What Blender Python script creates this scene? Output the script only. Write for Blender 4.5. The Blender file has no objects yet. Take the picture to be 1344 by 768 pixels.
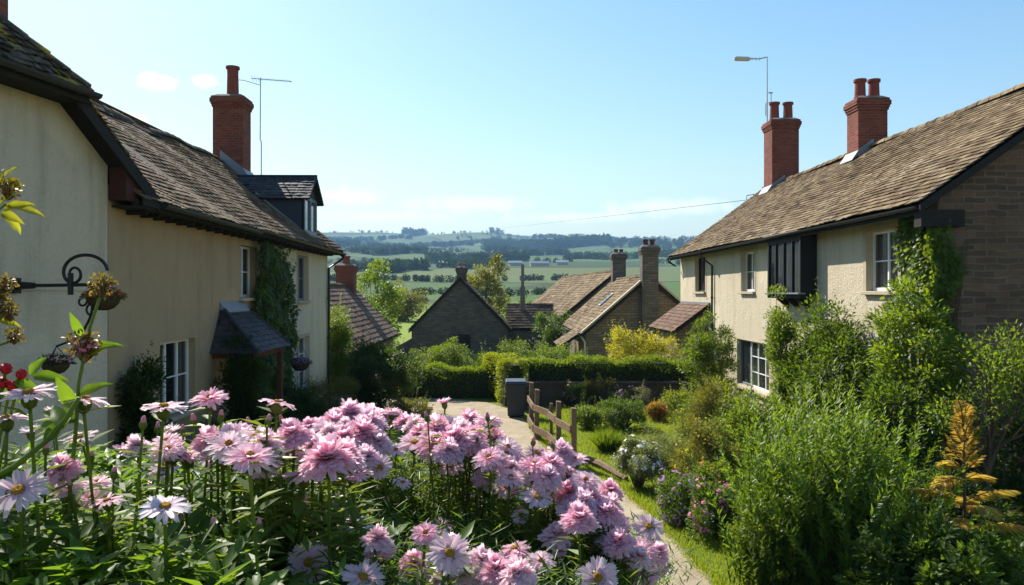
import bpy, math, random
import numpy as np
from mathutils import Vector, Matrix

random.seed(7)
RNG = np.random.default_rng(7)
SC = bpy.context.scene
COL = SC.collection
R = math.radians
PI = math.pi

# ------------------------------------------------------------------ camera
CAM_Z = 3.57
YAW = R(1.069)
FPX = 1045.3
cam = bpy.data.cameras.new('camera')
cam.lens = 28.0
cam.sensor_width = 36.0
cam.clip_start = 0.05
cam.clip_end = 20000
camo = bpy.data.objects.new('camera', cam)
COL.objects.link(camo)
camo.location = (0, 0, CAM_Z)
camo.rotation_euler = (PI / 2, 0, -YAW)
SC.camera = camo


def ratio(px):
    a = (px - 672) / FPX
    return (a * math.cos(YAW) + math.sin(YAW)) / (math.cos(YAW) - a * math.sin(YAW))


def P(px, py, Y):
    """the point seen at photo pixel (px, py) at street depth Y"""
    a = (px - 672) / FPX
    t = Y / (math.cos(YAW) - a * math.sin(YAW))
    return Vector((ratio(px) * Y, Y, CAM_Z + (384 - py) / FPX * t))


def G(px, py, z=0.0):
    """the point of level ground z seen at photo pixel (px, py)"""
    a = (px - 672) / FPX
    t = (CAM_Z - z) * FPX / (py - 384)
    y = t * (math.cos(YAW) - a * math.sin(YAW))
    return Vector((ratio(px) * y, y, z))


# ------------------------------------------------------------------ node helpers
def hexless(c):
    return (c[0], c[1], c[2], 1.0)


class NT:
    def __init__(s, name):
        s.m = bpy.data.materials.new(name)
        s.m.use_nodes = True
        s.t = s.m.node_tree
        s.t.nodes.clear()
        s.out = s.t.nodes.new('ShaderNodeOutputMaterial')

    def n(s, typ, **kw):
        nd = s.t.nodes.new('ShaderNode' + typ)
        for k, v in kw.items():
            if k.startswith('i_'):
                nd.inputs[k[2:].replace('_', ' ')].default_value = v
            else:
                setattr(nd, k, v)
        return nd

    def l(s, a, b):
        s.t.links.new(a, b)

    def ramp(s, fac, stops, interp='LINEAR'):
        r = s.n('ValToRGB')
        cr = r.color_ramp
        cr.interpolation = interp
        while len(cr.elements) > 1:
            cr.elements.remove(cr.elements[-1])
        cr.elements[0].position = stops[0][0]
        cr.elements[0].color = hexless(stops[0][1])
        for p, c in stops[1:]:
            e = cr.elements.new(p)
            e.color = hexless(c)
        s.l(fac, r.inputs[0])
        return r.outputs[0]

    def mix(s, fac, a, b, mode='MIX'):
        m = s.n('Mix', data_type='RGBA', blend_type=mode)
        for sock, v in ((m.inputs[0], fac), (m.inputs[6], a), (m.inputs[7], b)):
            if hasattr(v, 'is_linked'):
                s.l(v, sock)
            elif isinstance(v, (int, float)):
                sock.default_value = v
            else:
                sock.default_value = hexless(v)
        return m.outputs[2]

    def coord(s, kind='Object'):
        return s.n('TexCoord').outputs[kind]

    def pos(s):
        return s.n('NewGeometry').outputs['Position']

    def noise(s, vec, scale, detail=4, rough=0.55, dist=0.0):
        nz = s.n('TexNoise')
        nz.inputs['Scale'].default_value = scale
        nz.inputs['Detail'].default_value = detail
        nz.inputs['Roughness'].default_value = rough
        nz.inputs['Distortion'].default_value = dist
        if vec is not None:
            s.l(vec, nz.inputs['Vector'])
        return nz.outputs['Fac']

    def math(s, op, a, b=0.0):
        m = s.n('Math', operation=op)
        for i, v in enumerate((a, b)):
            if hasattr(v, 'is_linked'):
                s.l(v, m.inputs[i])
            else:
                m.inputs[i].default_value = v
        return m.outputs[0]

    def attr(s, name='rnd'):
        return s.n('Attribute', attribute_name=name).outputs['Fac']

    def bump(s, h, strength=0.3, dist=0.02, normal=None):
        b = s.n('Bump')
        b.inputs['Strength'].default_value = strength
        b.inputs['Distance'].default_value = dist
        s.l(h, b.inputs['Height'])
        if normal is not None:
            s.l(normal, b.inputs['Normal'])
        return b.outputs[0]

    def bsdf(s, col, rough=0.8, spec=0.3, normal=None, metallic=0.0):
        b = s.n('BsdfPrincipled')
        if hasattr(col, 'is_linked'):
            s.l(col, b.inputs['Base Color'])
        else:
            b.inputs['Base Color'].default_value = hexless(col)
        if hasattr(rough, 'is_linked'):
            s.l(rough, b.inputs['Roughness'])
        else:
            b.inputs['Roughness'].default_value = rough
        b.inputs['Specular IOR Level'].default_value = spec
        b.inputs['Metallic'].default_value = metallic
        if normal is not None:
            s.l(normal, b.inputs['Normal'])
        return b.outputs[0]

    def done(s, shader):
        s.l(shader, s.out.inputs['Surface'])
        return s.m


def mat_plain(name, col, rough=0.7, spec=0.3, var=0.15, scale=6.0, bump=0.0, metallic=0.0):
    t = NT(name)
    nz = t.noise(t.pos(), scale)
    c = t.mix(nz, [x * (1 - var) for x in col], [min(1, x * (1 + var)) for x in col])
    nrm = t.bump(t.noise(t.pos(), scale * 9), bump, 0.01) if bump else None
    return t.done(t.bsdf(c, rough, spec, nrm, metallic))


def mat_stucco(name, col, stain=(0.25, 0.21, 0.15), cell=22.0, strength=0.5):
    t = NT(name)
    p = t.pos()
    big = t.noise(p, 0.6, 5, 0.6)
    c = t.mix(t.math('MULTIPLY', big, 0.55), col, [x * 0.72 for x in col])
    fine = t.noise(p, 38, 3)
    c = t.mix(t.math('MULTIPLY', fine, 0.25), c, [x * 0.6 for x in col])
    mp = t.n('Mapping')
    mp.inputs['Scale'].default_value = (1.6, 1.6, 0.22)
    t.l(p, mp.inputs['Vector'])
    st = t.noise(mp.outputs[0], 1.5, 6, 0.65)
    stf = t.ramp(st, [(0.5, (0, 0, 0)), (0.75, (0.5, 0.5, 0.5))])
    c = t.mix(stf, c, stain)
    # damp splash zone low on the wall
    sep = t.n('SeparateXYZ')
    t.l(p, sep.inputs[0])
    low = t.n('MapRange')
    low.inputs['From Min'].default_value = 0.9
    low.inputs['From Max'].default_value = 0.05
    low.inputs['To Max'].default_value = 0.5
    t.l(t.math('SUBTRACT', sep.outputs[2], t.math('MULTIPLY', big, 0.8)), low.inputs['Value'])
    c = t.mix(low.outputs[0], c, stain)
    # rain streaks under the eaves, hairline cracks, patched areas
    mp2 = t.n('Mapping')
    mp2.inputs['Scale'].default_value = (2.2, 2.2, 0.25)
    t.l(p, mp2.inputs['Vector'])
    hi = t.n('MapRange')
    hi.inputs['From Min'].default_value = 3.4
    hi.inputs['From Max'].default_value = 5.2
    hi.inputs['To Max'].default_value = 0.32
    t.l(sep.outputs[2], hi.inputs['Value'])
    sk = t.ramp(t.noise(mp2.outputs[0], 1.2, 6, 0.65, 0.6), [(0.5, (0, 0, 0)), (0.72, (1, 1, 1))])
    c = t.mix(t.math('MULTIPLY', sk, hi.outputs[0]), c, [x * 0.7 for x in stain])
    ck = t.ramp(t.noise(p, 0.9, 9, 0.72, 0.4), [(0.495, (0, 0, 0)), (0.5, (0.3, 0.3, 0.3)), (0.505, (0, 0, 0))])
    c = t.mix(ck, c, [x * 0.5 for x in stain])
    pt = t.ramp(t.noise(p, 0.45, 2, 0.4), [(0.57, (0, 0, 0)), (0.585, (0.35, 0.35, 0.35))])
    c = t.mix(pt, c, [min(1, x * 1.12) for x in col])
    vor = t.n('TexVoronoi', feature='SMOOTH_F1')
    vor.inputs['Scale'].default_value = cell
    t.l(p, vor.inputs['Vector'])
    h = t.math('ADD', vor.outputs['Distance'], t.math('MULTIPLY', t.noise(p, 60, 3), 0.8))
    h = t.math('ADD', h, t.math('MULTIPLY', t.noise(p, 3, 3), 1.6))
    return t.done(t.bsdf(c, 0.92, 0.15, t.bump(h, strength, 0.02)))


def mat_brick(name, c1, c2, mortar, bw=0.225, bh=0.075, ms=0.01, bump=0.5, grime=(0.03, 0.025, 0.02), grimef=0.5, dist=0.0, big=0.9):
    t = NT(name)
    uv = t.coord('UV')
    if dist:
        nz = t.n('TexNoise')
        nz.inputs['Scale'].default_value = 2.2
        nz.inputs['Detail'].default_value = 3
        t.l(uv, nz.inputs['Vector'])
        vm = t.n('VectorMath', operation='SCALE')
        sb = t.n('VectorMath', operation='SUBTRACT')
        t.l(nz.outputs['Color'], sb.inputs[0])
        sb.inputs[1].default_value = (0.5, 0.5, 0.5)
        t.l(sb.outputs[0], vm.inputs[0])
        vm.inputs['Scale'].default_value = dist
        ad = t.n('VectorMath', operation='ADD')
        t.l(uv, ad.inputs[0])
        t.l(vm.outputs[0], ad.inputs[1])
        uv = ad.outputs[0]
    b = t.n('TexBrick')
    b.offset = 0.5
    b.inputs['Color1'].default_value = hexless(c1)
    b.inputs['Color2'].default_value = hexless(c2)
    b.inputs['Mortar'].default_value = hexless(mortar)
    b.inputs['Scale'].default_value = 1.0
    b.inputs['Brick Width'].default_value = bw
    b.inputs['Row Height'].default_value = bh
    b.inputs['Mortar Size'].default_value = ms
    b.inputs['Mortar Smooth'].default_value = 0.4
    t.l(uv, b.inputs['Vector'])
    # random per-course tint
    p = t.pos()
    mp = t.n('Mapping')
    mp.inputs['Scale'].default_value = (1.2, 1.2, 5.0)
    t.l(p, mp.inputs['Vector'])
    n1 = t.noise(mp.outputs[0], 1.6, 5, 0.7)
    c = t.mix(t.math('MULTIPLY', n1, big), b.outputs['Color'], [x * 0.45 for x in c2])
    g = t.ramp(t.noise(p, 1.1, 6, 0.65), [(0.45, (0, 0, 0)), (0.75, (grimef,) * 3)])
    c = t.mix(g, c, grime)
    c = t.mix(t.math('MULTIPLY', t.noise(p, 45, 3), 0.4), c, [x * 0.5 for x in c1])
    h = t.math('ADD', t.math('MULTIPLY', b.outputs['Fac'], -1.0), t.math('MULTIPLY', t.noise(p, 30, 4), 0.7))
    return t.done(t.bsdf(c, 0.9, 0.2, t.bump(h, bump, 0.015)))


def mat_tile(name, cols, moss=(0.12, 0.11, 0.02), mossf=0.3, lichen=(0.4, 0.35, 0.26), rough=0.93):
    t = NT(name)
    r = t.attr('rnd')
    n = len(cols)
    c = t.ramp(r, [(i / max(1, n - 1), k) for i, k in enumerate(cols)])
    p = t.pos()
    c = t.mix(t.math('MULTIPLY', t.noise(p, 0.5, 5, 0.65), 0.6), c, [x * 0.55 for x in cols[0]])
    lf = t.ramp(t.math('ADD', t.math('MULTIPLY', t.noise(p, 7, 5, 0.7), 0.6), t.math('MULTIPLY', t.noise(p, 0.9, 3, 0.6), 0.4)), [(0.53, (0, 0, 0)), (0.66, (0.65, 0.65, 0.65))])
    c = t.mix(lf, c, lichen)
    mf = t.ramp(t.noise(p, 1.7, 6, 0.7), [(0.55, (0, 0, 0)), (0.68, (mossf,) * 3)])
    c = t.mix(mf, c, moss)
    h = t.noise(p, 40, 4)
    return t.done(t.bsdf(c, rough, 0.08, t.bump(h, 0.4, 0.01)))


def mat_leaf(name, c1, c2, c3=None, trans=0.34, tcol=None, rough=0.45, spec=0.22, patch=None, patchf=0.0, dk=0.66):
    t = NT(name)
    r = t.attr('rnd')
    c3 = c3 or c2
    c = t.ramp(r, [(0.0, c1), (0.6, c2), (1.0, c3)])
    if patch:
        pf = t.ramp(t.noise(t.pos(), 2.2, 3), [(0.5, (0, 0, 0)), (0.62, (patchf,) * 3)])
        c = t.mix(pf, c, patch)
    tc = t.mix(0.7, c, tcol or [min(1, c3[0] * 3.0), min(1, c3[1] * 2.7), c3[2] * 0.7])
    d = t.bsdf(t.mix(1.0, c, (dk, dk, dk), 'MULTIPLY'), rough, spec)
    tr = t.n('BsdfTranslucent')
    t.l(tc, tr.inputs['Color'])
    mx = t.n('MixShader')
    mx.inputs[0].default_value = trans
    t.l(d, mx.inputs[1])
    t.l(tr.outputs[0], mx.inputs[2])
    return t.done(mx.outputs[0])


def mat_petal(name, deep, pale, trans=0.35):
    t = NT(name)
    al = t.attr('along')
    rnd = t.n('ObjectInfo').outputs['Random']
    c = t.ramp(al, [(0.0, deep), (0.35, [a * 0.4 + b * 0.6 for a, b in zip(deep, pale)]), (1.0, pale)])
    c = t.mix(t.math('MULTIPLY', rnd, 0.35), c, deep)
    w = t.n('TexWave')
    w.inputs['Scale'].default_value = 90
    w.inputs['Distortion'].default_value = 3
    t.l(t.coord('Object'), w.inputs['Vector'])
    c = t.mix(t.math('MULTIPLY', w.outputs['Fac'], 0.12), c, deep)
    d = t.bsdf(c, 0.55, 0.25)
    tr = t.n('BsdfTranslucent')
    t.l(c, tr.inputs['Color'])
    mx = t.n('MixShader')
    mx.inputs[0].default_value = trans
    t.l(d, mx.inputs[1])
    t.l(tr.outputs[0], mx.inputs[2])
    return t.done(mx.outputs[0])


def mat_glass(name, tint=(0.02, 0.025, 0.03), tr=0.35):
    t = NT(name)
    p = t.pos()
    gl = t.bsdf(tint, 0.04, 0.9, t.bump(t.noise(p, 1.3, 2), 0.06, 0.05))
    tp = t.n('BsdfTransparent')
    mx = t.n('MixShader')
    mx.inputs[0].default_value = tr
    t.l(gl, mx.inputs[1])
    t.l(tp.outputs[0], mx.inputs[2])
    return t.done(mx.outputs[0])


def mat_wood(name, c1, c2, scale=3.0):
    t = NT(name)
    p = t.pos()
    mp = t.n('Mapping')
    mp.inputs['Scale'].default_value = (8, 1.0, 8)
    t.l(p, mp.inputs['Vector'])
    f = t.noise(mp.outputs[0], scale, 6, 0.7, 0.8)
    c = t.ramp(f, [(0.3, c1), (0.7, c2)])
    c = t.mix(t.math('MULTIPLY', t.noise(p, 2.0, 4), 0.5), c, [x * 0.5 for x in c1])
    return t.done(t.bsdf(c, 0.85, 0.2, t.bump(f, 0.5, 0.01)))


# ------------------------------------------------------------------ object helpers
ORG = {}


def _lnk(o):
    COL.objects.link(o)
    return o


def tag(o, label=None, cat=None, group=None, kind=None):
    if label:
        o['label'] = label
    if cat:
        o['category'] = cat
    if group:
        o['group'] = group
    if kind:
        o['kind'] = kind
    return o


def thing(name, label, cat, loc, group=None):
    o = _lnk(bpy.data.objects.new(name, None))
    o.empty_display_size = 0.2
    o.location = loc
    ORG[o.name] = Vector(loc)
    return tag(o, label, cat, group)


def finish(o, parent, loc):
    """link; the mesh is in world coordinates until here"""
    _lnk(o)
    org = ORG[parent.name] if parent else Vector(loc or (0, 0, 0))
    if org.length > 0:
        o.data.transform(Matrix.Translation(-org))
    if parent:
        o.parent = parent
    else:
        o.location = org
    ORG[o.name] = org
    return o


def box_uv(me):
    uvl = me.uv_layers.new(name='UVMap')
    nl = len(me.loops)
    co = np.empty(len(me.vertices) * 3)
    me.vertices.foreach_get('co', co)
    co = co.reshape(-1, 3)
    vi = np.empty(nl, dtype=np.int32)
    me.loops.foreach_get('vertex_index', vi)
    npoly = len(me.polygons)
    nr = np.empty(npoly * 3)
    me.polygons.foreach_get('normal', nr)
    nr = nr.reshape(-1, 3)
    tot = np.empty(npoly, dtype=np.int32)
    me.polygons.foreach_get('loop_total', tot)
    fn = np.repeat(nr, tot, axis=0)
    c = co[vi]
    ax = np.abs(fn)
    uv = np.empty((nl, 2))
    hor = ax[:, 2] > 0.75
    # horizontal tangent of each face
    tx = -fn[:, 1]
    ty = fn[:, 0]
    ln = np.sqrt(tx * tx + ty * ty) + 1e-9
    uv[:, 0] = (c[:, 0] * tx + c[:, 1] * ty) / ln
    uv[:, 1] = c[:, 2] / np.maximum(0.2, np.sqrt(np.maximum(1e-6, 1 - fn[:, 2] ** 2)))
    uv[hor] = c[hor][:, :2]
    uvl.data.foreach_set('uv', uv.ravel())


class MB:
    def __init__(s, M=None):
        s.v, s.f, s.r, s.mi = [], [], [], []
        s.M = M

    def add(s, verts, faces, rnd=0.5, mi=0):
        b = len(s.v)
        if s.M is not None:
            s.v.extend([tuple(s.M @ Vector(p)) for p in verts])
        else:
            s.v.extend([tuple(p) for p in verts])
        for f in faces:
            s.f.append([i + b for i in f])
            s.r.append(rnd)
            s.mi.append(mi)
        return s

    def box(s, a, b, rnd=0.5, mi=0, M=None):
        x0, y0, z0 = a
        x1, y1, z1 = b
        vs = [(x0, y0, z0), (x1, y0, z0), (x1, y1, z0), (x0, y1, z0), (x0, y0, z1), (x1, y0, z1), (x1, y1, z1), (x0, y1, z1)]
        if M is not None:
            vs = [M @ Vector(p) for p in vs]
        return s.add(vs, [(0, 3, 2, 1), (4, 5, 6, 7), (0, 1, 5, 4), (1, 2, 6, 5), (2, 3, 7, 6), (3, 0, 4, 7)], rnd, mi)

    def prism(s, poly, y0, y1, rnd=0.5, mi=0):
        """poly in local (x, z), extruded from y0 to y1"""
        n = len(poly)
        vs = [(p[0], y0, p[1]) for p in poly] + [(p[0], y1, p[1]) for p in poly]
        fs = [list(range(n)), list(range(2 * n - 1, n - 1, -1))]
        for i in range(n):
            j = (i + 1) % n
            fs.append((i, i + n, j + n, j))
        return s.add(vs, fs, rnd, mi)

    def hexa(s, bot, top, rnd=0.5, mi=0):
        """solid between two polygons with the same number of corners"""
        n = len(bot)
        fs = [list(range(n - 1, -1, -1)), list(range(n, 2 * n))]
        for i in range(n):
            j = (i + 1) % n
            fs.append((i, j, j + n, i + n))
        return s.add(list(bot) + list(top), fs, rnd, mi)

    def tube(s, path, rad, n=8, rnd=0.5, mi=0, cap=True):
        path = [Vector(p) for p in path]
        if isinstance(rad, (int, float)):
            rad = [rad] * len(path)
        vs = []
        up = None
        for i, p in enumerate(path):
            d = (path[min(i + 1, len(path) - 1)] - path[max(i - 1, 0)])
            if d.length < 1e-9:
                d = Vector((0, 0, 1))
            d.normalize()
            if up is None:
                up = Vector((0, 0, 1)) if abs(d.z) < 0.9 else Vector((1, 0, 0))
            u = d.cross(up)
            if u.length < 1e-6:
                u = d.cross(Vector((0.3, 1, 0.2)))
            u.normalize()
            w = u.cross(d)
            up = w
            for k in range(n):
                a = 2 * PI * k / n
                vs.append(p + (u * math.cos(a) + w * math.sin(a)) * rad[i])
        fs = []
        for i in range(len(path) - 1):
            for k in range(n):
                k2 = (k + 1) % n
                fs.append((i * n + k, i * n + k2, (i + 1) * n + k2, (i + 1) * n + k))
        if cap:
            fs.append(list(range(n - 1, -1, -1)))
            m = (len(path) - 1) * n
            fs.append(list(range(m, m + n)))
        return s.add(vs, fs, rnd, mi)

    def lathe(s, prof, c, n=16, rnd=0.5, mi=0, M=None):
        vs, fs = [], []
        for r, z in prof:
            for k in range(n):
                a = 2 * PI * k / n
                p = Vector((r * math.cos(a), r * math.sin(a), z))
                vs.append((M @ p if M else p) + Vector(c))
        m = len(prof)
        for i in range(m - 1):
            for k in range(n):
                k2 = (k + 1) % n
                fs.append((i * n + k, i * n + k2, (i + 1) * n + k2, (i + 1) * n + k))
        fs.append(list(range(n - 1, -1, -1)))
        fs.append(list(range((m - 1) * n, m * n)))
        return s.add(vs, fs, rnd, mi)

    def build(s, name, mat, parent=None, loc=None, smooth=False, bevel=0.0, label=None, uv=True):
        me = bpy.data.meshes.new(name)
        me.from_pydata(s.v, [], s.f)
        for m in (mat if isinstance(mat, (list, tuple)) else [mat]):
            me.materials.append(m)
        at = me.attributes.new('rnd', 'FLOAT', 'FACE')
        at.data.foreach_set('value', s.r)
        me.polygons.foreach_set('material_index', s.mi)
        me.update()
        if uv:
            box_uv(me)
        if smooth:
            me.polygons.foreach_set('use_smooth', [True] * len(me.polygons))
        o = bpy.data.objects.new(name, me)
        finish(o, parent, loc)
        if bevel:
            b = o.modifiers.new('bevel', 'BEVEL')
            b.width = bevel
            b.segments = 2
            b.limit_method = 'ANGLE'
            b.angle_limit = R(50)
        if label:
            o['label'] = label
        return o


# ------------------------------------------------------------------ leaf scatter
def tpl(kind):
    """leaf templates: along +x, face normal +z; unit length"""
    if kind == 'rhomb':
        v = [(0, 0, 0), (0.45, 0.28, 0.07), (1, 0, -0.06), (0.45, -0.28, 0.07)]
        f = [(0, 2, 1), (0, 3, 2)]
    elif kind == 'leaf':
        v = [(0, 0, 0), (0.3, 0.2, 0.05), (0.3, 0, 0.0), (0.3, -0.2, 0.05), (0.68, 0.16, 0.02), (0.68, 0, -0.03), (0.68, -0.16, 0.02), (1, 0, -0.13)]
        f = [(0, 2, 1), (0, 3, 2), (1, 2, 5, 4), (2, 3, 6, 5), (4, 5, 7), (5, 6, 7)]
    elif kind == 'lance':
        v = [(0, 0, 0), (0.4, 0.085, 0.03), (1, 0, -0.1), (0.4, -0.085, 0.03)]
        f = [(0, 2, 1), (0, 3, 2)]
    elif kind == 'needle':
        v = [(0, 0, 0), (0.5, 0.045, 0.03), (1, 0, 0.0), (0.5, -0.045, 0.03)]
        f = [(0, 2, 1), (0, 3, 2)]
    elif kind == 'ivy':
        v = [(0, 0, 0), (0.15, 0.36, 0.03), (0.45, 0.2, 0.05), (0.55, 0.42, 0.0), (1, 0, -0.08), (0.55, -0.42, 0.0), (0.45, -0.2, 0.05), (0.15, -0.36, 0.03)]
        f = [(0, 2, 1), (0, 4, 3, 2), (0, 6, 5, 4), (0, 7, 6)]
    elif kind == 'blade':
        v = [(0, 0.03, 0), (0, -0.03, 0), (0.55, -0.02, 0.03), (0.55, 0.02, 0.03), (1, 0, -0.06)]
        f = [(0, 1, 2, 3), (3, 2, 4)]
    elif kind == 'star':
        v = [(0, 0, 0.1)]
        for k in range(10):
            r = 0.5 if k % 2 == 0 else 0.27
            v.append((r * math.cos(k * PI / 5), r * math.sin(k * PI / 5), 0.0))
        f = [(0, 1 + k, 1 + (k + 1) % 10) for k in range(10)]
    return np.array(v, dtype=float), f


TPL = {k: tpl(k) for k in ('rhomb', 'leaf', 'lance', 'needle', 'ivy', 'blade', 'star')}


def nrmz(a):
    return a / (np.linalg.norm(a, axis=-1, keepdims=True) + 1e-9)


def scatter_arrays(kind, pos, d, n, size, width=1.0):
    v, f = TPL[kind]
    d = nrmz(d)
    y = nrmz(np.cross(n, d))
    z = np.cross(d, y)
    size = np.broadcast_to(size, (len(pos),))
    L = v * np.array([1, width, 1])
    V = pos[:, None, :] + size[:, None, None] * (L[None, :, 0:1] * d[:, None, :] + L[None, :, 1:2] * y[:, None, :] + L[None, :, 2:3] * z[:, None, :])
    return V.reshape(-1, 3), f, len(v)


def mesh_from_scatter(name, sets, mats, smooth=False):
    """sets: list of (kind,pos,dir,normal,size,width,matindex,rnd or None)"""
    VV, LV, LT, MI, RN = [], [], [], [], []
    base = 0
    for kind, pos, d, n, size, width, mi, rnd in sets:
        if len(pos) == 0:
            continue
        V, f, k = scatter_arrays(kind, pos, d, n, size, width)
        N = len(pos)
        off = base + np.arange(N, dtype=np.int64)[:, None] * k
        lv1 = np.concatenate([np.array(x) for x in f])
        LV.append((off + lv1[None, :]).ravel())
        LT.append(np.tile(np.array([len(x) for x in f]), N))
        MI.append(np.full(N * len(f), mi))
        if rnd is None:
            rnd = RNG.random(N)
        RN.append(np.repeat(rnd, len(f)))
        VV.append(V)
        base += len(V)
    V = np.concatenate(VV)
    LV = np.concatenate(LV).astype(np.int32)
    LT = np.concatenate(LT).astype(np.int32)
    MI = np.concatenate(MI).astype(np.int32)
    RN = np.concatenate(RN).astype(np.float32)
    me = bpy.data.meshes.new(name)
    me.vertices.add(len(V))
    me.vertices.foreach_set('co', V.astype(np.float32).ravel())
    me.loops.add(len(LV))
    me.loops.foreach_set('vertex_index', LV)
    me.polygons.add(len(LT))
    ls = np.zeros(len(LT), dtype=np.int32)
    ls[1:] = np.cumsum(LT)[:-1]
    me.polygons.foreach_set('loop_start', ls)
    me.polygons.foreach_set('material_index', MI)
    me.update(calc_edges=True)
    at = me.attributes.new('rnd', 'FLOAT', 'FACE')
    at.data.foreach_set('value', RN)
    for m in mats:
        me.materials.append(m)
    if smooth:
        me.polygons.foreach_set('use_smooth', np.ones(len(LT), dtype=bool))
    return me


def leaf_object(name, sets, mats, parent=None, loc=None, smooth=False):
    o = bpy.data.objects.new(name, mesh_from_scatter(name, sets, mats, smooth))
    return finish(o, parent, loc)


def rdir(n):
    return nrmz(RNG.normal(size=(n, 3)))


def clump_leaves(centers, radii, per, out_from, up=0.35, flat=1.0):
    """leaf positions and directions for a set of clumps"""
    n = len(centers)
    c = np.repeat(centers, per, axis=0)
    rr = np.repeat(radii, per)
    q = rdir(n * per) * (RNG.random(n * per)[:, None] ** 0.45)
    q[:, 2] *= flat
    pos = c + q * rr[:, None]
    d = nrmz(q * 0.9 + nrmz(pos - out_from) * 0.5 + rdir(n * per) * 0.55 + np.array([0, 0, up * 0.3]))
    nn = nrmz(rdir(n * per) * 0.7 + nrmz(pos - out_from) * 0.6 + np.array([0, 0, 0.6]))
    return pos, d, nn


def bush(name, label, cat, loc, size, mat, ncl=40, clr=0.22, per=120, leaf='leaf', ll=0.07, width=1.0, group=None,
         stems=True, bark=None, bloom=None, lean=(0, 0), low=0.0, flat=0.8, sprigs=0.9):
    """size=(rx, ry, height): leafy bush standing at loc"""
    loc = Vector(loc)
    rx, ry, h = size
    root = thing(name, label, cat, loc, group)
    d = rdir(ncl * 3)
    d = d[d[:, 2] > -0.75][:ncl]
    m = len(d)
    rad = 0.5 + 0.5 * RNG.random(m) ** 0.6
    wob = 1 + 0.2 * np.sin(d[:, 0] * 4.1 + loc.x * 3) + 0.18 * np.cos(d[:, 1] * 5.3 + d[:, 2] * 3 + loc.y * 2)
    c = d * (rad * wob)[:, None]
    zc = h * 0.5 * (1 + c[:, 2])
    cc = np.stack([loc.x + c[:, 0] * rx + lean[0] * zc, loc.y + c[:, 1] * ry + lean[1] * zc, loc.z + np.maximum(zc, clr * 0.5 + low)], axis=1)
    rr = clr * (0.65 + 0.7 * RNG.random(m))
    ctr = np.array([loc.x, loc.y, loc.z + h * 0.4])
    per = int(per * 1.7)
    pos, dd, nn = clump_leaves(cc, rr, per, ctr, flat=flat)
    keep = pos[:, 2] > loc.z + 0.01
    pos, dd, nn = pos[keep], dd[keep], nn[keep]
    crnd = np.repeat(RNG.random(m), per)[keep] * 0.55 + RNG.random(len(pos)) * 0.45
    sets = [(leaf, pos, dd, nn, ll * (0.6 + 0.7 * RNG.random(len(pos))), width, 0, crnd)]
    # loose sprigs that break the outline
    ns, per2 = int(m * sprigs), 22
    if ns:
        k = RNG.integers(0, m, ns)
        od = nrmz(cc[k] - ctr) * 0.7 + np.array([0, 0, 0.75]) + rdir(ns) * 0.35
        od = nrmz(od)
        ln = clr * (1.1 + 1.5 * RNG.random(ns))
        st = cc[k] + od * (rr[k] * 0.3)[:, None]
        t_ = RNG.random((ns, per2))
        ps = st[:, None, :] + od[:, None, :] * (ln[:, None] * t_)[:, :, None] + RNG.normal(size=(ns, per2, 3)) * ll * 0.12
        sd_ = nrmz(np.cross(od[:, None, :] + 0 * ps, rdir(ns * per2).reshape(ns, per2, 3)))
        d2 = nrmz(od[:, None, :] * 0.6 + sd_ * 0.9)
        n2 = nrmz(od[:, None, :] * 0.9 - sd_ * 0.4 + RNG.normal(size=(ns, per2, 3)) * 0.3)
        ps, d2, n2 = ps.reshape(-1, 3), d2.reshape(-1, 3), n2.reshape(-1, 3)
        ok = ps[:, 2] > loc.z + 0.02
        sets.append((leaf, ps[ok], d2[ok], n2[ok], (ll * (0.5 + 0.6 * RNG.random(ns * per2)) * (1.15 - 0.55 * t_.ravel()))[ok], width, 0, None))
    leaf_object('foliage', sets, [mat], root)
    if stems:
        mb = MB()
        for k in range(min(m, 26)):
            t = Vector(cc[k])
            b = loc + Vector((random.uniform(-1, 1) * rx * 0.15, random.uniform(-1, 1) * ry * 0.15, 0))
            mid = b.lerp(t, 0.5) + Vector((random.uniform(-.06, .06), random.uniform(-.06, .06), h * 0.06))
            mb.tube([b, mid, t], [0.012 + 0.004 * h, 0.008 + 0.002 * h, 0.004], 5)
        mb.build('stem', bark or M_BARK, root, uv=False)
    if bloom:
        bm_, cnt, bs, nm = bloom
        sel = RNG.integers(0, m, cnt * 2)
        dirs = nrmz(rdir(cnt * 2) * 0.55 + nrmz(cc[sel] - ctr) + np.array([0, -0.25, 0.35]))
        bp = cc[sel] + dirs * (rr[sel] * 1.02)[:, None]
        ok = bp[:, 2] > loc.z + 0.08
        bp, dirs = bp[ok][:cnt], dirs[ok][:cnt]
        tang = nrmz(np.cross(dirs, rdir(len(bp))))
        ob = leaf_object(nm, [('star', bp, tang, dirs, bs * (0.6 + 0.8 * RNG.random(len(bp))), 1.0, 0, None)], [bm_], root)
        ob['kind'] = 'stuff'
    return root


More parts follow.
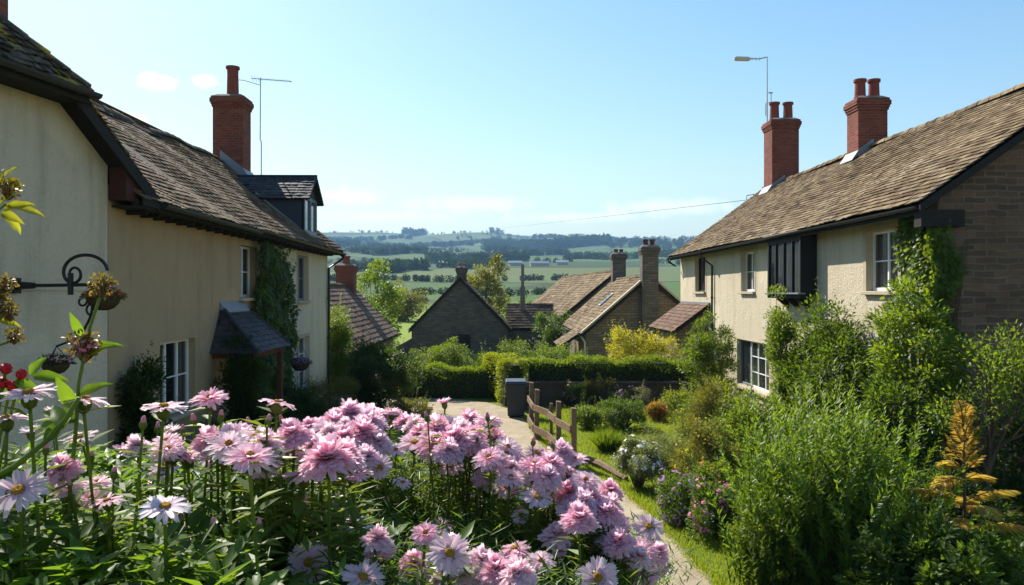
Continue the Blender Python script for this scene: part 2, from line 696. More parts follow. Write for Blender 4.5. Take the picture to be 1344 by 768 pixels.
def tree(name, label, loc, h, crown, mat, ncl=60, clr=0.9, per=130, leaf='rhomb', ll=0.2, trunk_r=0.16, base=0.25, group=None, bark=None):
    """crown=(rx, ry): tapered trunk, limbs and clumps of leaves"""
    loc = Vector(loc)
    root = thing(name, label, 'tree', loc, group)
    rx, ry = crown
    hc = h * (1 - base)
    ctr = np.array([loc.x, loc.y, loc.z + h * base + hc * 0.45])
    d = rdir(ncl)
    rad = 0.45 + 0.55 * RNG.random(ncl) ** 0.6
    wob = 1 + 0.2 * np.sin(d[:, 0] * 3.7 + loc.x * 1.3) + 0.16 * np.cos(d[:, 1] * 4.3 + d[:, 2] * 4 + loc.y)
    c = d * (rad * wob)[:, None]
    cc = ctr + c * np.array([rx, ry, hc * 0.5])
    rr = clr * (0.55 + 0.8 * RNG.random(ncl))
    pos, dd, nn = clump_leaves(cc, rr, per, ctr, flat=0.75)
    crnd = np.repeat(RNG.random(ncl), per) * 0.6 + RNG.random(len(pos)) * 0.4
    leaf_object('crown', [(leaf, pos, dd, nn, ll * (0.6 + 0.7 * RNG.random(len(pos))), 1.0, 0, crnd)], [mat], root)
    mb = MB()
    top = Vector((loc.x + 0.2, loc.y, loc.z + h * 0.8))
    mb.tube([loc - Vector((0, 0, 0.3)), loc + Vector((0.03, 0, h * base * 0.6)), loc + Vector((-0.05, 0.05, h * 0.45)), top], [trunk_r * 1.25, trunk_r, trunk_r * 0.6, trunk_r * 0.15], 9)
    for k in range(0, ncl, 3):
        t = Vector(cc[k])
        b = loc + Vector((0, 0, h * (base * 0.8 + 0.35 * random.random())))
        mid = b.lerp(t, 0.5) + Vector((0, 0, -0.03 * h))
        mb.tube([b, mid, t], [trunk_r * 0.4, trunk_r * 0.22, trunk_r * 0.06], 5)
    mb.build('trunk', bark or M_BARK, root, uv=False)
    return root


def copy_tree(o, loc, label=None, rz=0.0, sc=1.0, parent=None):
    c = o.copy()
    COL.objects.link(c)
    if parent is None:
        c.location = loc
        c.rotation_euler = (0, 0, rz)
        c.scale = (sc, sc, sc)
        if label:
            c['label'] = label
    else:
        c.parent = parent
    for ch in list(o.children):
        copy_tree(ch, None, parent=c)
    return c

# ------------------------------------------------------------------ materials
M_BARK = mat_wood('bark', (0.07, 0.05, 0.035), (0.16, 0.12, 0.085), 5)
M_CREAM = mat_stucco('cream_roughcast', (0.61, 0.53, 0.39), (0.3, 0.25, 0.16), 20, 0.55)
M_TAUPE = mat_stucco('taupe_render', (0.44, 0.33, 0.205), (0.2, 0.15, 0.1), 26, 0.3)
M_OFFWHITE = mat_stucco('offwhite_render', (0.68, 0.62, 0.47), (0.3, 0.27, 0.2), 18, 0.5)
M_GREYWASH = mat_stucco('pale_limewash', (0.66, 0.57, 0.44), (0.26, 0.23, 0.17), 17, 0.7)
M_BRICK = mat_brick('red_brick', (0.42, 0.11, 0.06), (0.17, 0.045, 0.035), (0.26, 0.17, 0.13), 0.23, 0.085, 0.014, grimef=0.55)
M_GABLE = mat_brick('weathered_brown_brick', (0.34, 0.19, 0.13), (0.1, 0.075, 0.06), (0.3, 0.25, 0.19), 0.4, 0.12, 0.022, 1.0, grimef=0.6, dist=0.13)
M_STONE = mat_brick('rubble_stone', (0.4, 0.32, 0.22), (0.2, 0.16, 0.115), (0.13, 0.11, 0.08), 0.4, 0.13, 0.022, 0.9, (0.06, 0.055, 0.04), 0.5, 0.1)
M_DARKSTONE = mat_brick('dark_stone', (0.27, 0.235, 0.195), (0.12, 0.105, 0.09), (0.11, 0.097, 0.083), 0.34, 0.12, 0.02, 0.8, (0.03, 0.03, 0.026), 0.5, 0.08)
M_GWALL = mat_brick('garden_wall_brick', (0.2, 0.12, 0.085), (0.12, 0.08, 0.06), (0.17, 0.14, 0.11), grimef=0.6)
M_TILE_R = mat_tile('stone_slates', [(0.08, 0.052, 0.03), (0.17, 0.12, 0.07), (0.25, 0.185, 0.11), (0.35, 0.27, 0.17)], (0.15, 0.13, 0.05), 0.35)
M_TILE_L = mat_tile('old_clay_tiles', [(0.085, 0.055, 0.036), (0.16, 0.11, 0.07), (0.21, 0.15, 0.095), (0.28, 0.21, 0.14)], (0.17, 0.13, 0.03), 0.45, (0.3, 0.24, 0.16))
M_TILE_MOSS = mat_tile('mossy_tiles', [(0.05, 0.04, 0.032), (0.1, 0.08, 0.06), (0.16, 0.13, 0.09)], (0.42, 0.32, 0.04), 0.95)
M_TILE_RED = mat_tile('brown_pantiles', [(0.12, 0.075, 0.055), (0.18, 0.115, 0.085), (0.24, 0.16, 0.12)], (0.1, 0.09, 0.04), 0.3)
M_SLATE = mat_tile('dark_slates', [(0.035, 0.036, 0.042), (0.055, 0.056, 0.062), (0.08, 0.08, 0.085)], (0.06, 0.06, 0.03), 0.25, (0.14, 0.14, 0.13), 0.6)
M_BLACK = mat_plain('black_paint', (0.018, 0.019, 0.022), 0.45, 0.4)
M_DARKWOOD = mat_wood('dark_stained_timber', (0.018, 0.017, 0.017), (0.04, 0.036, 0.033))
M_OXBLOOD = mat_plain('oxblood_paint', (0.055, 0.016, 0.013), 0.6, 0.3)
M_BROWN = mat_wood('brown_door_timber', (0.09, 0.035, 0.02), (0.15, 0.06, 0.035))
M_WHITE = mat_plain('white_gloss_paint', (0.74, 0.75, 0.76), 0.4, 0.4, 0.05)
M_GREYP = mat_plain('slate_blue_paint', (0.16, 0.2, 0.25), 0.5, 0.4, 0.08)
M_SILL = mat_plain('sill_stone', (0.42, 0.36, 0.26), 0.85, 0.2, 0.2, 12, 0.3)
M_GLASS = mat_glass('window_glass', tr=0.55)
M_CURT = mat_plain('curtain_cloth', (0.62, 0.6, 0.54), 0.9, 0.1, 0.08)
M_LEAD = mat_plain('lead_flashing', (0.2, 0.22, 0.25), 0.5, 0.4, 0.15, 8)
M_TERRA = mat_plain('terracotta', (0.22, 0.06, 0.045), 0.85, 0.2, 0.3, 9)
M_CAPST = mat_plain('mortar_cap', (0.2, 0.17, 0.14), 0.9, 0.15, 0.3, 9, 0.3)
M_METAL = mat_plain('galvanised_metal', (0.45, 0.46, 0.47), 0.4, 0.5, 0.1, metallic=0.6)
M_IRON = mat_plain('wrought_iron', (0.014, 0.014, 0.017), 0.5, 0.4)
M_FENCE = mat_wood('weathered_fence_timber', (0.13, 0.08, 0.05), (0.32, 0.225, 0.14))
M_BIN = mat_plain('dark_bin_plastic', (0.022, 0.026, 0.033), 0.5, 0.4, 0.1)
M_BINLID = mat_plain('bin_lid_plastic', (0.05, 0.06, 0.07), 0.35, 0.5, 0.1)
M_COIR = mat_plain('moss_lined_basket', (0.07, 0.055, 0.03), 0.95, 0.1, 0.4, 30, 0.8)
M_INNER = mat_plain('bare_plaster', (0.25, 0.23, 0.2), 0.95, 0.1)
M_LIGHT_BLOCK = mat_plain('light_block_core', (0.03, 0.035, 0.015), 0.95, 0.1, 0.3, 20)

L_HEDGE = mat_leaf('hedge_leaf', (0.055, 0.11, 0.015), (0.1, 0.17, 0.02), (0.155, 0.23, 0.03))
L_HEDGEY = mat_leaf('yellow_hedge_leaf', (0.1, 0.16, 0.02), (0.16, 0.22, 0.025), (0.22, 0.27, 0.03))
L_DARK = mat_leaf('dark_leaf', (0.02, 0.045, 0.012), (0.035, 0.07, 0.018), (0.055, 0.1, 0.022), 0.35)
L_MID = mat_leaf('mid_leaf', (0.04, 0.085, 0.015), (0.07, 0.13, 0.02), (0.1, 0.17, 0.03))
L_DEEP = mat_leaf('deep_leaf', (0.022, 0.05, 0.01), (0.045, 0.09, 0.015), (0.1, 0.17, 0.025))
L_BRIGHT = mat_leaf('bright_leaf', (0.065, 0.125, 0.015), (0.1, 0.175, 0.02), (0.15, 0.22, 0.03))
L_OLIVE = mat_leaf('olive_leaf', (0.08, 0.1, 0.03), (0.12, 0.14, 0.035), (0.17, 0.18, 0.05))
L_YELLOW = mat_leaf('yellow_leaf', (0.2, 0.19, 0.02), (0.3, 0.27, 0.025), (0.4, 0.34, 0.03), 0.4)
L_GOLD = mat_leaf('golden_frond', (0.4, 0.22, 0.04), (0.48, 0.34, 0.06), (0.3, 0.34, 0.07), 0.5, (0.95, 0.68, 0.08), dk=1.0)
L_RUST = mat_leaf('rusty_leaf', (0.2, 0.08, 0.03), (0.26, 0.14, 0.04), (0.3, 0.2, 0.05), 0.35)
L_FERN = mat_leaf('plume_leaf', (0.055, 0.115, 0.016), (0.095, 0.175, 0.022), (0.15, 0.24, 0.03), 0.4, spec=0.35, dk=0.85)
L_GREY = mat_leaf('greygreen_leaf', (0.1, 0.14, 0.08), (0.15, 0.19, 0.11), (0.2, 0.24, 0.15), 0.3)
L_FAR = mat_leaf('far_leaf', (0.02, 0.045, 0.018), (0.034, 0.062, 0.024), (0.055, 0.09, 0.03), 0.1, rough=1.0, spec=0.0, dk=1.0)
L_FRONT = mat_leaf('front_leaf', (0.06, 0.13, 0.02), (0.09, 0.18, 0.025), (0.13, 0.23, 0.035), 0.36, spec=0.12)
L_NEEDLE = mat_leaf('feathery_leaf', (0.045, 0.11, 0.02), (0.075, 0.16, 0.025), (0.11, 0.2, 0.035), 0.3)
L_GRASS = mat_leaf('grass_blade', (0.09, 0.16, 0.015), (0.14, 0.22, 0.02), (0.21, 0.27, 0.04), 0.4)
B_WHITE = mat_plain('white_blossom', (0.75, 0.73, 0.7), 0.7, 0.2)
B_PURPLE = mat_plain('purple_blossom', (0.38, 0.16, 0.45), 0.7, 0.2)
B_PINK = mat_plain('pink_blossom', (0.6, 0.16, 0.33), 0.7, 0.2)
B_YELLOW = mat_plain('yellow_blossom', (0.72, 0.42, 0.03), 0.7, 0.2)
B_RED = mat_plain('red_blossom', (0.55, 0.02, 0.03), 0.6, 0.2)
B_ORANGE = mat_plain('orange_blossom', (0.65, 0.2, 0.05), 0.7, 0.2)

# ------------------------------------------------------------------ world, sun, haze
SUN_AZ = R(-33)     # from +Y towards -X
SUN_EL = R(40)
w = bpy.data.worlds.new('World')
SC.world = w
w.use_nodes = True
wt = w.node_tree
wt.nodes.clear()
wo = wt.nodes.new('ShaderNodeOutputWorld')
bg = wt.nodes.new('ShaderNodeBackground')
sky = wt.nodes.new('ShaderNodeTexSky')
sky.sky_type = 'NISHITA'
sky.sun_disc = False
sky.sun_elevation = SUN_EL
sky.sun_rotation = SUN_AZ
sky.air_density = 1.45
sky.dust_density = 0.55
sky.ozone_density = 2.0
bg.inputs['Strength'].default_value = 0.081
# a few small fair-weather clouds
tc = wt.nodes.new('ShaderNodeTexCoord')
nz = wt.nodes.new('ShaderNodeTexNoise')
nz.inputs['Scale'].default_value = 46
nz.inputs['Detail'].default_value = 6
nz.inputs['Roughness'].default_value = 0.55
wt.links.new(tc.outputs['Generated'], nz.inputs['Vector'])
hsv = wt.nodes.new('ShaderNodeHueSaturation')
hsv.inputs['Saturation'].default_value = 1.27
wt.links.new(sky.outputs[0], hsv.inputs['Color'])
last = hsv.outputs[0]


def wmath(op, a, b):
    m = wt.nodes.new('ShaderNodeMath')
    m.operation = op
    for i, v in enumerate((a, b)):
        if hasattr(v, 'is_linked'):
            wt.links.new(v, m.inputs[i])
        else:
            m.inputs[i].default_value = v
    return m.outputs[0]


for px, py, sx, sy, dens in ((207, 108, 31, 13, 1.0), (268, 107, 17, 11, 0.95), (172, 156, 30, 10, 0.9), (620, 268, 120, 16, 0.5), (880, 272, 110, 14, 0.5), (450, 258, 80, 16, 0.45), (520, 285, 120, 10, 0.5), (760, 285, 140, 9, 0.5)):
    c = (P(px, py, 1.0) - Vector((0, 0, CAM_Z))).normalized()
    right = Vector((c.y, -c.x, 0)).normalized()
    up = right.cross(c)
    sep = []
    for ax, s in ((right, sx / FPX), (up, sy / FPX)):
        dt = wt.nodes.new('ShaderNodeVectorMath')
        dt.operation = 'DOT_PRODUCT'
        wt.links.new(tc.outputs['Generated'], dt.inputs[0])
        dt.inputs[1].default_value = ax / s
        sep.append(wmath('POWER', wmath('SUBTRACT', dt.outputs['Value'], c.dot(ax) / s), 2.0))
    dd = wt.nodes.new('ShaderNodeVectorMath')
    dd.operation = 'DOT_PRODUCT'
    wt.links.new(tc.outputs['Generated'], dd.inputs[0])
    dd.inputs[1].default_value = c
    front = wmath('GREATER_THAN', dd.outputs['Value'], 0.5)
    r = wmath('SQRT', wmath('ADD', sep[0], sep[1]), 0.0)
    v = wmath('SUBTRACT', wmath('ADD', 0.28, wmath('MULTIPLY', nz.outputs['Fac'], 1.4)), r)
    mr = wt.nodes.new('ShaderNodeMapRange')
    mr.interpolation_type = 'SMOOTHSTEP'
    mr.inputs['From Min'].default_value = 0.0
    mr.inputs['From Max'].default_value = 0.8
    mr.inputs['To Max'].default_value = dens
    wt.links.new(v, mr.inputs['Value'])
    fac = wmath('MULTIPLY', mr.outputs[0], front)
    mx = wt.nodes.new('ShaderNodeMix')
    mx.data_type = 'RGBA'
    wt.links.new(fac, mx.inputs[0])
    wt.links.new(last, mx.inputs[6])
    mx.inputs[7].default_value = (11, 11.2, 11.5, 1)
    last = mx.outputs[2]
wt.links.new(last, bg.inputs['Color'])
wt.links.new(bg.outputs[0], wo.inputs['Surface'])

sl = bpy.data.lights.new('sun', 'SUN')
sl.energy = 5.0
sl.angle = R(0.53)
sl.color = (1.0, 0.93, 0.82)
so = _lnk(bpy.data.objects.new('sun', sl))
sd = Vector((math.sin(SUN_AZ) * math.cos(SUN_EL), math.cos(SUN_AZ) * math.cos(SUN_EL), math.sin(SUN_EL)))
so.rotation_euler = sd.to_track_quat('Z', 'Y').to_euler()
so.location = (-20, 40, 60)

hz = MB()
hz.box((-5200, -60, -40), (5200, 6800, 335))
hm = bpy.data.materials.new('haze_air')
hm.use_nodes = True
hm.node_tree.nodes.clear()
ho = hm.node_tree.nodes.new('ShaderNodeOutputMaterial')
hv = hm.node_tree.nodes.new('ShaderNodeVolumePrincipled')
hv.inputs['Color'].default_value = (0.34, 0.62, 1.0, 1)
hv.inputs['Density'].default_value = 0.00019
hm.node_tree.links.new(hv.outputs[0], ho.inputs['Volume'])
tag(hz.build('haze', hm, uv=False), kind='stuff')

SC.view_settings.view_transform = 'Standard'
SC.view_settings.look = 'None'
SC.view_settings.exposure = 1.0
SC.view_settings.gamma = 1.0
cy = SC.cycles
cy.use_denoising = True
cy.max_bounces = 7
cy.diffuse_bounces = 3
cy.glossy_bounces = 3
cy.transmission_bounces = 4
cy.transparent_max_bounces = 8
cy.volume_bounces = 0
cy.caustics_reflective = False
cy.caustics_refractive = False
cy.sample_clamp_indirect = 6
try:
    cy.denoiser = 'OPENIMAGEDENOISE'
except Exception:
    pass

# ------------------------------------------------------------------ terrain
PROF = [(-100, 0), (28, 0), (40, -0.3), (49, -0.8), (60, -1.0), (120, 0.1), (250, 2.5), (500, 9.5), (800, 26), (1200, 58), (1600, 92), (2000, 132), (2500, 186), (2850, 222), (3150, 212), (3700, 190), (4600, 285), (5200, 270), (7000, 240)]
PX = np.array([p[0] for p in PROF], float)
PZ = np.array([p[1] for p in PROF], float)


def terrain(x, y):
    x = np.asarray(x, float)
    y = np.asarray(y, float)
    z = np.interp(y, PX, PZ)
    k = np.clip((y - 150) / 2500, 0, 1.2)
    z = z + k * (26 * np.sin(x / 520 + 1.0) * np.sin(y / 610 + 0.4) + 12 * np.sin(x / 190 + y / 340) + 6 * np.sin(x / 83 - y / 120))
    # the ridge falls away to the right, where a farther one shows
    z = z - np.clip((x - 420) / 900, 0, 1) * np.clip((y - 1500) / 1300, 0, 1) * 34
    # bank the photographer stands on
    ex = np.maximum(0, x - 0.25)
    ex2 = np.maximum(0, -4.6 - x)
    ey = np.maximum(0, y - 2.35)
    d = np.sqrt(np.maximum(ex, ex2) ** 2 + ey ** 2)
    s = np.clip(1 - d / 2.1, 0, 1)
    z = z + 2.12 * (s * s * (3 - 2 * s)) * (y < 6) * (y > -14)
    return z


def axis(lo, hi, step, far_lo, far_hi, g=1.09):
    a = list(np.arange(lo, hi + 1e-6, step))
    s = step
    while a[-1] < far_hi:
        s *= g
        a.append(a[-1] + s)
    s = step
    b = [lo]
    while b[-1] > far_lo:
        s *= g
        b.append(b[-1] - s)
    return np.array(sorted(set(b[1:] + a)))


gx = axis(-14, 14, 0.28, -4800, 4800, 1.07)
gy = axis(-10, 32, 0.28, -50, 6500, 1.035)
XX, YY = np.meshgrid(gx, gy)
ZZ = terrain(XX, YY)
nx, ny = len(gx), len(gy)
me = bpy.data.meshes.new('ground')
me.vertices.add(nx * ny)
me.vertices.foreach_set('co', np.stack([XX, YY, ZZ], -1).astype(np.float32).ravel())
idx = np.arange(nx * ny).reshape(ny, nx)
q = np.stack([idx[:-1, :-1], idx[:-1, 1:], idx[1:, 1:], idx[1:, :-1]], -1).reshape(-1, 4)
me.loops.add(q.size)
me.loops.foreach_set('vertex_index', q.astype(np.int32).ravel())
me.polygons.add(len(q))
me.polygons.foreach_set('loop_start', (np.arange(len(q)) * 4).astype(np.int32))
me.update(calc_edges=True)
me.polygons.foreach_set('use_smooth', np.ones(len(q), dtype=bool))

t = NT('fields_and_soil')
p = t.pos()
sep = t.n('SeparateXYZ')
t.l(p, sep.inputs[0])
# far: patchwork of fields
mp = t.n('Mapping')
mp.inputs['Scale'].default_value = (1 / 330, 1 / 240, 0)
mp.inputs['Rotation'].default_value = (0, 0, 0.3)
t.l(p, mp.inputs['Vector'])
nzz = t.n('TexNoise')
nzz.inputs['Scale'].default_value = 1.3
t.l(mp.outputs[0], nzz.inputs['Vector'])
va = t.n('VectorMath', operation='MULTIPLY_ADD')
t.l(nzz.outputs['Color'], va.inputs[0])
va.inputs[1].default_value = (0.5, 0.5, 0.5)
t.l(mp.outputs[0], va.inputs[2])
vo = t.n('TexVoronoi')
vo.inputs['Scale'].default_value = 1.0
t.l(va.outputs[0], vo.inputs['Vector'])
sepc = t.n('SeparateColor')
t.l(vo.outputs['Color'], sepc.inputs[0])
fc = t.ramp(sepc.outputs[0], [(0.0, (0.03, 0.065, 0.02)), (0.2, (0.07, 0.13, 0.025)), (0.4, (0.04, 0.085, 0.02)), (0.55, (0.1, 0.18, 0.03)), (0.7, (0.06, 0.115, 0.025)), (0.85, (0.12, 0.15, 0.045)), (1.0, (0.035, 0.07, 0.02))], 'CONSTANT')
ve = t.n('TexVoronoi', feature='DISTANCE_TO_EDGE')
ve.inputs['Scale'].default_value = 1.0
t.l(va.outputs[0], ve.inputs['Vector'])
ed = t.ramp(ve.outputs['Distance'], [(0.018, (1, 1, 1)), (0.03, (0, 0, 0))])
fc = t.mix(ed, fc, (0.028, 0.045, 0.016))
fc = t.mix(t.math('MULTIPLY', t.noise(p, 0.012, 6, 0.7), 0.6), fc, (0.05, 0.075, 0.025))
# near: grass and bare earth
gr = t.ramp(t.noise(p, 0.8, 6, 0.65), [(0.3, (0.09, 0.13, 0.02)), (0.55, (0.14, 0.18, 0.025)), (0.8, (0.17, 0.17, 0.05))])
so_ = t.ramp(t.noise(p, 9, 6, 0.7), [(0.3, (0.05, 0.035, 0.02)), (0.7, (0.12, 0.09, 0.055))])
mg = t.n('MapRange')
mg.inputs['From Min'].default_value = 8.0
mg.inputs['From Max'].default_value = 26.0
t.l(sep.outputs[1], mg.inputs['Value'])
nearc = t.mix(t.ramp(t.math('ADD', t.noise(p, 0.9, 5, 0.6), t.math('MULTIPLY', mg.outputs[0], 0.25)), [(0.45, (0, 0, 0)), (0.6, (1, 1, 1))]), so_, gr)
mf = t.n('MapRange')
mf.inputs['From Min'].default_value = 130
mf.inputs['From Max'].default_value = 190
t.l(sep.outputs[1], mf.inputs['Value'])
mead = t.ramp(t.noise(p, 0.06, 4, 0.6), [(0.35, (0.15, 0.21, 0.03)), (0.65, (0.2, 0.26, 0.04))])
mm = t.n('MapRange')
mm.inputs['From Min'].default_value = 46
mm.inputs['From Max'].default_value = 56
t.l(sep.outputs[1], mm.inputs['Value'])
c = t.mix(mm.outputs[0], nearc, mead)
c = t.mix(mf.outputs[0], c, fc)
M_GROUND = t.done(t.bsdf(c, 0.95, 0.1, t.bump(t.noise(p, 14, 5), 0.5, 0.04)))
me.materials.append(M_GROUND)
tag(_lnk(bpy.data.objects.new('ground', me)), kind='structure')

# path, lawn
t = NT('gravelled_tarmac')
p = t.pos()
c = t.ramp(t.noise(p, 1.1, 6, 0.7), [(0.3, (0.36, 0.29, 0.195)), (0.7, (0.54, 0.45, 0.31))])
c = t.mix(t.math('MULTIPLY', t.noise(p, 55, 4, 0.7), 0.7), c, (0.17, 0.135, 0.09))
pb = t.n('TexVoronoi')
pb.inputs['Scale'].default_value = 42
t.l(p, pb.inputs['Vector'])
c = t.mix(t.ramp(pb.outputs['Distance'], [(0.1, (0.5, 0.5, 0.5)), (0.3, (0, 0, 0))]), c, (0.62, 0.56, 0.45))
rt = t.ramp(t.noise(p, 2.6, 5, 0.6), [(0.5, (0, 0, 0)), (0.72, (0.55, 0.55, 0.55))])
c = t.mix(rt, c, (0.2, 0.16, 0.1))
cr = t.ramp(t.noise(p, 0.55, 8, 0.75), [(0.49, (0, 0, 0)), (0.5, (0.45, 0.45, 0.45)), (0.51, (0, 0, 0))])
c = t.mix(cr, c, (0.1, 0.08, 0.05))
M_PATH = t.done(t.bsdf(c, 0.92, 0.15, t.bump(t.noise(p, 70, 4, 0.7), 0.6, 0.012)))


def wobble(pts, n=6, amp=0.05, closed=True):
    out = []
    m = len(pts)
    for i in range(m if closed else m - 1):
        a, b = pts[i], pts[(i + 1) % m]
        for k in range(n):
            q = a.lerp(b, k / n)
            out.append(q + Vector((random.uniform(-amp, amp), random.uniform(-amp, amp), 0)))
    return out


PATH_R = [(1010, 850), (975, 800), (936, 764), (893, 716), (853, 674), (815, 640), (782, 620), (752, 610), (722, 590), (704, 570), (694, 553), (684, 544), (664, 535), (640, 528), (600, 524), (545, 521), (480, 519), (425, 519)]
PATH_L = [(425, 532), (480, 536), (520, 545), (552, 562), (575, 590), (600, 640), (640, 720), (690, 800), (720, 850)]
pth = [G(a, b, 0.012) for a, b in PATH_R + PATH_L]
pth = wobble(pth, 5, 0.035)
mb = MB()
mb.add(pth, [list(range(len(pth)))])
tag(mb.build('path', M_PATH), kind='structure')
PATH_POLY = np.array([(q.x, q.y) for q in pth])


def inside(poly, x, y):
    ins = np.zeros(len(x), bool)
    n = len(poly)
    j = n - 1
    for i in range(n):
        xi, yi = poly[i]
        xj, yj = poly[j]
        cnd = ((yi > y) != (yj > y)) & (x < (xj - xi) * (y - yi) / (yj - yi + 1e-12) + xi)
        ins ^= cnd
        j = i
    return ins


LAWN = [G(754, 611, 0.006), G(800, 628, 0.006), G(853, 671, 0.006), G(893, 714, 0.006), G(936, 761, 0.006), G(1000, 840, 0.006), Vector((7.8, 7.6, 0.006)), Vector((7.8, 24.6, 0.006)), Vector((1.15, 24.6, 0.006)), G(697, 560, 0.006), G(706, 572, 0.006), G(726, 592, 0.006)]
t = NT('lawn_turf')
p = t.pos()
c = t.ramp(t.noise(p, 1.3, 6, 0.65), [(0.3, (0.1, 0.15, 0.015)), (0.6, (0.15, 0.2, 0.02)), (0.8, (0.2, 0.2, 0.05))])
c = t.mix(t.math('MULTIPLY', t.noise(p, 40, 3), 0.5), c, (0.05, 0.08, 0.012))
M_LAWN = t.done(t.bsdf(c, 0.95, 0.1, t.bump(t.noise(p, 50, 4), 0.7, 0.02)))
mb = MB()
lw = wobble(LAWN, 5, 0.03)
mb.add(lw, [list(range(len(lw)))])
tag(mb.build('lawn', M_LAWN), kind='structure')

LP = np.array([(q.x, q.y) for q in lw])
n = 150000
x = RNG.uniform(1.0, 7.8, n)
y = 8.0 + 16.5 * RNG.random(n) ** 1.35
k = inside(LP, x, y)
# tufts spilling over the path edge
e = RNG.integers(0, 5 * 11, 9000)
ex = PATH_POLY[e % len(PATH_POLY)]
ex2 = PATH_POLY[(e + 1) % len(PATH_POLY)]
f_ = RNG.random(9000)[:, None]
epos = ex * (1 - f_) + ex2 * f_ + RNG.normal(size=(9000, 2)) * 0.05
x = np.concatenate([x[k], epos[:, 0]])
y = np.concatenate([y[k], epos[:, 1]])
n = len(x)
pos = np.stack([x, y, np.full(n, 0.004)], -1)
d = nrmz(np.stack([RNG.normal(size=n) * 0.45, RNG.normal(size=n) * 0.45, np.ones(n)], -1))
nn = rdir(n)
patch = 0.7 + 0.5 * np.sin(x * 2.1 + np.sin(y * 1.7)) * np.sin(y * 1.3)
o = leaf_object('grass', [('blade', pos, d, nn, (0.035 + 0.05 * RNG.random(n)) * (0.8 + 0.5 * np.clip(patch, 0, 1)), 1.8, 0, np.clip(RNG.random(n) * 0.7 + 0.3 * patch, 0, 1))], [L_GRASS])
tag(o, kind='stuff')

# ------------------------------------------------------------------ building helpers
def frame(o, x, y):
    x = Vector(x).normalized()
    y = Vector(y).normalized()
    z = Vector((0, 0, 1))
    m = Matrix.Identity(4)
    for i in range(3):
        m[i][0], m[i][1], m[i][2], m[i][3] = x[i], y[i], z[i], o[i]
    return m


def wall_open(mb, L, z0, H, holes, t=0.3, mi=0):
    """wall in the local frame x 0..L, outer face at y=0 (outside is +y), openings with reveals"""
    us = sorted({0.0, L} | {h[0] for h in holes} | {h[1] for h in holes})
    zs = sorted({z0, H} | {h[2] for h in holes} | {h[3] for h in holes})
    for i in range(len(us) - 1):
        for j in range(len(zs) - 1):
            cu, cz = (us[i] + us[i + 1]) / 2, (zs[j] + zs[j + 1]) / 2
            if any(h[0] < cu < h[1] and h[2] < cz < h[3] for h in holes):
                continue
            a, b, c, d = us[i], us[i + 1], zs[j], zs[j + 1]
            mb.add([(a, 0, c), (b, 0, c), (b, 0, d), (a, 0, d)], [(3, 2, 1, 0)], mi=mi)
            mb.add([(a, -t, c), (b, -t, c), (b, -t, d), (a, -t, d)], [(0, 1, 2, 3)], mi=mi)
    for u0, u1, a, b in holes:
        mb.add([(u0, 0, a), (u1, 0, a), (u1, -t, a), (u0, -t, a)], [(0, 1, 2, 3)], mi=mi)
        mb.add([(u0, 0, b), (u1, 0, b), (u1, -t, b), (u0, -t, b)], [(3, 2, 1, 0)], mi=mi)
        mb.add([(u0, 0, a), (u0, -t, a), (u0, -t, b), (u0, 0, b)], [(0, 1, 2, 3)], mi=mi)
        mb.add([(u1, 0, a), (u1, -t, a), (u1, -t, b), (u1, 0, b)], [(3, 2, 1, 0)], mi=mi)


def window(parent, M, u0, u1, z0, z1, cols=2, rows=2, fm=None, recess=0.13, curtain=0.25, sill=True, bars=True, label=None, name='window'):
    fm = fm or M_WHITE
    y = -recess
    w_, b_ = 0.055, 0.026
    mb = MB(M)
    g = 0.004
    u0, u1, z0, z1 = u0 + g, u1 - g, z0 + g, z1 - g
    mb.box((u0, y - 0.07, z0), (u0 + w_, y, z1))
    mb.box((u1 - w_, y - 0.07, z0), (u1, y, z1))
    mb.box((u0 + w_, y - 0.07, z1 - w_), (u1 - w_, y, z1))
    mb.box((u0 + w_, y - 0.07, z0), (u1 - w_, y, z0 + w_ * 1.2))
    for i in range(1, cols):
        c = u0 + (u1 - u0) * i / cols
        mb.box((c - 0.03, y - 0.062, z0 + w_), (c + 0.03, y - 0.006, z1 - w_))
    if bars:
        for i in range(1, rows):
            c = z0 + (z1 - z0) * i / rows
            mb.box((u0 + w_, y - 0.05, c - b_ / 2), (u1 - w_, y - 0.012, c + b_ / 2))
    fr = mb.build(name, fm, parent, bevel=0.004, label=label)
    mb = MB(M)
    mb.box((u0 + w_ * 0.6, y - 0.046, z0 + w_ * 0.6), (u1 - w_ * 0.6, y - 0.04, z1 - w_ * 0.6))
    mb.build('pane', M_GLASS, fr)
    if curtain:
        for s, a, b in ((1, u0 + 0.03, u0 + (u1 - u0) * curtain), (-1, u1 - (u1 - u0) * curtain, u1 - 0.03)):
            mb = MB(M)
            n = 18
            vs = []
            for i in range(n + 1):
                u = a + (b - a) * i / n
                yy = y - 0.14 + 0.022 * math.sin(i * 1.7) + 0.01 * math.sin(i * 3.1)
                vs += [(u, yy, z0 + 0.02), (u, yy, z1 - 0.02)]
            mb.add(vs, [(2 * i, 2 * i + 1, 2 * i + 3, 2 * i + 2) for i in range(n)])
            mb.build('curtain', M_CURT, fr, smooth=True)
    if sill:
        mb = MB(M)
        mb.box((u0 - 0.09, -recess + 0.002, z0 - 0.085), (u1 + 0.09, 0.09, z0 - 0.006))
        mb.build('sill', M_SILL, fr, bevel=0.012)
    return fr


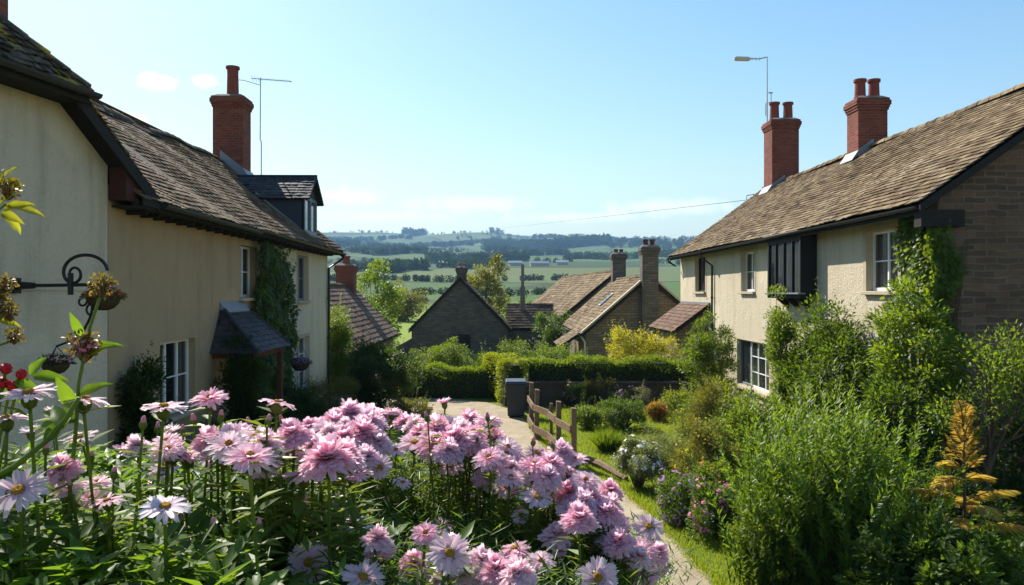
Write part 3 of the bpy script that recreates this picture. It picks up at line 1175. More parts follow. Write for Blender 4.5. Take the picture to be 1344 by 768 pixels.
def tile_slope(mb, O, A, U, L, S, tw=0.2, ex=0.17, th=0.018, sag=None, skip=None, jit=1.0, bias=0.0, mi=0):
    O, A, U = Vector(O), Vector(A).normalized(), Vector(U).normalized()
    N = A.cross(U)
    if N.z < 0:
        N = -N
    rows = int(S / ex) + 1
    for r in range(rows):
        y = -0.05 + r * ex
        y1 = min(y + ex * 1.3, S + 0.02)
        if y1 - y < 0.03:
            continue
        x = -tw * (0.5 if r % 2 else 0) * random.uniform(0.8, 1.2)
        rowr = random.uniform(-0.07, 0.07)
        while x < L - 0.01:
            ww = tw * random.uniform(0.78, 1.22)
            a, b = max(0, x) + 0.003, min(L, x + ww) - 0.003
            x += ww
            if b - a < 0.03:
                continue
            cx, cyy = (a + b) / 2, (y + y1) / 2
            c = O + A * cx + U * cyy
            if skip and skip(c):
                continue
            sg = sag(cx, cyy) if sag else 0.0
            lo = th * 1.15 + random.uniform(0, 0.010) * jit + sg
            tw_ = random.uniform(-0.006, 0.006) * jit
            dy = random.uniform(-0.016, 0.016) * jit
            hi = 0.003 + sg
            rnd = min(1, max(0, random.gauss(0.5 + bias, 0.29) + rowr))
            if random.random() < 0.006:
                dy -= 0.06
            vs = []
            for (xx, yy, h) in ((a, y + dy, lo + tw_), (b, y + dy - tw_, lo - tw_), (b, y1, hi), (a, y1, hi)):
                base = O + A * xx + U * yy
                vs.append(base + N * h)
                vs.append(base + N * (h + th))
            # 0b 1t 2b 3t 4b 5t 6b 7t
            mb.add(vs, [(1, 3, 5, 7), (0, 2, 3, 1), (2, 4, 5, 3), (6, 0, 1, 7), (0, 6, 4, 2)], rnd, mi)


def ridge_tiles(mb, a, b, r=0.11, step=0.42, sag=None):
    a, b = Vector(a), Vector(b)
    d = (b - a)
    L = d.length
    d.normalize()
    sd_ = d.cross(Vector((0, 0, 1))).normalized()
    up = sd_.cross(d)
    n = max(1, int(L / step))
    for i in range(n):
        p0 = a + d * (L * i / n - 0.015) + up * random.uniform(-0.008, 0.012)
        p1 = a + d * (L * (i + 1) / n + 0.015) + up * random.uniform(-0.008, 0.012)
        if sag:
            p0 = p0 + Vector((0, 0, sag(L * i / n)))
            p1 = p1 + Vector((0, 0, sag(L * (i + 1) / n)))
        vs = []
        for p, k in ((p0, 1.06), (p1, 0.96)):
            for j in range(7):
                an = PI * j / 6
                vs.append(p + sd_ * (math.cos(an) * r * k * 1.15) + up * (math.sin(an) * r * k - 0.035))
        mb.add(vs, [(j, j + 1, j + 8, j + 7) for j in range(6)] + [[0, 1, 2, 3, 4, 5, 6], [13, 12, 11, 10, 9, 8, 7]], random.random())


def chimney(parent, x0, x1, y0, y1, z0, z1, pots, cap=0.0, pot_h=0.65, pot_r=0.16, mat=None, flash=True, potmat=None):
    """brick stack with corbelled head, mortar cap and clay pots; the pots are parts of the stack"""
    mat = mat or M_BRICK
    mb = MB()
    h = 0.075
    mb.box((x0, y0, z0), (x1, y1, z1 - 5 * h))
    for i, e in enumerate((0.03, 0.055, 0.085, 0.085, 0.05)):
        za = z1 - (5 - i) * h
        mb.box((x0 - e, y0 - e, za), (x1 + e, y1 + e, za + h - 0.003))
    st = mb.build('chimney', mat, parent, bevel=0.008)
    mb = MB()
    mb.hexa([(x0 - 0.03, y0 - 0.03, z1), (x1 + 0.03, y0 - 0.03, z1), (x1 + 0.03, y1 + 0.03, z1), (x0 - 0.03, y1 + 0.03, z1)],
            [(x0 + 0.12, y0 + 0.12, z1 + 0.09), (x1 - 0.12, y0 + 0.12, z1 + 0.09), (x1 - 0.12, y1 - 0.12, z1 + 0.09), (x0 + 0.12, y1 - 0.12, z1 + 0.09)])
    mb.build('cap', M_CAPST, st)
    for px_, py_ in pots:
        mb = MB()
        r = pot_r
        mb.lathe([(r * 1.1, 0), (r * 1.1, 0.06), (r, 0.08), (r * 0.92, pot_h * 0.75), (r * 0.95, pot_h - 0.1), (r * 1.16, pot_h - 0.09), (r * 1.16, pot_h - 0.01), (r * 0.85, pot_h), (r * 0.8, pot_h - 0.2)], (px_, py_, z1 + 0.05), 18)
        mb.build('chimney_pot', potmat or M_TERRA, st, smooth=False)
    return st


def gutter(parent, a, b, r=0.06):
    mb = MB()
    a, b = Vector(a), Vector(b)
    d = (b - a).normalized()
    s = d.cross(Vector((0, 0, 1))).normalized()
    vs = []
    for p in (a, b):
        for rr in (r, r - 0.008):
            for j in range(7):
                an = PI + PI * j / 6
                vs.append(p + s * (math.cos(an) * rr) + Vector((0, 0, math.sin(an) * rr)))
    fs = []
    for j in range(6):
        fs.append((j, j + 1, j + 15, j + 14))
        fs.append((j + 7, j + 21, j + 22, j + 8))
    fs += [(0, 14, 21, 7), (6, 13, 27, 20)]
    fs += [list(range(7)), list(range(20, 13, -1))]
    mb.add(vs, fs)
    n = int((b - a).length / 1.1)
    for i in range(n):
        p = a + d * (0.4 + i * 1.1)
        mb.box((p.x - 0.015, p.y - 0.015, p.z - r - 0.012), (p.x + 0.015, p.y + 0.015, p.z - r + 0.02))
    return mb.build('gutter', M_BLACK, parent)


def downpipe(parent, pts, r=0.038, mat=None):
    mb = MB()
    mb.tube(pts, r, 10)
    for z in np.arange(pts[-1][2] + 0.5, pts[-2][2], 1.4):
        p = Vector(pts[-1])
        mb.lathe([(r + 0.014, 0), (r + 0.014, 0.06)], (p.x, p.y, z), 10)
    return mb.build('downpipe', mat or M_BLACK, parent, smooth=False)


def ivy(parent, M, region, n, depth=0.16, ll=0.085, mat=None, name='ivy', leaf='ivy', hang=0.5):
    """leaves of a creeper in wall coordinates; region(u, z) gives the thickness factor (0 = none)"""
    mat = mat or L_DARK
    return n


# ================================================================== RIGHT HOUSE
XR, Y0R, Y1R = 7.93, 14.2, 34.3
RR = thing('roughcast_house', 'long cream roughcast house on the right, two red chimneys and a dark oriel window', 'house', (XR, Y0R, 0))
MR = frame((XR, Y0R, 0), (0, 1, 0), (-1, 0, 0))
HR = 5.33
U = lambda yy: yy - Y0R
holes = [(U(15.6), U(16.95), 3.6, 4.86), (U(24.4), U(25.7), 3.6, 4.86), (U(30.2), U(31.7), 3.6, 4.95), (U(23.1), U(26.2), 0.58, 2.05), (U(19.75), U(21.85), 3.6, 4.85)]
mb = MB(MR)
wall_open(mb, Y1R - Y0R, -0.3, HR, holes)
mb.build('wall', M_CREAM, RR)
# inner back of the rooms, so that the windows look into dim rooms
XRB, XRI, ZRI = 15.41, 11.67, 8.1
gp = [(0.004, -0.3), (0.004, HR), (XRI - XR, ZRI - 0.2), (XRB - XR + 0.004, HR), (XRB - XR + 0.004, -0.3)]
mb = MB(frame((XR, Y0R, 0), (1, 0, 0), (0, -1, 0)))
mb.prism([(p[0], p[1]) for p in gp], 0.004, -0.3)
mb.build('gable_wall', M_GABLE, RR, label='brown weathered brick gable wall')
mb = MB(frame((XR, Y1R, 0), (1, 0, 0), (0, -1, 0)))
mb.prism(gp, 0.3, -0.004)
mb.build('gable_wall', M_CREAM, RR)
mb = MB()
mb.box((XRB - 0.3, Y0R + 0.3, -0.3), (XRB, Y1R - 0.3, HR))
mb.build('wall', M_CREAM, RR)
mb = MB()
mb.box((XR + 3.4, Y0R + 0.35, -0.2), (XR + 3.5, Y1R - 0.35, 5.4))
mb.box((XR + 0.32, Y0R + 0.35, 2.6), (XR + 3.38, Y1R - 0.35, 2.75))
mb.box((XR + 0.32, Y0R + 0.35, 5.3), (XR + 3.38, Y1R - 0.35, 5.38))
mb.build('room_partition', M_INNER, RR)
WR_ = []
WR_.append(window(RR, MR, *holes[0], cols=2, rows=2, curtain=0.22))
WR_.append(window(RR, MR, *holes[1], cols=2, rows=2, curtain=0.25))
WR_.append(window(RR, MR, *holes[2], cols=2, rows=1, curtain=0.0, fm=M_DARKWOOD, label='dark framed window near the far end'))
window(RR, MR, holes[3][0], holes[3][0] + 2.05, holes[3][2], holes[3][3], cols=3, rows=3, curtain=0.14, sill=False, name='window')
window(RR, MR, holes[3][0] + 2.06, holes[3][1], holes[3][2], holes[3][3], cols=1, rows=1, curtain=0, fm=M_GREYP, sill=False)
mb = MB(MR)
mb.box((holes[3][0] - 0.1, -0.12, 0.47), (holes[3][1] + 0.1, 0.1, 0.575))
mb.build('sill', M_SILL, RR, bevel=0.012)
# stone surrounds of the upper windows, 3 mm proud
mb = MB(MR)
for h, wn_ in zip((holes[0], holes[1], holes[2]), WR_):
    mb = MB(MR)
    mb.box((h[0] - 0.14, -0.02, h[2] - 0.02), (h[0] - 0.003, 0.012, h[3] + 0.12))
    mb.box((h[1] + 0.003, -0.02, h[2] - 0.02), (h[1] + 0.14, 0.012, h[3] + 0.12))
    mb.box((h[0] - 0.003, -0.02, h[3] + 0.003), (h[1] + 0.003, 0.012, h[3] + 0.12))
    mb.build('surround', M_SILL, wn_)
# oriel window
ou0, ou1, op = U(19.6), U(22.0), 0.42
mb = MB(MR)
mb.box((ou0, 0.003, 3.42), (ou1, op, 3.52))
mb.box((ou0, 0.003, 4.86), (ou1, op, 5.1))
for a in (ou0, ou1 - 0.09):
    mb.box((a, op - 0.09, 3.52), (a + 0.09, op, 4.86))
mb.box((ou0, 0.003, 3.52), (ou0 + 0.04, op - 0.09, 4.86))
mb.box((ou1 - 0.04, 0.003, 3.52), (ou1, op - 0.09, 4.86))
for i in (1, 2, 3):
    c = ou0 + (ou1 - ou0) * i / 4
    mb.box((c - 0.035, op - 0.08, 3.52), (c + 0.035, op - 0.005, 4.86))
for b in (0.3, 1.0, 1.7):
    mb.add([(ou0 + 0.2 + b, 0.003, 3.42), (ou0 + 0.3 + b, 0.003, 3.42), (ou0 + 0.3 + b, op * 0.8, 3.418), (ou0 + 0.2 + b, op * 0.8, 3.418), (ou0 + 0.2 + b, 0.003, 3.12), (ou0 + 0.3 + b, 0.003, 3.12)], [(0, 3, 2, 1), (4, 5, 2, 3), (0, 4, 3), (1, 2, 5), (0, 1, 5, 4)])
ori = mb.build('oriel_window', M_DARKWOOD, RR, bevel=0.006, label='dark timber oriel window jutting from the wall')
mb = MB(MR)
mb.box((ou0 + 0.09, op - 0.05, 3.53), (ou1 - 0.09, op - 0.045, 4.85))
mb.build('pane', M_GLASS, ori)
mb = MB(MR)
vs = []
for i in range(61):
    vs += [(ou0 + 0.12 + (ou1 - ou0 - 0.24) * i / 60, op - 0.18 + 0.03 * math.sin(i * 1.2), 3.54), (ou0 + 0.12 + (ou1 - ou0 - 0.24) * i / 60, op - 0.18 + 0.03 * math.sin(i * 1.2), 4.84)]
mb.add(vs, [(2 * i, 2 * i + 1, 2 * i + 3, 2 * i + 2) for i in range(60)])
mb.build('curtain', mat_plain('dark_net_curtain', (0.6, 0.6, 0.62), 0.9, 0.1), ori, smooth=True)
mb = MB(MR)
mb.hexa([(ou0 - 0.1, 0.003, 5.1), (ou1 + 0.1, 0.003, 5.1), (ou1 + 0.1, op + 0.1, 5.04), (ou0 - 0.1, op + 0.1, 5.04)], [(ou0 - 0.1, 0.003, 5.26), (ou1 + 0.1, 0.003, 5.26), (ou1 + 0.1, op + 0.1, 5.11), (ou0 - 0.1, op + 0.1, 5.11)])
mb.build('canopy', M_LEAD, ori)
mb = MB(MR)
mb.box((ou0 - 0.05, op - 0.12, 3.525), (ou1 + 0.05, op + 0.07, 3.565))
mb.build('sill', M_GREYP, ori, bevel=0.006)

# roof
EXR, EZR = 7.48, 5.16
ua = Vector((XRI - EXR, 0, ZRI - EZR))
SR = ua.length
ua.normalize()
sagR = lambda x, y: 0.05 * math.sin(x * 0.55 + 0.6) * math.sin(y * 0.7 + 0.4) - 0.03 * math.sin(PI * min(max(x / 20.6, 0), 1))
mb = MB()
ya, yb = Y0R - 0.28, Y1R + 0.2
tile_slope(mb, (EXR, ya, EZR), (0, 1, 0), ua, yb - ya, SR, 0.24, 0.168, 0.02, sagR)
ub = Vector((-(XRI - EXR), 0, ZRI - EZR)).normalized()
tile_slope(mb, (2 * XRI - EXR, ya, EZR), (0, 1, 0), ub, yb - ya, SR, 0.5, 0.33, 0.02)
# deck below the slates
nN = Vector((-ua.z, 0, ua.x))
for s in (1, -1):
    e = Vector((XRI - s * (XRI - EXR), 0, EZR))
    r_ = Vector((XRI, 0, ZRI))
    dn = Vector((s * ua.z, 0, -ua.x))
    off = dn * 0.05
    poly = [e + off, r_ + off, r_ + dn * 0.16, e + dn * 0.14]
    mb.hexa([(q.x, ya + 0.02, q.z) for q in poly], [(q.x, yb - 0.02, q.z) for q in poly], 0.2, 1)
rf = mb.build('roof', [M_TILE_R, M_DARKWOOD], RR)
mb = MB()
ridge_tiles(mb, (XRI, ya, ZRI + 0.0), (XRI, yb, ZRI + 0.0), 0.13, 0.45, lambda x: 0.02 * math.sin(x * 0.7))
mb.build('ridge', M_TILE_R, rf)
mb = MB()
for yy, s in ((ya - 0.03, 1), (yb - 0.01, 1)):
    for sgn in (1, -1):
        a = Vector((XRI - sgn * (XRI - EXR + 0.03), yy, EZR - 0.03))
        b = Vector((XRI, yy, ZRI - 0.02))
        mb.hexa([a, b, b - Vector((0, 0, 0.15)), a - Vector((0, 0, 0.15))], [q + Vector((0, 0.035, 0)) for q in (a, b, b - Vector((0, 0, 0.15)), a - Vector((0, 0, 0.15)))])
# boxed eave end at the near gable
mb.box((EXR + 0.02, Y0R - 0.25, EZR - 0.42), (XR + 0.35, Y0R - 0.006, EZR - 0.12))
mb.box((EXR + 0.03, ya + 0.04, EZR - 0.2), (EXR + 0.06, yb - 0.02, EZR - 0.03))
mb.build('bargeboard', M_DARKWOOD, rf)
gutter(RR, (EXR - 0.05, ya + 0.05, EZR - 0.06), (EXR - 0.05, yb + 0.05, EZR - 0.09))
downpipe(RR, [(EXR - 0.05, 29.0, EZR - 0.14), (EXR, 29.0, EZR - 0.32), (XR - 0.07, 29.0, EZR - 0.6), (XR - 0.07, 29.0, 0.05)])
downpipe(RR, [(EXR - 0.05, yb, EZR - 0.14), (EXR - 0.02, yb, EZR - 0.26), (EXR + 0.28, yb - 0.05, EZR - 0.45)])
def roofzR(x):
    return EZR + (x - EXR) * ua.z / ua.x
CH1 = chimney(RR, 11.2, 12.12, 24.5, 25.3, 7.2, 9.62, [(11.44, 24.9), (11.88, 24.9)], pot_h=0.62, pot_r=0.17)
CH2 = chimney(RR, 11.15, 12.25, 32.1, 33.1, 7.2, 10.6, [(11.42, 32.6), (11.98, 32.6)], pot_h=0.75, pot_r=0.19)
for (x0, x1, y0, y1), ch_ in (((11.2, 12.12, 24.5, 25.3), CH1), ((11.15, 12.25, 32.1, 33.1), CH2)):
    mb = MB()
    e = 0.02
    zf = roofzR(x0) + 0.07
    zr = ZRI + 0.09
    # apron on the slope, soakers along both sides
    mb.hexa([(x0 - 0.22, y0 - 0.05, roofzR(x0 - 0.22) + 0.05), (x0 - e, y0 - 0.05, zf), (x0 - e, y1 + 0.05, zf), (x0 - 0.22, y1 + 0.05, roofzR(x0 - 0.22) + 0.05)],
            [(x0 - 0.22, y0 - 0.05, roofzR(x0 - 0.22) + 0.07), (x0 - e, y0 - 0.05, zf + 0.14), (x0 - e, y1 + 0.05, zf + 0.14), (x0 - 0.22, y1 + 0.05, roofzR(x0 - 0.22) + 0.07)])
    for yy in (y0 - e - 0.004, y1 + 0.004):
        mb.hexa([(x0 - e, yy, zf - 0.1), (XRI, yy, zr - 0.1), (XRI, yy + e, zr - 0.1), (x0 - e, yy + e, zf - 0.1)], [(x0 - e, yy, zf + 0.16), (XRI, yy, zr + 0.16), (XRI, yy + e, zr + 0.16), (x0 - e, yy + e, zf + 0.16)])
    mb.build('flashing', M_LEAD, ch_)

# porch lean-to on the front wall at the far end
lx = 6.55
mb = MB()
u2 = Vector((XR - lx, 0, 1.02)).normalized()
s2 = math.hypot(XR - lx, 1.02)
tile_slope(mb, (lx, 29.5, 2.12), (0, 1, 0), u2, 4.6, s2 - 0.02, 0.26, 0.2, 0.02)
dn = Vector((u2.z, 0, -u2.x))
pl = [Vector((lx, 0, 2.12)) + dn * 0.03, Vector((XR - 0.004, 0, 3.13)) + dn * 0.03, Vector((XR - 0.004, 0, 3.13)) + dn * 0.12, Vector((lx, 0, 2.12)) + dn * 0.12]
mb.hexa([(q.x, 29.52, q.z) for q in pl], [(q.x, 34.08, q.z) for q in pl], 0.2, 1)
lt = mb.build('porch_roof', [M_TILE_RED, M_DARKWOOD], RR, label='small tiled lean-to roof at the far end')
mb = MB()
mb.hexa([(lx + 0.2, 29.75, -0.3), (XR - 0.003, 29.75, -0.3), (XR - 0.003, 29.95, -0.3), (lx + 0.2, 29.95, -0.3)], [(lx + 0.2, 29.75, 2.12), (XR - 0.003, 29.75, 2.97), (XR - 0.003, 29.95, 2.97), (lx + 0.2, 29.95, 2.12)])
mb.box((lx + 0.2, 29.95, -0.3), (lx + 0.4, 34.0, 2.08))
mb.hexa([(lx + 0.2, 33.8, -0.3), (XR - 0.003, 33.8, -0.3), (XR - 0.003, 34.0, -0.3), (lx + 0.2, 34.0, -0.3)], [(lx + 0.2, 33.8, 2.1), (XR - 0.003, 33.8, 2.95), (XR - 0.003, 34.0, 2.95), (lx + 0.2, 34.0, 2.1)])
mb.build('porch_wall', M_STONE, RR)
mb = MB()
mb.box((XR - 0.06, 29.5, 3.12), (XR - 0.004, 34.1, 3.2))
mb.build('flashing', M_LEAD, lt)

# aerial beside the far chimney: mast with arm and pale rod head
mp_ = P(1007, 155, 33.3)
AE = thing('roof_aerial', 'thin metal mast with a pale rod on its side arm, by the far right chimney', 'aerial', (mp_.x, mp_.y, mp_.z - 1.2))
t_ = P(1007, 75, 33.3)
mb = MB()
mb.tube([(mp_.x, mp_.y, mp_.z - 1.2), (mp_.x, mp_.y, mp_.z + 0.4), t_], [0.03, 0.028, 0.02], 8)
k_ = P(1012, 121, 33.3)
mb.tube([P(1005, 152, 33.3), P(1005, 136, 33.3), P(1012, 134, 33.3), k_], 0.022, 6)
mb.tube([P(1008.5, 122, 33.3), P(1014, 122, 33.3)], 0.03, 6)
mb.build('mast', M_METAL, AE, uv=False)
mb = MB()
mb.tube([t_, P(996, 77.5, 33.2), P(984, 77, 33.1)], 0.025, 6)
for px in (987, 992, 997):
    mb.tube([P(px, 75, 33.1), P(px, 80, 33.1)], 0.012, 5)
mb.build('arm', M_METAL, AE, uv=False)
mb = MB()
mb.tube([P(985, 77.5, 33.1), P(982, 77.5, 33.1), P(966, 77, 33.0), P(963.5, 77, 33.0)], [0.05, 0.095, 0.1, 0.06], 10)
mb.build('head', mat_plain('pale_plastic', (0.55, 0.5, 0.42), 0.5), AE, uv=False)

# overhead wire with its bracket on the far verge
wa = P(986, 262, 34.6)
WR = thing('overhead_wire', 'thin black overhead wire sagging away from the right house towards the hills', 'wire', wa)
mb = MB()
pts = []
wb = P(640, 302, 2780)
for i in range(41):
    f = (i / 40) ** 4
    q = wa.lerp(wb, f)
    pts.append(q)
mb.tube(pts, [0.012 + 0.06 * (i / 40) ** 3 for i in range(41)], 5)
mb.build('cable', M_BLACK, WR, uv=False)
mb = MB()
mb.tube([P(980, 263, 34.5), P(980, 257, 34.5), P(990, 255, 34.5), P(990, 262, 34.6)], 0.022, 6)
mb.build('bracket', M_METAL, WR, uv=False)

# ================================================================== LEFT LONG HOUSE
XL, Y0L, Y1L = -5.96, 12.32, 28.1
LH = thing('long_rendered_house', 'long rendered house on the left, taupe then cream, with dormer and tiled porch', 'house', (XL, Y0L, 0))
ML = frame((XL, Y1L, 0), (0, -1, 0), (1, 0, 0))      # local x runs from the far corner towards the camera
V = lambda yy: Y1L - yy
HL = 5.2
YS = 19.9   # where taupe render gives way to cream
hl = [(V(19.75), V(18.6), 3.45, 4.68), (V(25.2), V(23.9), 3.32, 4.7), (V(25.35), V(23.95), 0.58, 2.2), (V(15.85), V(14.2), 1.3, 2.68), (V(19.0), V(17.95), -0.1, 2.0)]
mb = MB(ML)
wall_open(mb, V(YS), -0.3, HL, [h for h in hl if h[1] < V(YS) + 0.01])
wall_open_cream = mb.build('wall', M_OFFWHITE, LH, label='cream rendered far half of the street wall')
mb = MB(frame((XL, YS, 0), (0, -1, 0), (1, 0, 0)))
wall_open(mb, YS - Y0L, -0.3, HL, [(h[0] - V(YS), h[1] - V(YS), h[2], h[3]) for h in hl if h[0] > V(YS) - 0.01])
mb.build('wall', M_TAUPE, LH, label='taupe rendered near half of the street wall')
XBL, XIL, ZIL = -12.8, -9.38, 8.08
EXL, EZL = -5.5, 5.02
gp = [(-0.004, -0.3), (-0.004, HL), (XIL - XBL, ZIL - 0.2), (XL - XBL - 0.004, HL), (XL - XBL - 0.004, -0.3)]
mb = MB(frame((XBL, Y1L, 0), (1, 0, 0), (0, -1, 0)))
mb.prism(gp, 0.004, 0.3)
mb.build('gable_wall', M_OFFWHITE, LH)
mb = MB(frame((XBL, Y0L, 0), (1, 0, 0), (0, -1, 0)))
mb.prism(gp, 0.0, -0.3)
mb.build('gable_wall', M_TAUPE, LH)
mb = MB()
mb.box((XBL, Y0L + 0.3, -0.3), (XBL + 0.3, Y1L - 0.3, HL))
mb.build('wall', M_TAUPE, LH)
mb = MB()
mb.box((XL - 3.4, Y0L + 0.35, -0.2), (XL - 3.3, Y1L - 0.35, 5.2))
mb.box((XL - 3.28, Y0L + 0.35, 2.75), (XL - 0.32, Y1L - 0.35, 2.9))
mb.build('room_partition', M_INNER, LH)
window(LH, ML, *hl[0], cols=2, rows=2, curtain=0.2)
WL1 = window(LH, ML, *hl[1], cols=2, rows=2, curtain=0.15, fm=M_GREYP)
WL2 = window(LH, ML, *hl[2], cols=2, rows=3, curtain=0.2)
window(LH, ML, *hl[3], cols=3, rows=2, curtain=0.18, label='white casement window low beside the climber')
mb = MB(ML)
mb.box((hl[4][0] + 0.01, -0.2, 0.0), (hl[4][1] - 0.01, -0.14, 1.98))
for a in (0.12, 0.58):
    mb.box((hl[4][0] + a, -0.138, 0.2), (hl[4][0] + a + 0.36, -0.125, 0.95))
    mb.box((hl[4][0] + a, -0.138, 1.1), (hl[4][0] + a + 0.36, -0.125, 1.85))
dr = mb.build('door', M_BROWN, LH, bevel=0.005)
mb = MB(ML)
mb.lathe([(0.0, 0), (0.035, 0.01), (0.035, 0.03), (0.02, 0.05)], (0, 0, 0), 10, M=Matrix.Translation((hl[4][0] + 0.12, -0.137, 1.02)) @ Matrix.Rotation(-PI / 2, 4, 'X'))
mb.build('handle', M_METAL, dr)
# stone surrounds on the cream half
mb = MB(ML)
for h, wn_ in ((hl[1], WL1), (hl[2], WL2)):
    mb = MB(ML)
    mb.box((h[0] - 0.1, -0.02, h[2] - 0.02), (h[0] - 0.003, 0.01, h[3] + 0.1))
    mb.box((h[1] + 0.003, -0.02, h[2] - 0.02), (h[1] + 0.1, 0.01, h[3] + 0.1))
    mb.box((h[0] - 0.003, -0.02, h[3] + 0.003), (h[1] + 0.003, 0.01, h[3] + 0.1))
    mb.build('surround', M_SILL, wn_)
mb = MB(ML)
mb.box((V(20.25), 0.004, 1.3), (V(20.1), 0.07, 1.55))
mb.build('meter_box', M_GREYP, LH)

# roof with an old sagging ridge and a stepped eave
ua = Vector((XIL - EXL, 0, ZIL - EZL))
SL = ua.length
ua.normalize()
ya, yb = Y0L + 0.1, Y1L + 0.3
def sagL(x, y):
    f = y / SL
    return -0.16 * math.sin(PI * min(1, max(0, x / 15))) * f + 0.05 * math.sin(x * 0.9 + 1) * math.sin(y * 0.8) + 0.03 * math.sin(x * 2.1 + y)
dox, doy0, doy1 = -6.05, 25.05, 26.75
def skipd(c):
    return doy0 + 0.05 < c.y < doy1 - 0.05 and -8.35 < c.x < dox and c.z < 7.3 - max(0, abs(c.y - 25.9) - 0.1) * 0.9
mb = MB()
tile_slope(mb, (EXL, ya, EZL), (0, 1, 0), ua, yb - ya, SL, 0.2, 0.165, 0.022, sagL, skipd, 0.9)
ub = Vector((-(XIL - EXL), 0, ZIL - EZL)).normalized()
tile_slope(mb, (2 * XIL - EXL, ya, EZL), (0, 1, 0), ub, yb - ya, SL, 0.5, 0.33, 0.02)
for s in (1, -1):
    e = Vector((XIL - s * (XIL - EXL), 0, EZL))
    r_ = Vector((XIL, 0, ZIL))
    dn = Vector((s * -ua.z, 0, ua.x))
    if dn.z > 0:
        dn = -dn
    n = 15
    for i in range(n):
        q0, q1 = ya + 0.02 + (yb - ya - 0.04) * i / n, ya + 0.02 + (yb - ya - 0.04) * (i + 1) / n
        ring = []
        for q in (q0, q1):
            k0, k1 = (sagL(q - ya, 0), sagL(q - ya, SL)) if s == 1 else (0, sagL(q - ya, SL))
            ring.append([(p.x, q, p.z) for p in (e + dn * (0.05 - k0), r_ + dn * (0.07 - k1), r_ + dn * (0.2 - k1), e + dn * (0.15 - k0))])
        if s == 1 and q0 > doy0 - 0.9 and q1 < doy1 + 0.9:
            pass
        mb.hexa(ring[0], ring[1], 0.2, 1)
rl = mb.build('roof', [M_TILE_L, M_DARKWOOD], LH)
mb = MB()
ridge_tiles(mb, (XIL, ya, ZIL), (XIL, yb, ZIL), 0.12, 0.4, lambda x: sagL(x, SL) + 0.02)
mb.build('ridge', M_TILE_L, rl)
mb = MB()
for yy in (yb - 0.005,):
    a, b = Vector((EXL + 0.03, yy, EZL - 0.03)), Vector((XIL, yy, ZIL - 0.02))
    c, d = b - Vector((0, 0, 0.24)), a - Vector((0, 0, 0.2))
    mb.hexa([a, b, c, d], [q + Vector((0, 0.035, 0)) for q in (a, b, c, d)])
# sprocketed lower eave course on the near half, it stands out further
mb.hexa([(EXL + 0.01, ya, EZL - 0.1), (EXL + 0.04, ya, EZL - 0.1), (EXL + 0.04, yb, EZL - 0.1), (EXL + 0.01, yb, EZL - 0.1)], [(EXL + 0.01, ya, EZL + 0.03), (EXL + 0.04, ya, EZL + 0.03), (EXL + 0.04, yb, EZL + 0.03), (EXL + 0.01, yb, EZL + 0.03)])
mb.box((XL + 0.004, ya, EZL - 0.13), (EXL, yb - 0.01, EZL - 0.1))
for i in range(30):
    yy = 12.9 + i * 0.5
    mb.box((XL + 0.004, yy, EZL - 0.2), (EXL - 0.14, yy + 0.07, EZL - 0.135))
mb.build('fascia', M_DARKWOOD, rl)
gutter(LH, (EXL + 0.1, ya + 0.6, EZL - 0.02), (EXL + 0.1, 18.3, EZL - 0.06), 0.07)
gutter(LH, (EXL + 0.09, 18.32, EZL - 0.0), (EXL + 0.09, yb + 0.05, EZL - 0.07), 0.06)
downpipe(LH, [(EXL + 0.09, yb - 0.1, EZL - 0.12), (EXL + 0.05, yb - 0.15, EZL - 0.25), (XL + 0.07, yb - 0.42, EZL - 0.6), (XL + 0.07, yb - 0.42, 0.05)], 0.045)
# swan-neck at the near end
mb = MB()
e0 = P(180, 262, 13.0)
mb.tube([e0, e0 + Vector((0, 0, -0.12)), e0 + Vector((-0.06, 0, -0.17)), e0 + Vector((-0.5, -0.02, -0.18))], 0.045, 10)
mb.build('swan_neck_pipe', M_BLACK, LH)
CHL = chimney(LH, -9.65, -8.62, 27.2, 28.05, 6.8, 10.25, [(-9.1, 27.6)], pot_h=1.05, pot_r=0.2)
mb = MB()
zc = EZL + (EXL + 8.62) * ua.z / -ua.x if False else EZL + (-8.62 - EXL) * ua.z / ua.x
mb.hexa([(-8.6, 27.1, zc + 0.0), (-8.3, 27.1, zc - 0.22), (-8.3, 28.15, zc - 0.22), (-8.6, 28.15, zc)], [(-8.6, 27.1, zc + 0.3), (-8.3, 27.1, zc - 0.13), (-8.3, 28.15, zc - 0.13), (-8.6, 28.15, zc + 0.3)])
zt = ZIL + 0.1
mb.hexa([(-8.6, 27.13, zc), (XIL, 27.13, zt - 0.1), (XIL, 27.19, zt - 0.1), (-8.6, 27.19, zc)], [(-8.6, 27.13, zc + 0.3), (XIL, 27.13, zt + 0.22), (XIL, 27.19, zt + 0.22), (-8.6, 27.19, zc + 0.3)])
mb.build('flashing', M_LEAD, CHL)

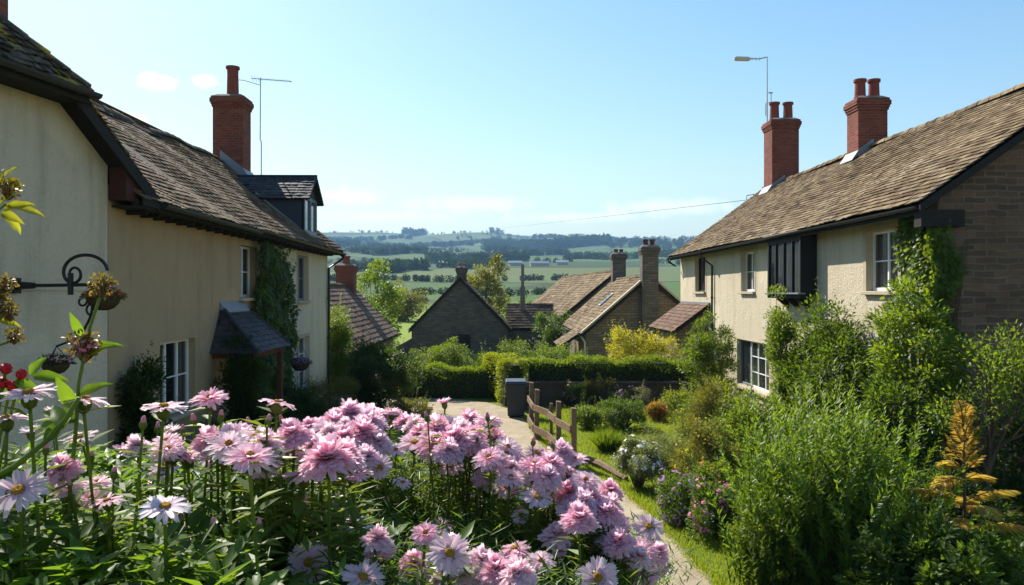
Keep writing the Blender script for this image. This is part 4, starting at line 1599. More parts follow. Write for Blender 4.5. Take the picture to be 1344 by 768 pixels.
# dormer
zb, ze, zr_ = 5.42, 6.62, 7.32
ym = (doy0 + doy1) / 2
DOR = None
mb = MB()
roofx = lambda z: EXL + (z - EZL) * ua.x / ua.z
for yy in (doy0, doy1 - 0.08):
    mb.hexa([(dox, yy, zb), (roofx(ze), yy, ze), (dox, yy, ze)], [(dox, yy + 0.08, zb), (roofx(ze), yy + 0.08, ze), (dox, yy + 0.08, ze)])
mb.add([(dox - 0.02, doy0, ze), (dox - 0.02, doy1, ze), (dox - 0.02, ym, zr_ - 0.06)], [(0, 1, 2)])
mb.hexa([(dox - 0.02, doy0 + 0.02, ze), (dox - 0.02, doy1 - 0.02, ze), (dox - 0.02, ym, zr_ - 0.08)], [(dox + 0.02, doy0 + 0.02, ze), (dox + 0.02, doy1 - 0.02, ze), (dox + 0.02, ym, zr_ - 0.08)])
DOR = mb.build('dormer', mat_plain('dark_blue_cladding', (0.03, 0.04, 0.055), 0.6, 0.3, 0.15, 5, 0.2), LH, label='lead and slate clad dormer near the far end of the roof')
md = frame((dox, doy1, 0), (0, -1, 0), (1, 0, 0))
wd = MB(md)
W_ = doy1 - doy0
for a, b in ((0, 0.09), (W_ - 0.09, W_), (W_ / 2 - 0.045, W_ / 2 + 0.045)):
    wd.box((a, -0.06, zb + 0.02), (b, 0.03, ze - 0.004))
wd.box((0.09, -0.06, zb + 0.02), (W_ - 0.09, 0.026, zb + 0.14))
wd.box((0.09, -0.06, ze - 0.1), (W_ - 0.09, 0.026, ze - 0.004))
wd.build('window_frame', M_GREYP, DOR, bevel=0.004)
wd = MB(md)
wd.box((0.09, -0.03, zb + 0.14), (W_ - 0.09, -0.024, ze - 0.1))
wd.build('pane', mat_glass('sky_lit_glass', (0.1, 0.13, 0.16), 0.15), DOR)
mb = MB()
ovx = dox + 0.22
for s in (1, -1):
    ey = ym + s * (W_ / 2 + 0.16)
    ez_ = ze - 0.1
    A_ = Vector((-1, 0, 0))
    U_ = Vector((0, ym - ey, zr_ - ez_))
    sl_ = U_.length
    tile_slope(mb, (ovx, ey, ez_), A_, U_, ovx + 8.9, sl_, 0.22, 0.16, 0.014, None, lambda c: c.z < EZL + (c.x - EXL) * ua.z / ua.x - 0.02)
    un = U_.normalized()
    nr_ = Vector((0, -un.z * (1 if s > 0 else -1), un.y * (1 if s > 0 else -1)))
    nr_ = Vector((0, s * un.z, abs(un.y)))
    pts = [Vector((0, ey, ez_)) - nr_ * 0.004, Vector((0, ym, zr_)) - nr_ * 0.004, Vector((0, ym, zr_)) - nr_ * 0.08, Vector((0, ey, ez_)) - nr_ * 0.07]
    mb.hexa([(ovx - 0.01, p.y, p.z) for p in pts], [(-8.45, p.y, p.z) for p in pts], 0.2, 1)
mb.box((-8.4, ym - 0.06, zr_ - 0.0), (ovx, ym + 0.06, zr_ + 0.05), 0.1, 0)
mb.build('dormer_roof', [M_SLATE, M_DARKWOOD], DOR)
mb = MB()
mb.box((dox - 0.02, doy0 - 0.1, zb - 0.06), (dox + 0.2, doy1 + 0.1, zb - 0.01))
for yy in (doy0 - 0.09, doy1 + 0.02):
    mb.hexa([(dox, yy, zb + 0.02), (roofx(ze), yy, ze + 0.02), (roofx(ze), yy + 0.07, ze + 0.02), (dox, yy + 0.07, zb + 0.02)], [(dox, yy, zb + 0.09), (roofx(ze), yy, ze + 0.09), (roofx(ze), yy + 0.07, ze + 0.09), (dox, yy + 0.07, zb + 0.09)])
mb.build('flashing', M_LEAD, DOR)

# porch over the door
px0, px1, pya, pyb = XL + 0.004, -5.0, 16.65, 19.25
zt_, ze_ = 3.25, 2.33
mb = MB()
tA, tB = 17.3, 18.75   # hipped ends: shorter at the wall
def tri_skip(c):
    f = (c.z - ze_) / (zt_ - ze_)
    return c.y < pya + f * (tA - pya) - 0.03 or c.y > pyb - f * (pyb - tB) + 0.03
U_ = Vector((px0 - px1, 0, zt_ - ze_))
tile_slope(mb, (px1, pya, ze_), (0, 1, 0), U_, pyb - pya, U_.length, 0.2, 0.14, 0.014, None, tri_skip)
def hip_skip(c):
    f = (c.z - ze_) / (zt_ - ze_)
    return c.x > px1 - f * (px1 - px0) + 0.02
U_ = Vector((0, tA - pya, zt_ - ze_))
tile_slope(mb, (px0, pya, ze_), (1, 0, 0), U_, px1 - px0, U_.length, 0.2, 0.14, 0.014, None, hip_skip)
U_ = Vector((0, tB - pyb, zt_ - ze_))
tile_slope(mb, (px0, pyb, ze_), (1, 0, 0), U_, px1 - px0, U_.length, 0.2, 0.14, 0.014, None, hip_skip)
e = 0.03
mb.add([(px0, pya + e, ze_ - 0.02), (px1 - e, pya + e, ze_ - 0.02), (px1 - e, pyb - e, ze_ - 0.02), (px0, pyb - e, ze_ - 0.02), (px0, tA, zt_ - 0.02), (px0, tB, zt_ - 0.02)],
       [(0, 3, 2, 1), (0, 1, 4), (1, 2, 5, 4), (2, 3, 5), (0, 4, 5, 3)], 0.2, 1)
pr = mb.build('porch_roof', [M_SLATE, M_DARKWOOD], LH, label='small hipped roof of dark tiles over the door')
mb = MB()
mb.tube([(px1, pya, ze_ + 0.03), (px0, tA, zt_ + 0.03)], 0.05, 6)
mb.build('hip', M_SLATE, pr)
mb = MB()
mb.tube([(px1, pyb, ze_ + 0.03), (px0, tB, zt_ + 0.03)], 0.05, 6)
mb.build('hip', M_SLATE, pr)
mb = MB()
mb.hexa([(px0, tA - 0.1, zt_ - 0.03), (px0 + 0.16, tA - 0.1, zt_ - 0.14), (px0 + 0.16, tB + 0.1, zt_ - 0.14), (px0, tB + 0.1, zt_ - 0.03)], [(px0, tA - 0.1, zt_ + 0.12), (px0 + 0.16, tA - 0.1, zt_ - 0.08), (px0 + 0.16, tB + 0.1, zt_ - 0.08), (px0, tB + 0.1, zt_ + 0.12)])
mb.build('flashing', M_LEAD, pr)
mb = MB()
for yy in (pya + 0.12, pyb - 0.24):
    mb.box((px1 - 0.24, yy, -0.05), (px1 - 0.12, yy + 0.12, ze_ - 0.14))
mb.box((px0, pya + 0.1, ze_ - 0.14), (px1 - 0.1, pya + 0.22, ze_ - 0.03))
mb.box((px0, pyb - 0.22, ze_ - 0.14), (px1 - 0.1, pyb - 0.1, ze_ - 0.03))
mb.box((px1 - 0.22, pya + 0.22, ze_ - 0.14), (px1 - 0.1, pyb - 0.22, ze_ - 0.03))
mb.build('porch_frame', M_BROWN, LH)

# yagi aerial on a mast strapped to the left chimney
am = P(343, 230, 27.6)
TA = thing('television_aerial', 'spiky television aerial on a thin mast beside the left brick chimney', 'aerial', am)
mb = MB()
mb.tube([am - Vector((0, 0, 0.7)), P(343, 186, 27.6), P(341.5, 184, 27.6), P(342, 102, 27.6)], 0.02, 7)
mb.tube([P(302, 104, 27.6), P(320, 105.5, 27.6), P(342, 112, 27.6)], 0.012, 6)
mb.build('mast', M_METAL, TA, uv=False)
mb = MB()
a, b = P(330, 103, 27.6), P(383, 107, 27.4)
mb.tube([a, b], 0.014, 6)
for i in range(13):
    q = a.lerp(b, (i + 0.3) / 13)
    mb.tube([q + Vector((0.02, -0.22, 0.05 * (i < 3))), q + Vector((-0.02, 0.22, -0.05 * (i < 3)))], 0.007, 5)
mb.build('antenna', M_METAL, TA, uv=False)

# ================================================================== NEAR CROSS WING (its own cottage)
ang = R(10.1)
df = Vector((math.sin(ang), math.cos(ang), 0))
nrm = Vector((math.cos(ang), -math.sin(ang), 0))
C0 = Vector((XL + 0.01, 12.28, 0))
WG = thing('limewashed_cottage', 'pale limewashed cottage wall at the left edge with mossy half-hipped tiled roof', 'house', C0)
MW = frame(C0, -df, nrm)
LW, FX, FZ = 6.4, -0.75, 5.1
pit = 0.7
xr = 3.2
zr = FZ + pit * (xr - FX)
HZ = 6.42
xh0 = FX + (HZ - FZ) / pit
prof = [(0, -0.3), (0, FZ + pit * (0 - FX) - 0.12), (xh0, HZ - 0.12), (2 * xr - xh0, HZ - 0.12), (LW, FZ + pit * (0 - FX) - 0.12), (LW, -0.3)]
mb = MB(MW)
mb.prism(prof, 0, -0.35)
mb.build('wall', M_GREYWASH, WG)
mb = MB(MW)
mb.box((-0.0, -5.0, -0.3), (0.3, -0.352, 5.4))
mb.box((LW - 0.3, -5.0, -0.3), (LW, -0.352, 5.4))
mb.box((0.0, -5.3, -0.3), (LW, -5.0, 5.4))
mb.build('wall', M_GREYWASH, WG)
ov = 0.34
mb = MB(MW)
UF = Vector((1, 0, pit))
hipr = 1.43   # rise per metre of the hip plane
ap = (zr - HZ) / hipr   # hip apex set back
yhe = ov - 0.0
def main_skip(c):
    yy, zz = c.y, c.z
    if zz > HZ:
        return yy > yhe - (zz - HZ) / hipr + 0.01
    return False
SF = (xr - FX) * math.sqrt(1 + pit * pit)
tile_slope(mb, (FX, yhe, FZ), (0, -1, 0), UF, 5.5, SF, 0.17, 0.13, 0.022, lambda x, y: 0.03 * math.sin(x * 2 + y), main_skip, 1.8)
tile_slope(mb, (2 * xr - FX, yhe, FZ), (0, -1, 0), Vector((-1, 0, pit)), 5.5, SF, 0.2, 0.16, 0.022, None, main_skip, 1.8)
def hipf_skip(c):
    f = (c.z - HZ) / (zr - HZ)
    return not (xh0 + f * (xr - xh0) - 0.12 < c.x < 2 * xr - xh0 - f * (xr - xh0) + 0.12)
tile_slope(mb, (xh0 - 0.15, yhe + 0.12, HZ - 0.03), (1, 0, 0), Vector((0, -1, hipr)), 2 * (xr - xh0) + 0.3, ap * math.sqrt(1 + hipr * hipr) + 0.1, 0.15, 0.115, 0.022, lambda x, y: 0.03 * math.sin(x * 3 + 1) - 0.04 * (1 - min(1, y)), hipf_skip, 2.2)
# decking
dk = 0.1
mb.hexa([(FX + 0.02, yhe - 0.02, FZ - dk), (xh0, yhe - 0.02, HZ - dk), (xr, yhe - ap, zr - dk), (xr, -5.0, zr - dk), (FX + 0.02, -5.0, FZ - dk)], [(FX + 0.02, yhe - 0.02, FZ - 0.006), (xh0, yhe - 0.02, HZ - 0.006), (xr, yhe - ap, zr - 0.006), (xr, -5.0, zr - 0.006), (FX + 0.02, -5.0, FZ - 0.006)], 0.2, 1)
m2 = lambda x: 2 * xr - x
mb.hexa([(m2(FX + 0.02), yhe - 0.02, FZ - dk), (m2(xh0), yhe - 0.02, HZ - dk), (xr, yhe - ap, zr - dk), (xr, -5.0, zr - dk), (m2(FX + 0.02), -5.0, FZ - dk)], [(m2(FX + 0.02), yhe - 0.02, FZ - 0.006), (m2(xh0), yhe - 0.02, HZ - 0.006), (xr, yhe - ap, zr - 0.006), (xr, -5.0, zr - 0.006), (m2(FX + 0.02), -5.0, FZ - 0.006)], 0.2, 1)
mb.hexa([(xh0 - 0.12, yhe + 0.1, HZ - dk - 0.05), (m2(xh0) + 0.12, yhe + 0.1, HZ - dk - 0.05), (xr, yhe - ap, zr - dk)], [(xh0 - 0.12, yhe + 0.1, HZ - 0.05), (m2(xh0) + 0.12, yhe + 0.1, HZ - 0.05), (xr, yhe - ap, zr - 0.01)], 0.2, 1)
wr_ = mb.build('roof', [M_TILE_MOSS, M_DARKWOOD], WG)
mb = MB(MW)
ridge_tiles(mb, (xh0 - 0.1, yhe + 0.08, HZ + 0.0), (xr, yhe - ap, zr), 0.1, 0.3)
ridge_tiles(mb, (m2(xh0) + 0.1, yhe + 0.08, HZ + 0.0), (xr, yhe - ap, zr), 0.1, 0.3)
ridge_tiles(mb, (xr, yhe - ap, zr), (xr, -5.2, zr), 0.11, 0.4)
mb.build('ridge', M_TILE_MOSS, wr_)
mb = MB(MW)
for s in (0, 1):
    f = (lambda x: x) if s == 0 else m2
    a, b = (f(FX - 0.03), FZ - 0.04), (f(xh0 + 0.02), HZ - 0.03)
    for y0, y1, h in ((ov - 0.02, ov + 0.03, 0.2), ):
        mb.hexa([(a[0], y0, a[1]), (b[0], y0, b[1]), (b[0], y0, b[1] - h), (a[0], y0, a[1] - h)], [(a[0], y1, a[1]), (b[0], y1, b[1]), (b[0], y1, b[1] - h), (a[0], y1, a[1] - h)])
mb.box((xh0 - 0.14, yhe + 0.06, HZ - 0.22), (m2(xh0) + 0.14, yhe + 0.11, HZ - 0.06))
mb.box((xh0 - 0.1, 0.004, HZ - 0.2), (m2(xh0) + 0.1, yhe + 0.06, HZ - 0.16))
mb.build('bargeboard', M_DARKWOOD, wr_)
mb = MB(MW)
mb.hexa([(FX + 0.25, 0.02, FZ - 0.12), (-0.01, 0.02, FZ - 0.12), (-0.01, ov - 0.03, FZ - 0.12), (FX + 0.25, ov - 0.03, FZ - 0.12)], [(FX + 0.25, 0.02, FZ + 0.04), (-0.01, 0.02, FZ + pit * (-FX) - 0.14), (-0.01, ov - 0.03, FZ + pit * (-FX) - 0.14), (FX + 0.25, ov - 0.03, FZ + 0.04)])
mb.build('eave_box', M_OXBLOOD, wr_)
gutter(WG, MW @ Vector((xh0 - 0.2, yhe + 0.2, HZ - 0.08)), MW @ Vector((m2(xh0) + 0.2, yhe + 0.2, HZ - 0.08)), 0.07)
# ledge under the bracket
mb = MB(MW)
mb.box((0.02, 0.003, 3.6), (4.5, 0.022, 3.64))
mb.build('string_course', M_GREYWASH, WG)
chimney(WG, -8.15, -7.52, 11.7, 12.4, 5.0, 9.0, [(-7.8, 12.0)], pot_h=0.6, pot_r=0.16)

# wrought iron bracket with its two hanging baskets
b0 = MW @ Vector((1.85, 0.0, 3.66))
BK = thing('wall_bracket', 'black wrought iron scroll bracket on the pale left wall', 'bracket', b0)
mb = MB(frame(b0, -df, nrm))
mb.box((-0.06, 0.003, -0.1), (0.06, 0.06, 0.1))
mb.tube([(0, 0.06, 0), (0, 0.12, 0), (0, 0.3, 0.0)], [0.06, 0.05, 0.04], 8)
mb.tube([(0, 0.28, 0), (0, 1.2, 0.01)], 0.022, 8)
mb.build('arm', M_IRON, BK, uv=False)
mb = MB(frame(b0, -df, nrm))
mb.tube([(0, 0.82, -0.12), (0, 0.82, 0.16)], 0.035, 8)
# big scroll over the arm
pts = []
cx, cz = 0.86, 0.21
for i in range(46):
    a = R(200) - i * R(9.2)
    if i < 23:
        r = 0.34
        pts.append((0, 1.02 + r * math.cos(a) * 0.95 , 0.12 + r * math.sin(a) * 0.95 + 0.04))
sp = []
for i in range(40):
    a = -PI * 0.55 + i * 0.3
    r = 0.035 + 0.0028 * i
    sp.append((0, 0.87 + r * math.cos(a), 0.2 + r * math.sin(a)))
arc = []
for i in range(26):
    a = R(190) - i * R(7.4)
    arc.append((0, 1.03 + 0.31 * math.cos(a), 0.17 + 0.22 * math.sin(a)))
mb.tube(arc, 0.022, 7)
lk = []
for i in range(30):
    a = R(185) + i * R(14)
    r = 0.14 * (1 - i / 42)
    lk.append((0, 0.865 + r * math.cos(a), 0.15 + r * math.sin(a)))
mb.tube(lk, [0.022 - 0.00025 * i for i in range(30)], 7)
mb.build('scroll', M_IRON, BK, uv=False)
mb = MB(frame(b0, -df, nrm))
lo = []
for i in range(30):
    f = i / 29
    lo.append((0, 1.08 - 0.12 * f + 0.1 * math.sin(f * 3.2), -0.02 - 0.62 * f))
mb.tube(lo, 0.018, 7)
for k in range(2):
    s2_ = []
    for i in range(18):
        a = R(90) + i * R(19) * (1 if k else -1)
        r = 0.09 * (1 - i / 26)
        s2_.append((0, 0.98 + k * 0.14 + r * math.cos(a), -0.2 - k * 0.12 + r * math.sin(a)))
    mb.tube(s2_, 0.014, 6)
mb.tube([(0, 0.95, -0.6), (0, 0.8, -0.72), (0, 0.62, -0.78)], 0.014, 6)
mb.build('lower_scroll', M_IRON, BK, uv=False)


def basket(c, r, label, mat, bloom, chain_to, n=700):
    c = Vector(c)
    B = thing('hanging_basket', label, 'hanging basket', c, 'hanging baskets on the left houses')
    mb = MB()
    mb.lathe([(r * 0.25, -r * 0.75), (r * 0.6, -r * 0.62), (r * 0.9, -r * 0.3), (r, 0), (r * 0.94, 0.02), (r * 0.5, 0.05)], c, 18)
    mb.build('bowl', M_COIR, B, smooth=True)
    mb = MB()
    for k in range(3):
        a = k * 2 * PI / 3 + 0.4
        mb.tube([c + Vector((r * math.cos(a), r * math.sin(a), 0.01)), Vector(chain_to)], 0.006, 5)
    mb.build('chain', M_IRON, B, uv=False)
    q = rdir(n)
    q[:, 2] = np.abs(q[:, 2]) * 0.55 - 0.12
    pos = np.array(c) + q * r * (0.75 + 0.5 * RNG.random(n))[:, None] + np.array([0, 0, 0.03])
    leaf_object('foliage', [('leaf', pos, nrmz(q + rdir(n) * 0.5), nrmz(rdir(n) + np.array([0, 0, 1.0])), 0.05 * (0.6 + 0.7 * RNG.random(n)), 1.0, 0, None)], [mat], B)
    m = n // 5
    q = rdir(m)
    q[:, 2] = np.abs(q[:, 2]) * 0.6
    pos = np.array(c) + q * r * 1.15 + np.array([0, 0, 0.03])
    o = leaf_object('blossom', [('star', pos, nrmz(np.cross(q, rdir(m))), nrmz(q), 0.035, 1.0, 0, None)], [bloom], B)
    o['kind'] = 'stuff'
    return B


end = MW @ Vector((1.85, 1.2, 3.67))
basket(P(136, 392, end.y), 0.2, 'moss lined hanging basket with small reddish flowers at the tip of the iron bracket', L_OLIVE, B_RED, end)
lowp = b0 + nrm * 0.62 + Vector((0, 0, -0.78))
basket(P(73, 478, lowp.y), 0.17, 'dark hanging basket with sparse twigs below the iron bracket', L_DARK, B_PINK, lowp, 260)
hk = Vector((XL + 0.4, 22.6, 2.2))
basket((XL + 0.4, 22.6, 1.55), 0.26, 'dark bushy hanging basket by the ivy on the left house wall', L_DARK, B_PURPLE, hk, 900)
mb = MB()
mb.tube([(XL + 0.004, 22.6, 2.2), (XL + 0.42, 22.6, 2.2)], 0.012, 6)
mb.tube([(XL + 0.004, 22.6, 1.95), (XL + 0.3, 22.6, 2.2)], 0.01, 6)
o = mb.build('basket_bracket', M_IRON, None, (XL, 22.6, 2.2), uv=False)
tag(o, 'plain iron bracket holding the dark bushy basket on the cream wall', 'bracket')

# ================================================================== VILLAGE BEYOND
M_DPOT = mat_plain('sooty_clay', (0.12, 0.05, 0.04), 0.9, 0.1, 0.3)


def gz(x, y):
    return float(terrain(x, y))


def gabled(root, M, W, L, zb, ze, zr, wall, tile, over=0.2, tw=0.3, ex=0.22, xr=None, barge=True, wlabel=None):
    """walls, two tiled slopes and bargeboards; local x across, y along the ridge, near gable at y=0"""
    xr = W / 2 if xr is None else xr
    mb = MB(M)
    gp = [(0, zb), (0, ze), (xr, zr - 0.1), (W, ze), (W, zb)]
    mb.prism(gp, 0, 0.3)
    g = mb.build('gable_wall', wall, root)
    mb = MB(M)
    mb.prism(gp, L - 0.3, L)
    mb.build('gable_wall', wall, root)
    for a in (0, W - 0.3):
        mb = MB(M)
        mb.box((a, 0.302, zb), (a + 0.3, L - 0.302, ze))
        mb.build('wall', wall, root)
    mb = MB(M)
    for s in (0, 1):
        run = xr if s == 0 else W - xr
        sl = (zr - ze) / run
        x0 = -over if s == 0 else W + over
        U_ = Vector((run + over if s == 0 else -(run + over), 0, (zr - ze) + sl * over))
        zz = ze - sl * over
        tile_slope(mb, (x0, -over * 0.8, zz), (0, 1, 0), U_, L + over * 1.6, U_.length, tw, ex, 0.025, lambda x, y: 0.03 * math.sin(x * 0.8 + s) * math.sin(y * 0.9))
        dz = 0.06
        mb.hexa([(x0, -over * 0.75, zz - dz), (xr, -over * 0.75, zr - dz), (xr, -over * 0.75, zr - 0.2), (x0, -over * 0.75, zz - 0.17)], [(x0, L + over * 0.75, zz - dz), (xr, L + over * 0.75, zr - dz), (xr, L + over * 0.75, zr - 0.2), (x0, L + over * 0.75, zz - 0.17)], 0.2, 1)
    r = mb.build('roof', [tile, M_DARKWOOD], root)
    mb = MB(M)
    ridge_tiles(mb, (xr, -over * 0.8, zr), (xr, L + over * 0.8, zr), 0.12, 0.45)
    mb.build('ridge', tile, r)
    return r


def TR(x, y, rot=0.0):
    return Matrix.Translation((x, y, 0)) @ Matrix.Rotation(rot, 4, 'Z')


# low cottage just past the left house
h1 = thing('low_cottage', 'low cottage with brown tiled roof and brick chimney just past the left house', 'house', (-7.76, 30, gz(-7.7, 30)))
M1 = TR(-10.0, 30.0)
gabled(h1, M1, 4.45, 12.6, -0.8, 1.62, 3.95, M_STONE, M_TILE_RED, 0.22, 0.34, 0.26)
c = chimney(h1, -8.2, -7.3, 40.6, 41.5, 3.3, 4.95, [(-7.75, 41.05)], pot_h=0.45, pot_r=0.2, mat=M_BRICK)
mb = MB()
mb.box((-5.55, 33, 0.3), (-5.52, 34, 1.2))
mb.build('window', M_DARKWOOD, h1)

# dark stone barn
h2 = thing('stone_barn', 'dark grey stone barn with its broad gable facing the lane and a small chimney', 'barn', (-2.25, 49, gz(-2.2, 49)))
M2 = TR(-5.25, 49.0, R(0.5))
r2 = gabled(h2, M2, 5.95, 12, -2.0, 1.45, 4.5, M_DARKSTONE, M_TILE_L, 0.16, 0.36, 0.27)
chimney(h2, -2.55, -1.95, 50.2, 50.9, 3.9, 5.15, [(-2.38, 50.55), (-2.1, 50.55)], pot_h=0.25, pot_r=0.1, mat=M_DARKSTONE, potmat=M_CAPST)
mb = MB(M2)
for a, b in ((0, 2.95), (5.95, 3.0)):
    s = 1 if a == 0 else -1
    sl = (4.5 - 1.45) / 2.975
    mb.hexa([(a - s * 0.18, -0.17, 1.45 - sl * 0.18 - 0.02), (2.975, -0.17, 4.52), (2.975, -0.17, 4.32), (a - s * 0.18, -0.17, 1.25 - sl * 0.18)], [(a - s * 0.18, -0.13, 1.45 - sl * 0.18 - 0.02), (2.975, -0.13, 4.52), (2.975, -0.13, 4.32), (a - s * 0.18, -0.13, 1.25 - sl * 0.18)])
mb.build('bargeboard', M_DARKWOOD, r2)
mb = MB(M2)
mb.box((2.6, -0.03, 0.0), (3.6, -0.002, 1.0))
mb.build('hatch', M_DARKWOOD, h2)
# little lean-to beside the barn
mb = MB(M2)
mb.hexa([(-1.0, 0.4, -2), (-0.003, 0.4, -2), (-0.003, 3, -2), (-1.0, 3, -2)], [(-1.0, 0.4, 0.2), (-0.003, 0.4, 0.75), (-0.003, 3, 0.75), (-1.0, 3, 0.2)])
mb.build('lean_to', M_DARKSTONE, h2)

# outbuilding with a tall flue
h3 = thing('stone_outbuilding', 'small stone outbuilding with a tall thin flue between barn and stone house', 'outbuilding', (2.2, 53, gz(2.2, 53)))
M3 = Matrix.Translation((0.78, 56.4, 0)) @ Matrix.Rotation(R(-90), 4, 'Z')
gabled(h3, M3, 3.4, 2.95, -2.2, 1.35, 2.75, M_STONE, M_TILE_L, 0.15, 0.36, 0.26)
f0 = P(686, 403, 54.2)
mb = MB()
mb.tube([(f0.x, f0.y, 1.6), (f0.x, f0.y, P(686, 376, 54.2).z)], 0.17, 10)
mb.tube([(f0.x, f0.y, P(686, 376, 54.2).z), (f0.x, f0.y, P(686, 347, 54.2).z)], 0.11, 10)
mb.build('flue', M_CAPST, h3, uv=False)

# stone house with two chimneys
h4 = thing('stone_house', 'honey stone house with a tall chimney up its gable and a rooflight', 'house', (7.2, 38, gz(7.2, 38)))
M4 = TR(4.25, 38.0)
r4 = gabled(h4, M4, 6.0, 11, -1.5, 1.78, 4.38, M_STONE, M_TILE_R, 0.2, 0.3, 0.22)
chimney(h4, 6.88, 7.65, 37.62, 38.35, -0.6, 5.75, [(7.1, 38.0), (7.42, 38.0)], pot_h=0.32, pot_r=0.12, mat=M_DARKSTONE, potmat=M_DPOT)
chimney(h4, 6.95, 7.75, 47.8, 48.5, 3.7, 5.9, [(7.2, 48.15), (7.52, 48.15)], pot_h=0.25, pot_r=0.11, mat=M_DARKSTONE, potmat=M_DPOT)
# stone coping of the gable
mb = MB(M4)
sl = (4.38 - 1.78) / 3.0
for s in (0, 1):
    f = (lambda x: x) if s == 0 else (lambda x: 6.0 - x)
    mb.hexa([(f(-0.22), -0.18, 1.78 - sl * 0.22 + 0.02), (f(2.6), -0.18, 1.78 + sl * 2.6 + 0.02), (f(2.6), 0.2, 1.78 + sl * 2.6 + 0.02), (f(-0.22), 0.2, 1.78 - sl * 0.22 + 0.02)], [(f(-0.22), -0.18, 1.78 - sl * 0.22 + 0.13), (f(2.6), -0.18, 1.78 + sl * 2.6 + 0.13), (f(2.6), 0.2, 1.78 + sl * 2.6 + 0.13), (f(-0.22), 0.2, 1.78 - sl * 0.22 + 0.13)])
mb.build('coping', M_SILL, r4)
mb = MB(M4)
un = Vector((3.0, 0, 2.6)).normalized()
nn_ = Vector((-un.z, 0, un.x))
o_ = Vector((1.2, 3.6, 1.78 + sl * 1.2)) + nn_ * 0.05
ax, ay = un * 0.95, Vector((0, 0.75, 0))
mb.hexa([o_, o_ + ax, o_ + ax + ay, o_ + ay], [q + nn_ * 0.07 for q in (o_, o_ + ax, o_ + ax + ay, o_ + ay)])
rl_ = mb.build('rooflight', M_GREYP, r4)
mb = MB(M4)
q0 = [o_ + ax * 0.08 + ay * 0.1, o_ + ax * 0.92 + ay * 0.1, o_ + ax * 0.92 + ay * 0.9, o_ + ax * 0.08 + ay * 0.9]
mb.hexa([q + nn_ * 0.071 for q in q0], [q + nn_ * 0.078 for q in q0])
rl_o = mb.build('pane', M_GLASS, rl_) if False else mb.build('rooflight_pane', M_GLASS, r4)
mb = MB(M4)
U_ = Vector((1.15, 0, 0.75))
tile_slope(mb, (-1.2, 0.6, 0.95), (0, 1, 0), U_, 3.6, U_.length, 0.3, 0.22, 0.022)
mb.hexa([(-1.2, 0.62, 0.86), (-0.003, 0.62, 1.62), (-0.003, 4.18, 1.62), (-1.2, 4.18, 0.86)], [(-1.2, 0.62, 0.93), (-0.003, 0.62, 1.69), (-0.003, 4.18, 1.69), (-1.2, 4.18, 0.93)], 0.2, 1)
mb.build('porch_roof', [M_TILE_R, M_DARKWOOD], h4)
mb = MB(M4)
for y in (0.7, 2.3, 3.95):
    mb.box((-1.12, y, -1.2), (-1.0, y + 0.12, 0.9))
mb.build('porch_post', M_WHITE, h4)
wf = MB(M4)
for a in (0.95, 1.6, 2.05):
    wf.box((-0.035, a, -1.0), (-0.003, a + 0.07, 0.75))
wf.box((-0.033, 1.02, 0.68), (-0.003, 2.05, 0.75))
wf.box((-0.031, 1.02, -0.1), (-0.003, 2.05, -0.03))
wf.build('door', M_WHITE, h4)
mb = MB(M4)
mb.tube([(-0.24, 0.08, 1.5), (-0.12, -0.07, 1.3), (-0.06, -0.08, 1.15), (-0.06, -0.08, -1.0)], 0.045, 8)
mb.build('downpipe', M_METAL, h4)
gutter(h4, M4 @ Vector((-0.28, -0.1, 1.55)), M4 @ Vector((-0.28, 11.1, 1.5)), 0.06)

# long house behind
h5 = thing('long_stone_cottage', 'long stone cottage with a speckled brown roof behind the honey stone house', 'house', (5.9, 50, gz(5.9, 50)))
M5 = TR(4.3, 50.2, R(4.5))
r5 = gabled(h5, M5, 6.6, 21, -2.0, 2.25, 4.95, M_STONE, M_TILE_R, 0.2, 0.34, 0.26)
for k, y in enumerate((4.0, 9.0, 14.0)):
    mw = M5 @ Matrix.Rotation(R(90), 4, 'Z')
    wm = MB(M5)
    wm.box((-0.03, y, 0.2), (-0.003, y + 0.08, 1.3))
    wm.box((-0.03, y + 0.9, 0.2), (-0.003, y + 0.98, 1.3))
    wm.box((-0.03, y + 0.08, 0.2), (-0.003, y + 0.9, 0.28))
    wm.box((-0.03, y + 0.08, 1.22), (-0.003, y + 0.9, 1.3))
    wn = wm.build('window', M_WHITE, h5)
    wm = MB(M5)
    wm.box((-0.015, y + 0.08, 0.28), (-0.004, y + 0.9, 1.22))
    wm.build('pane', M_GLASS, wn)

# garden wall under the right hedge
GW = MB()
x = 0.98
GW.box((0.98, 25.05, -0.3), (6.2, 25.3, 0.68))
gw = thing('garden_wall', 'low dark brick garden wall below the clipped right hedge', 'wall', (3.6, 25.1, 0))
GW.build('wall', M_GWALL, gw)
mb = MB()
for i in range(22):
    a = 0.95 + i * 0.24
    mb.box((a, 25.0, 0.682), (a + 0.232, 25.35, 0.75 + random.uniform(-0.006, 0.006)))
mb.build('coping', M_GWALL, gw, bevel=0.01)
mb = MB()
for k in range(5):
    for j in range(4):
        a = 0.42 + j * 0.14 + (0.07 if k % 2 else 0)
        mb.hexa([(a, 24.15 + random.uniform(-.03, .03), k * 0.17), (a + 0.15, 24.15, k * 0.17), (a + 0.15, 24.5, k * 0.17), (a, 24.5, k * 0.17)], [(a + random.uniform(0, .02), 24.17, k * 0.17 + 0.163), (a + 0.14, 24.17, k * 0.17 + 0.163), (a + 0.14, 24.48, k * 0.17 + 0.163), (a, 24.48, k * 0.17 + 0.163)])
o = mb.build('stone_pier', M_GWALL, None, (0.72, 24.3, 0), bevel=0.012)
tag(o, 'short rubble stone pier behind the wheelie bin between the two hedges', 'pier')


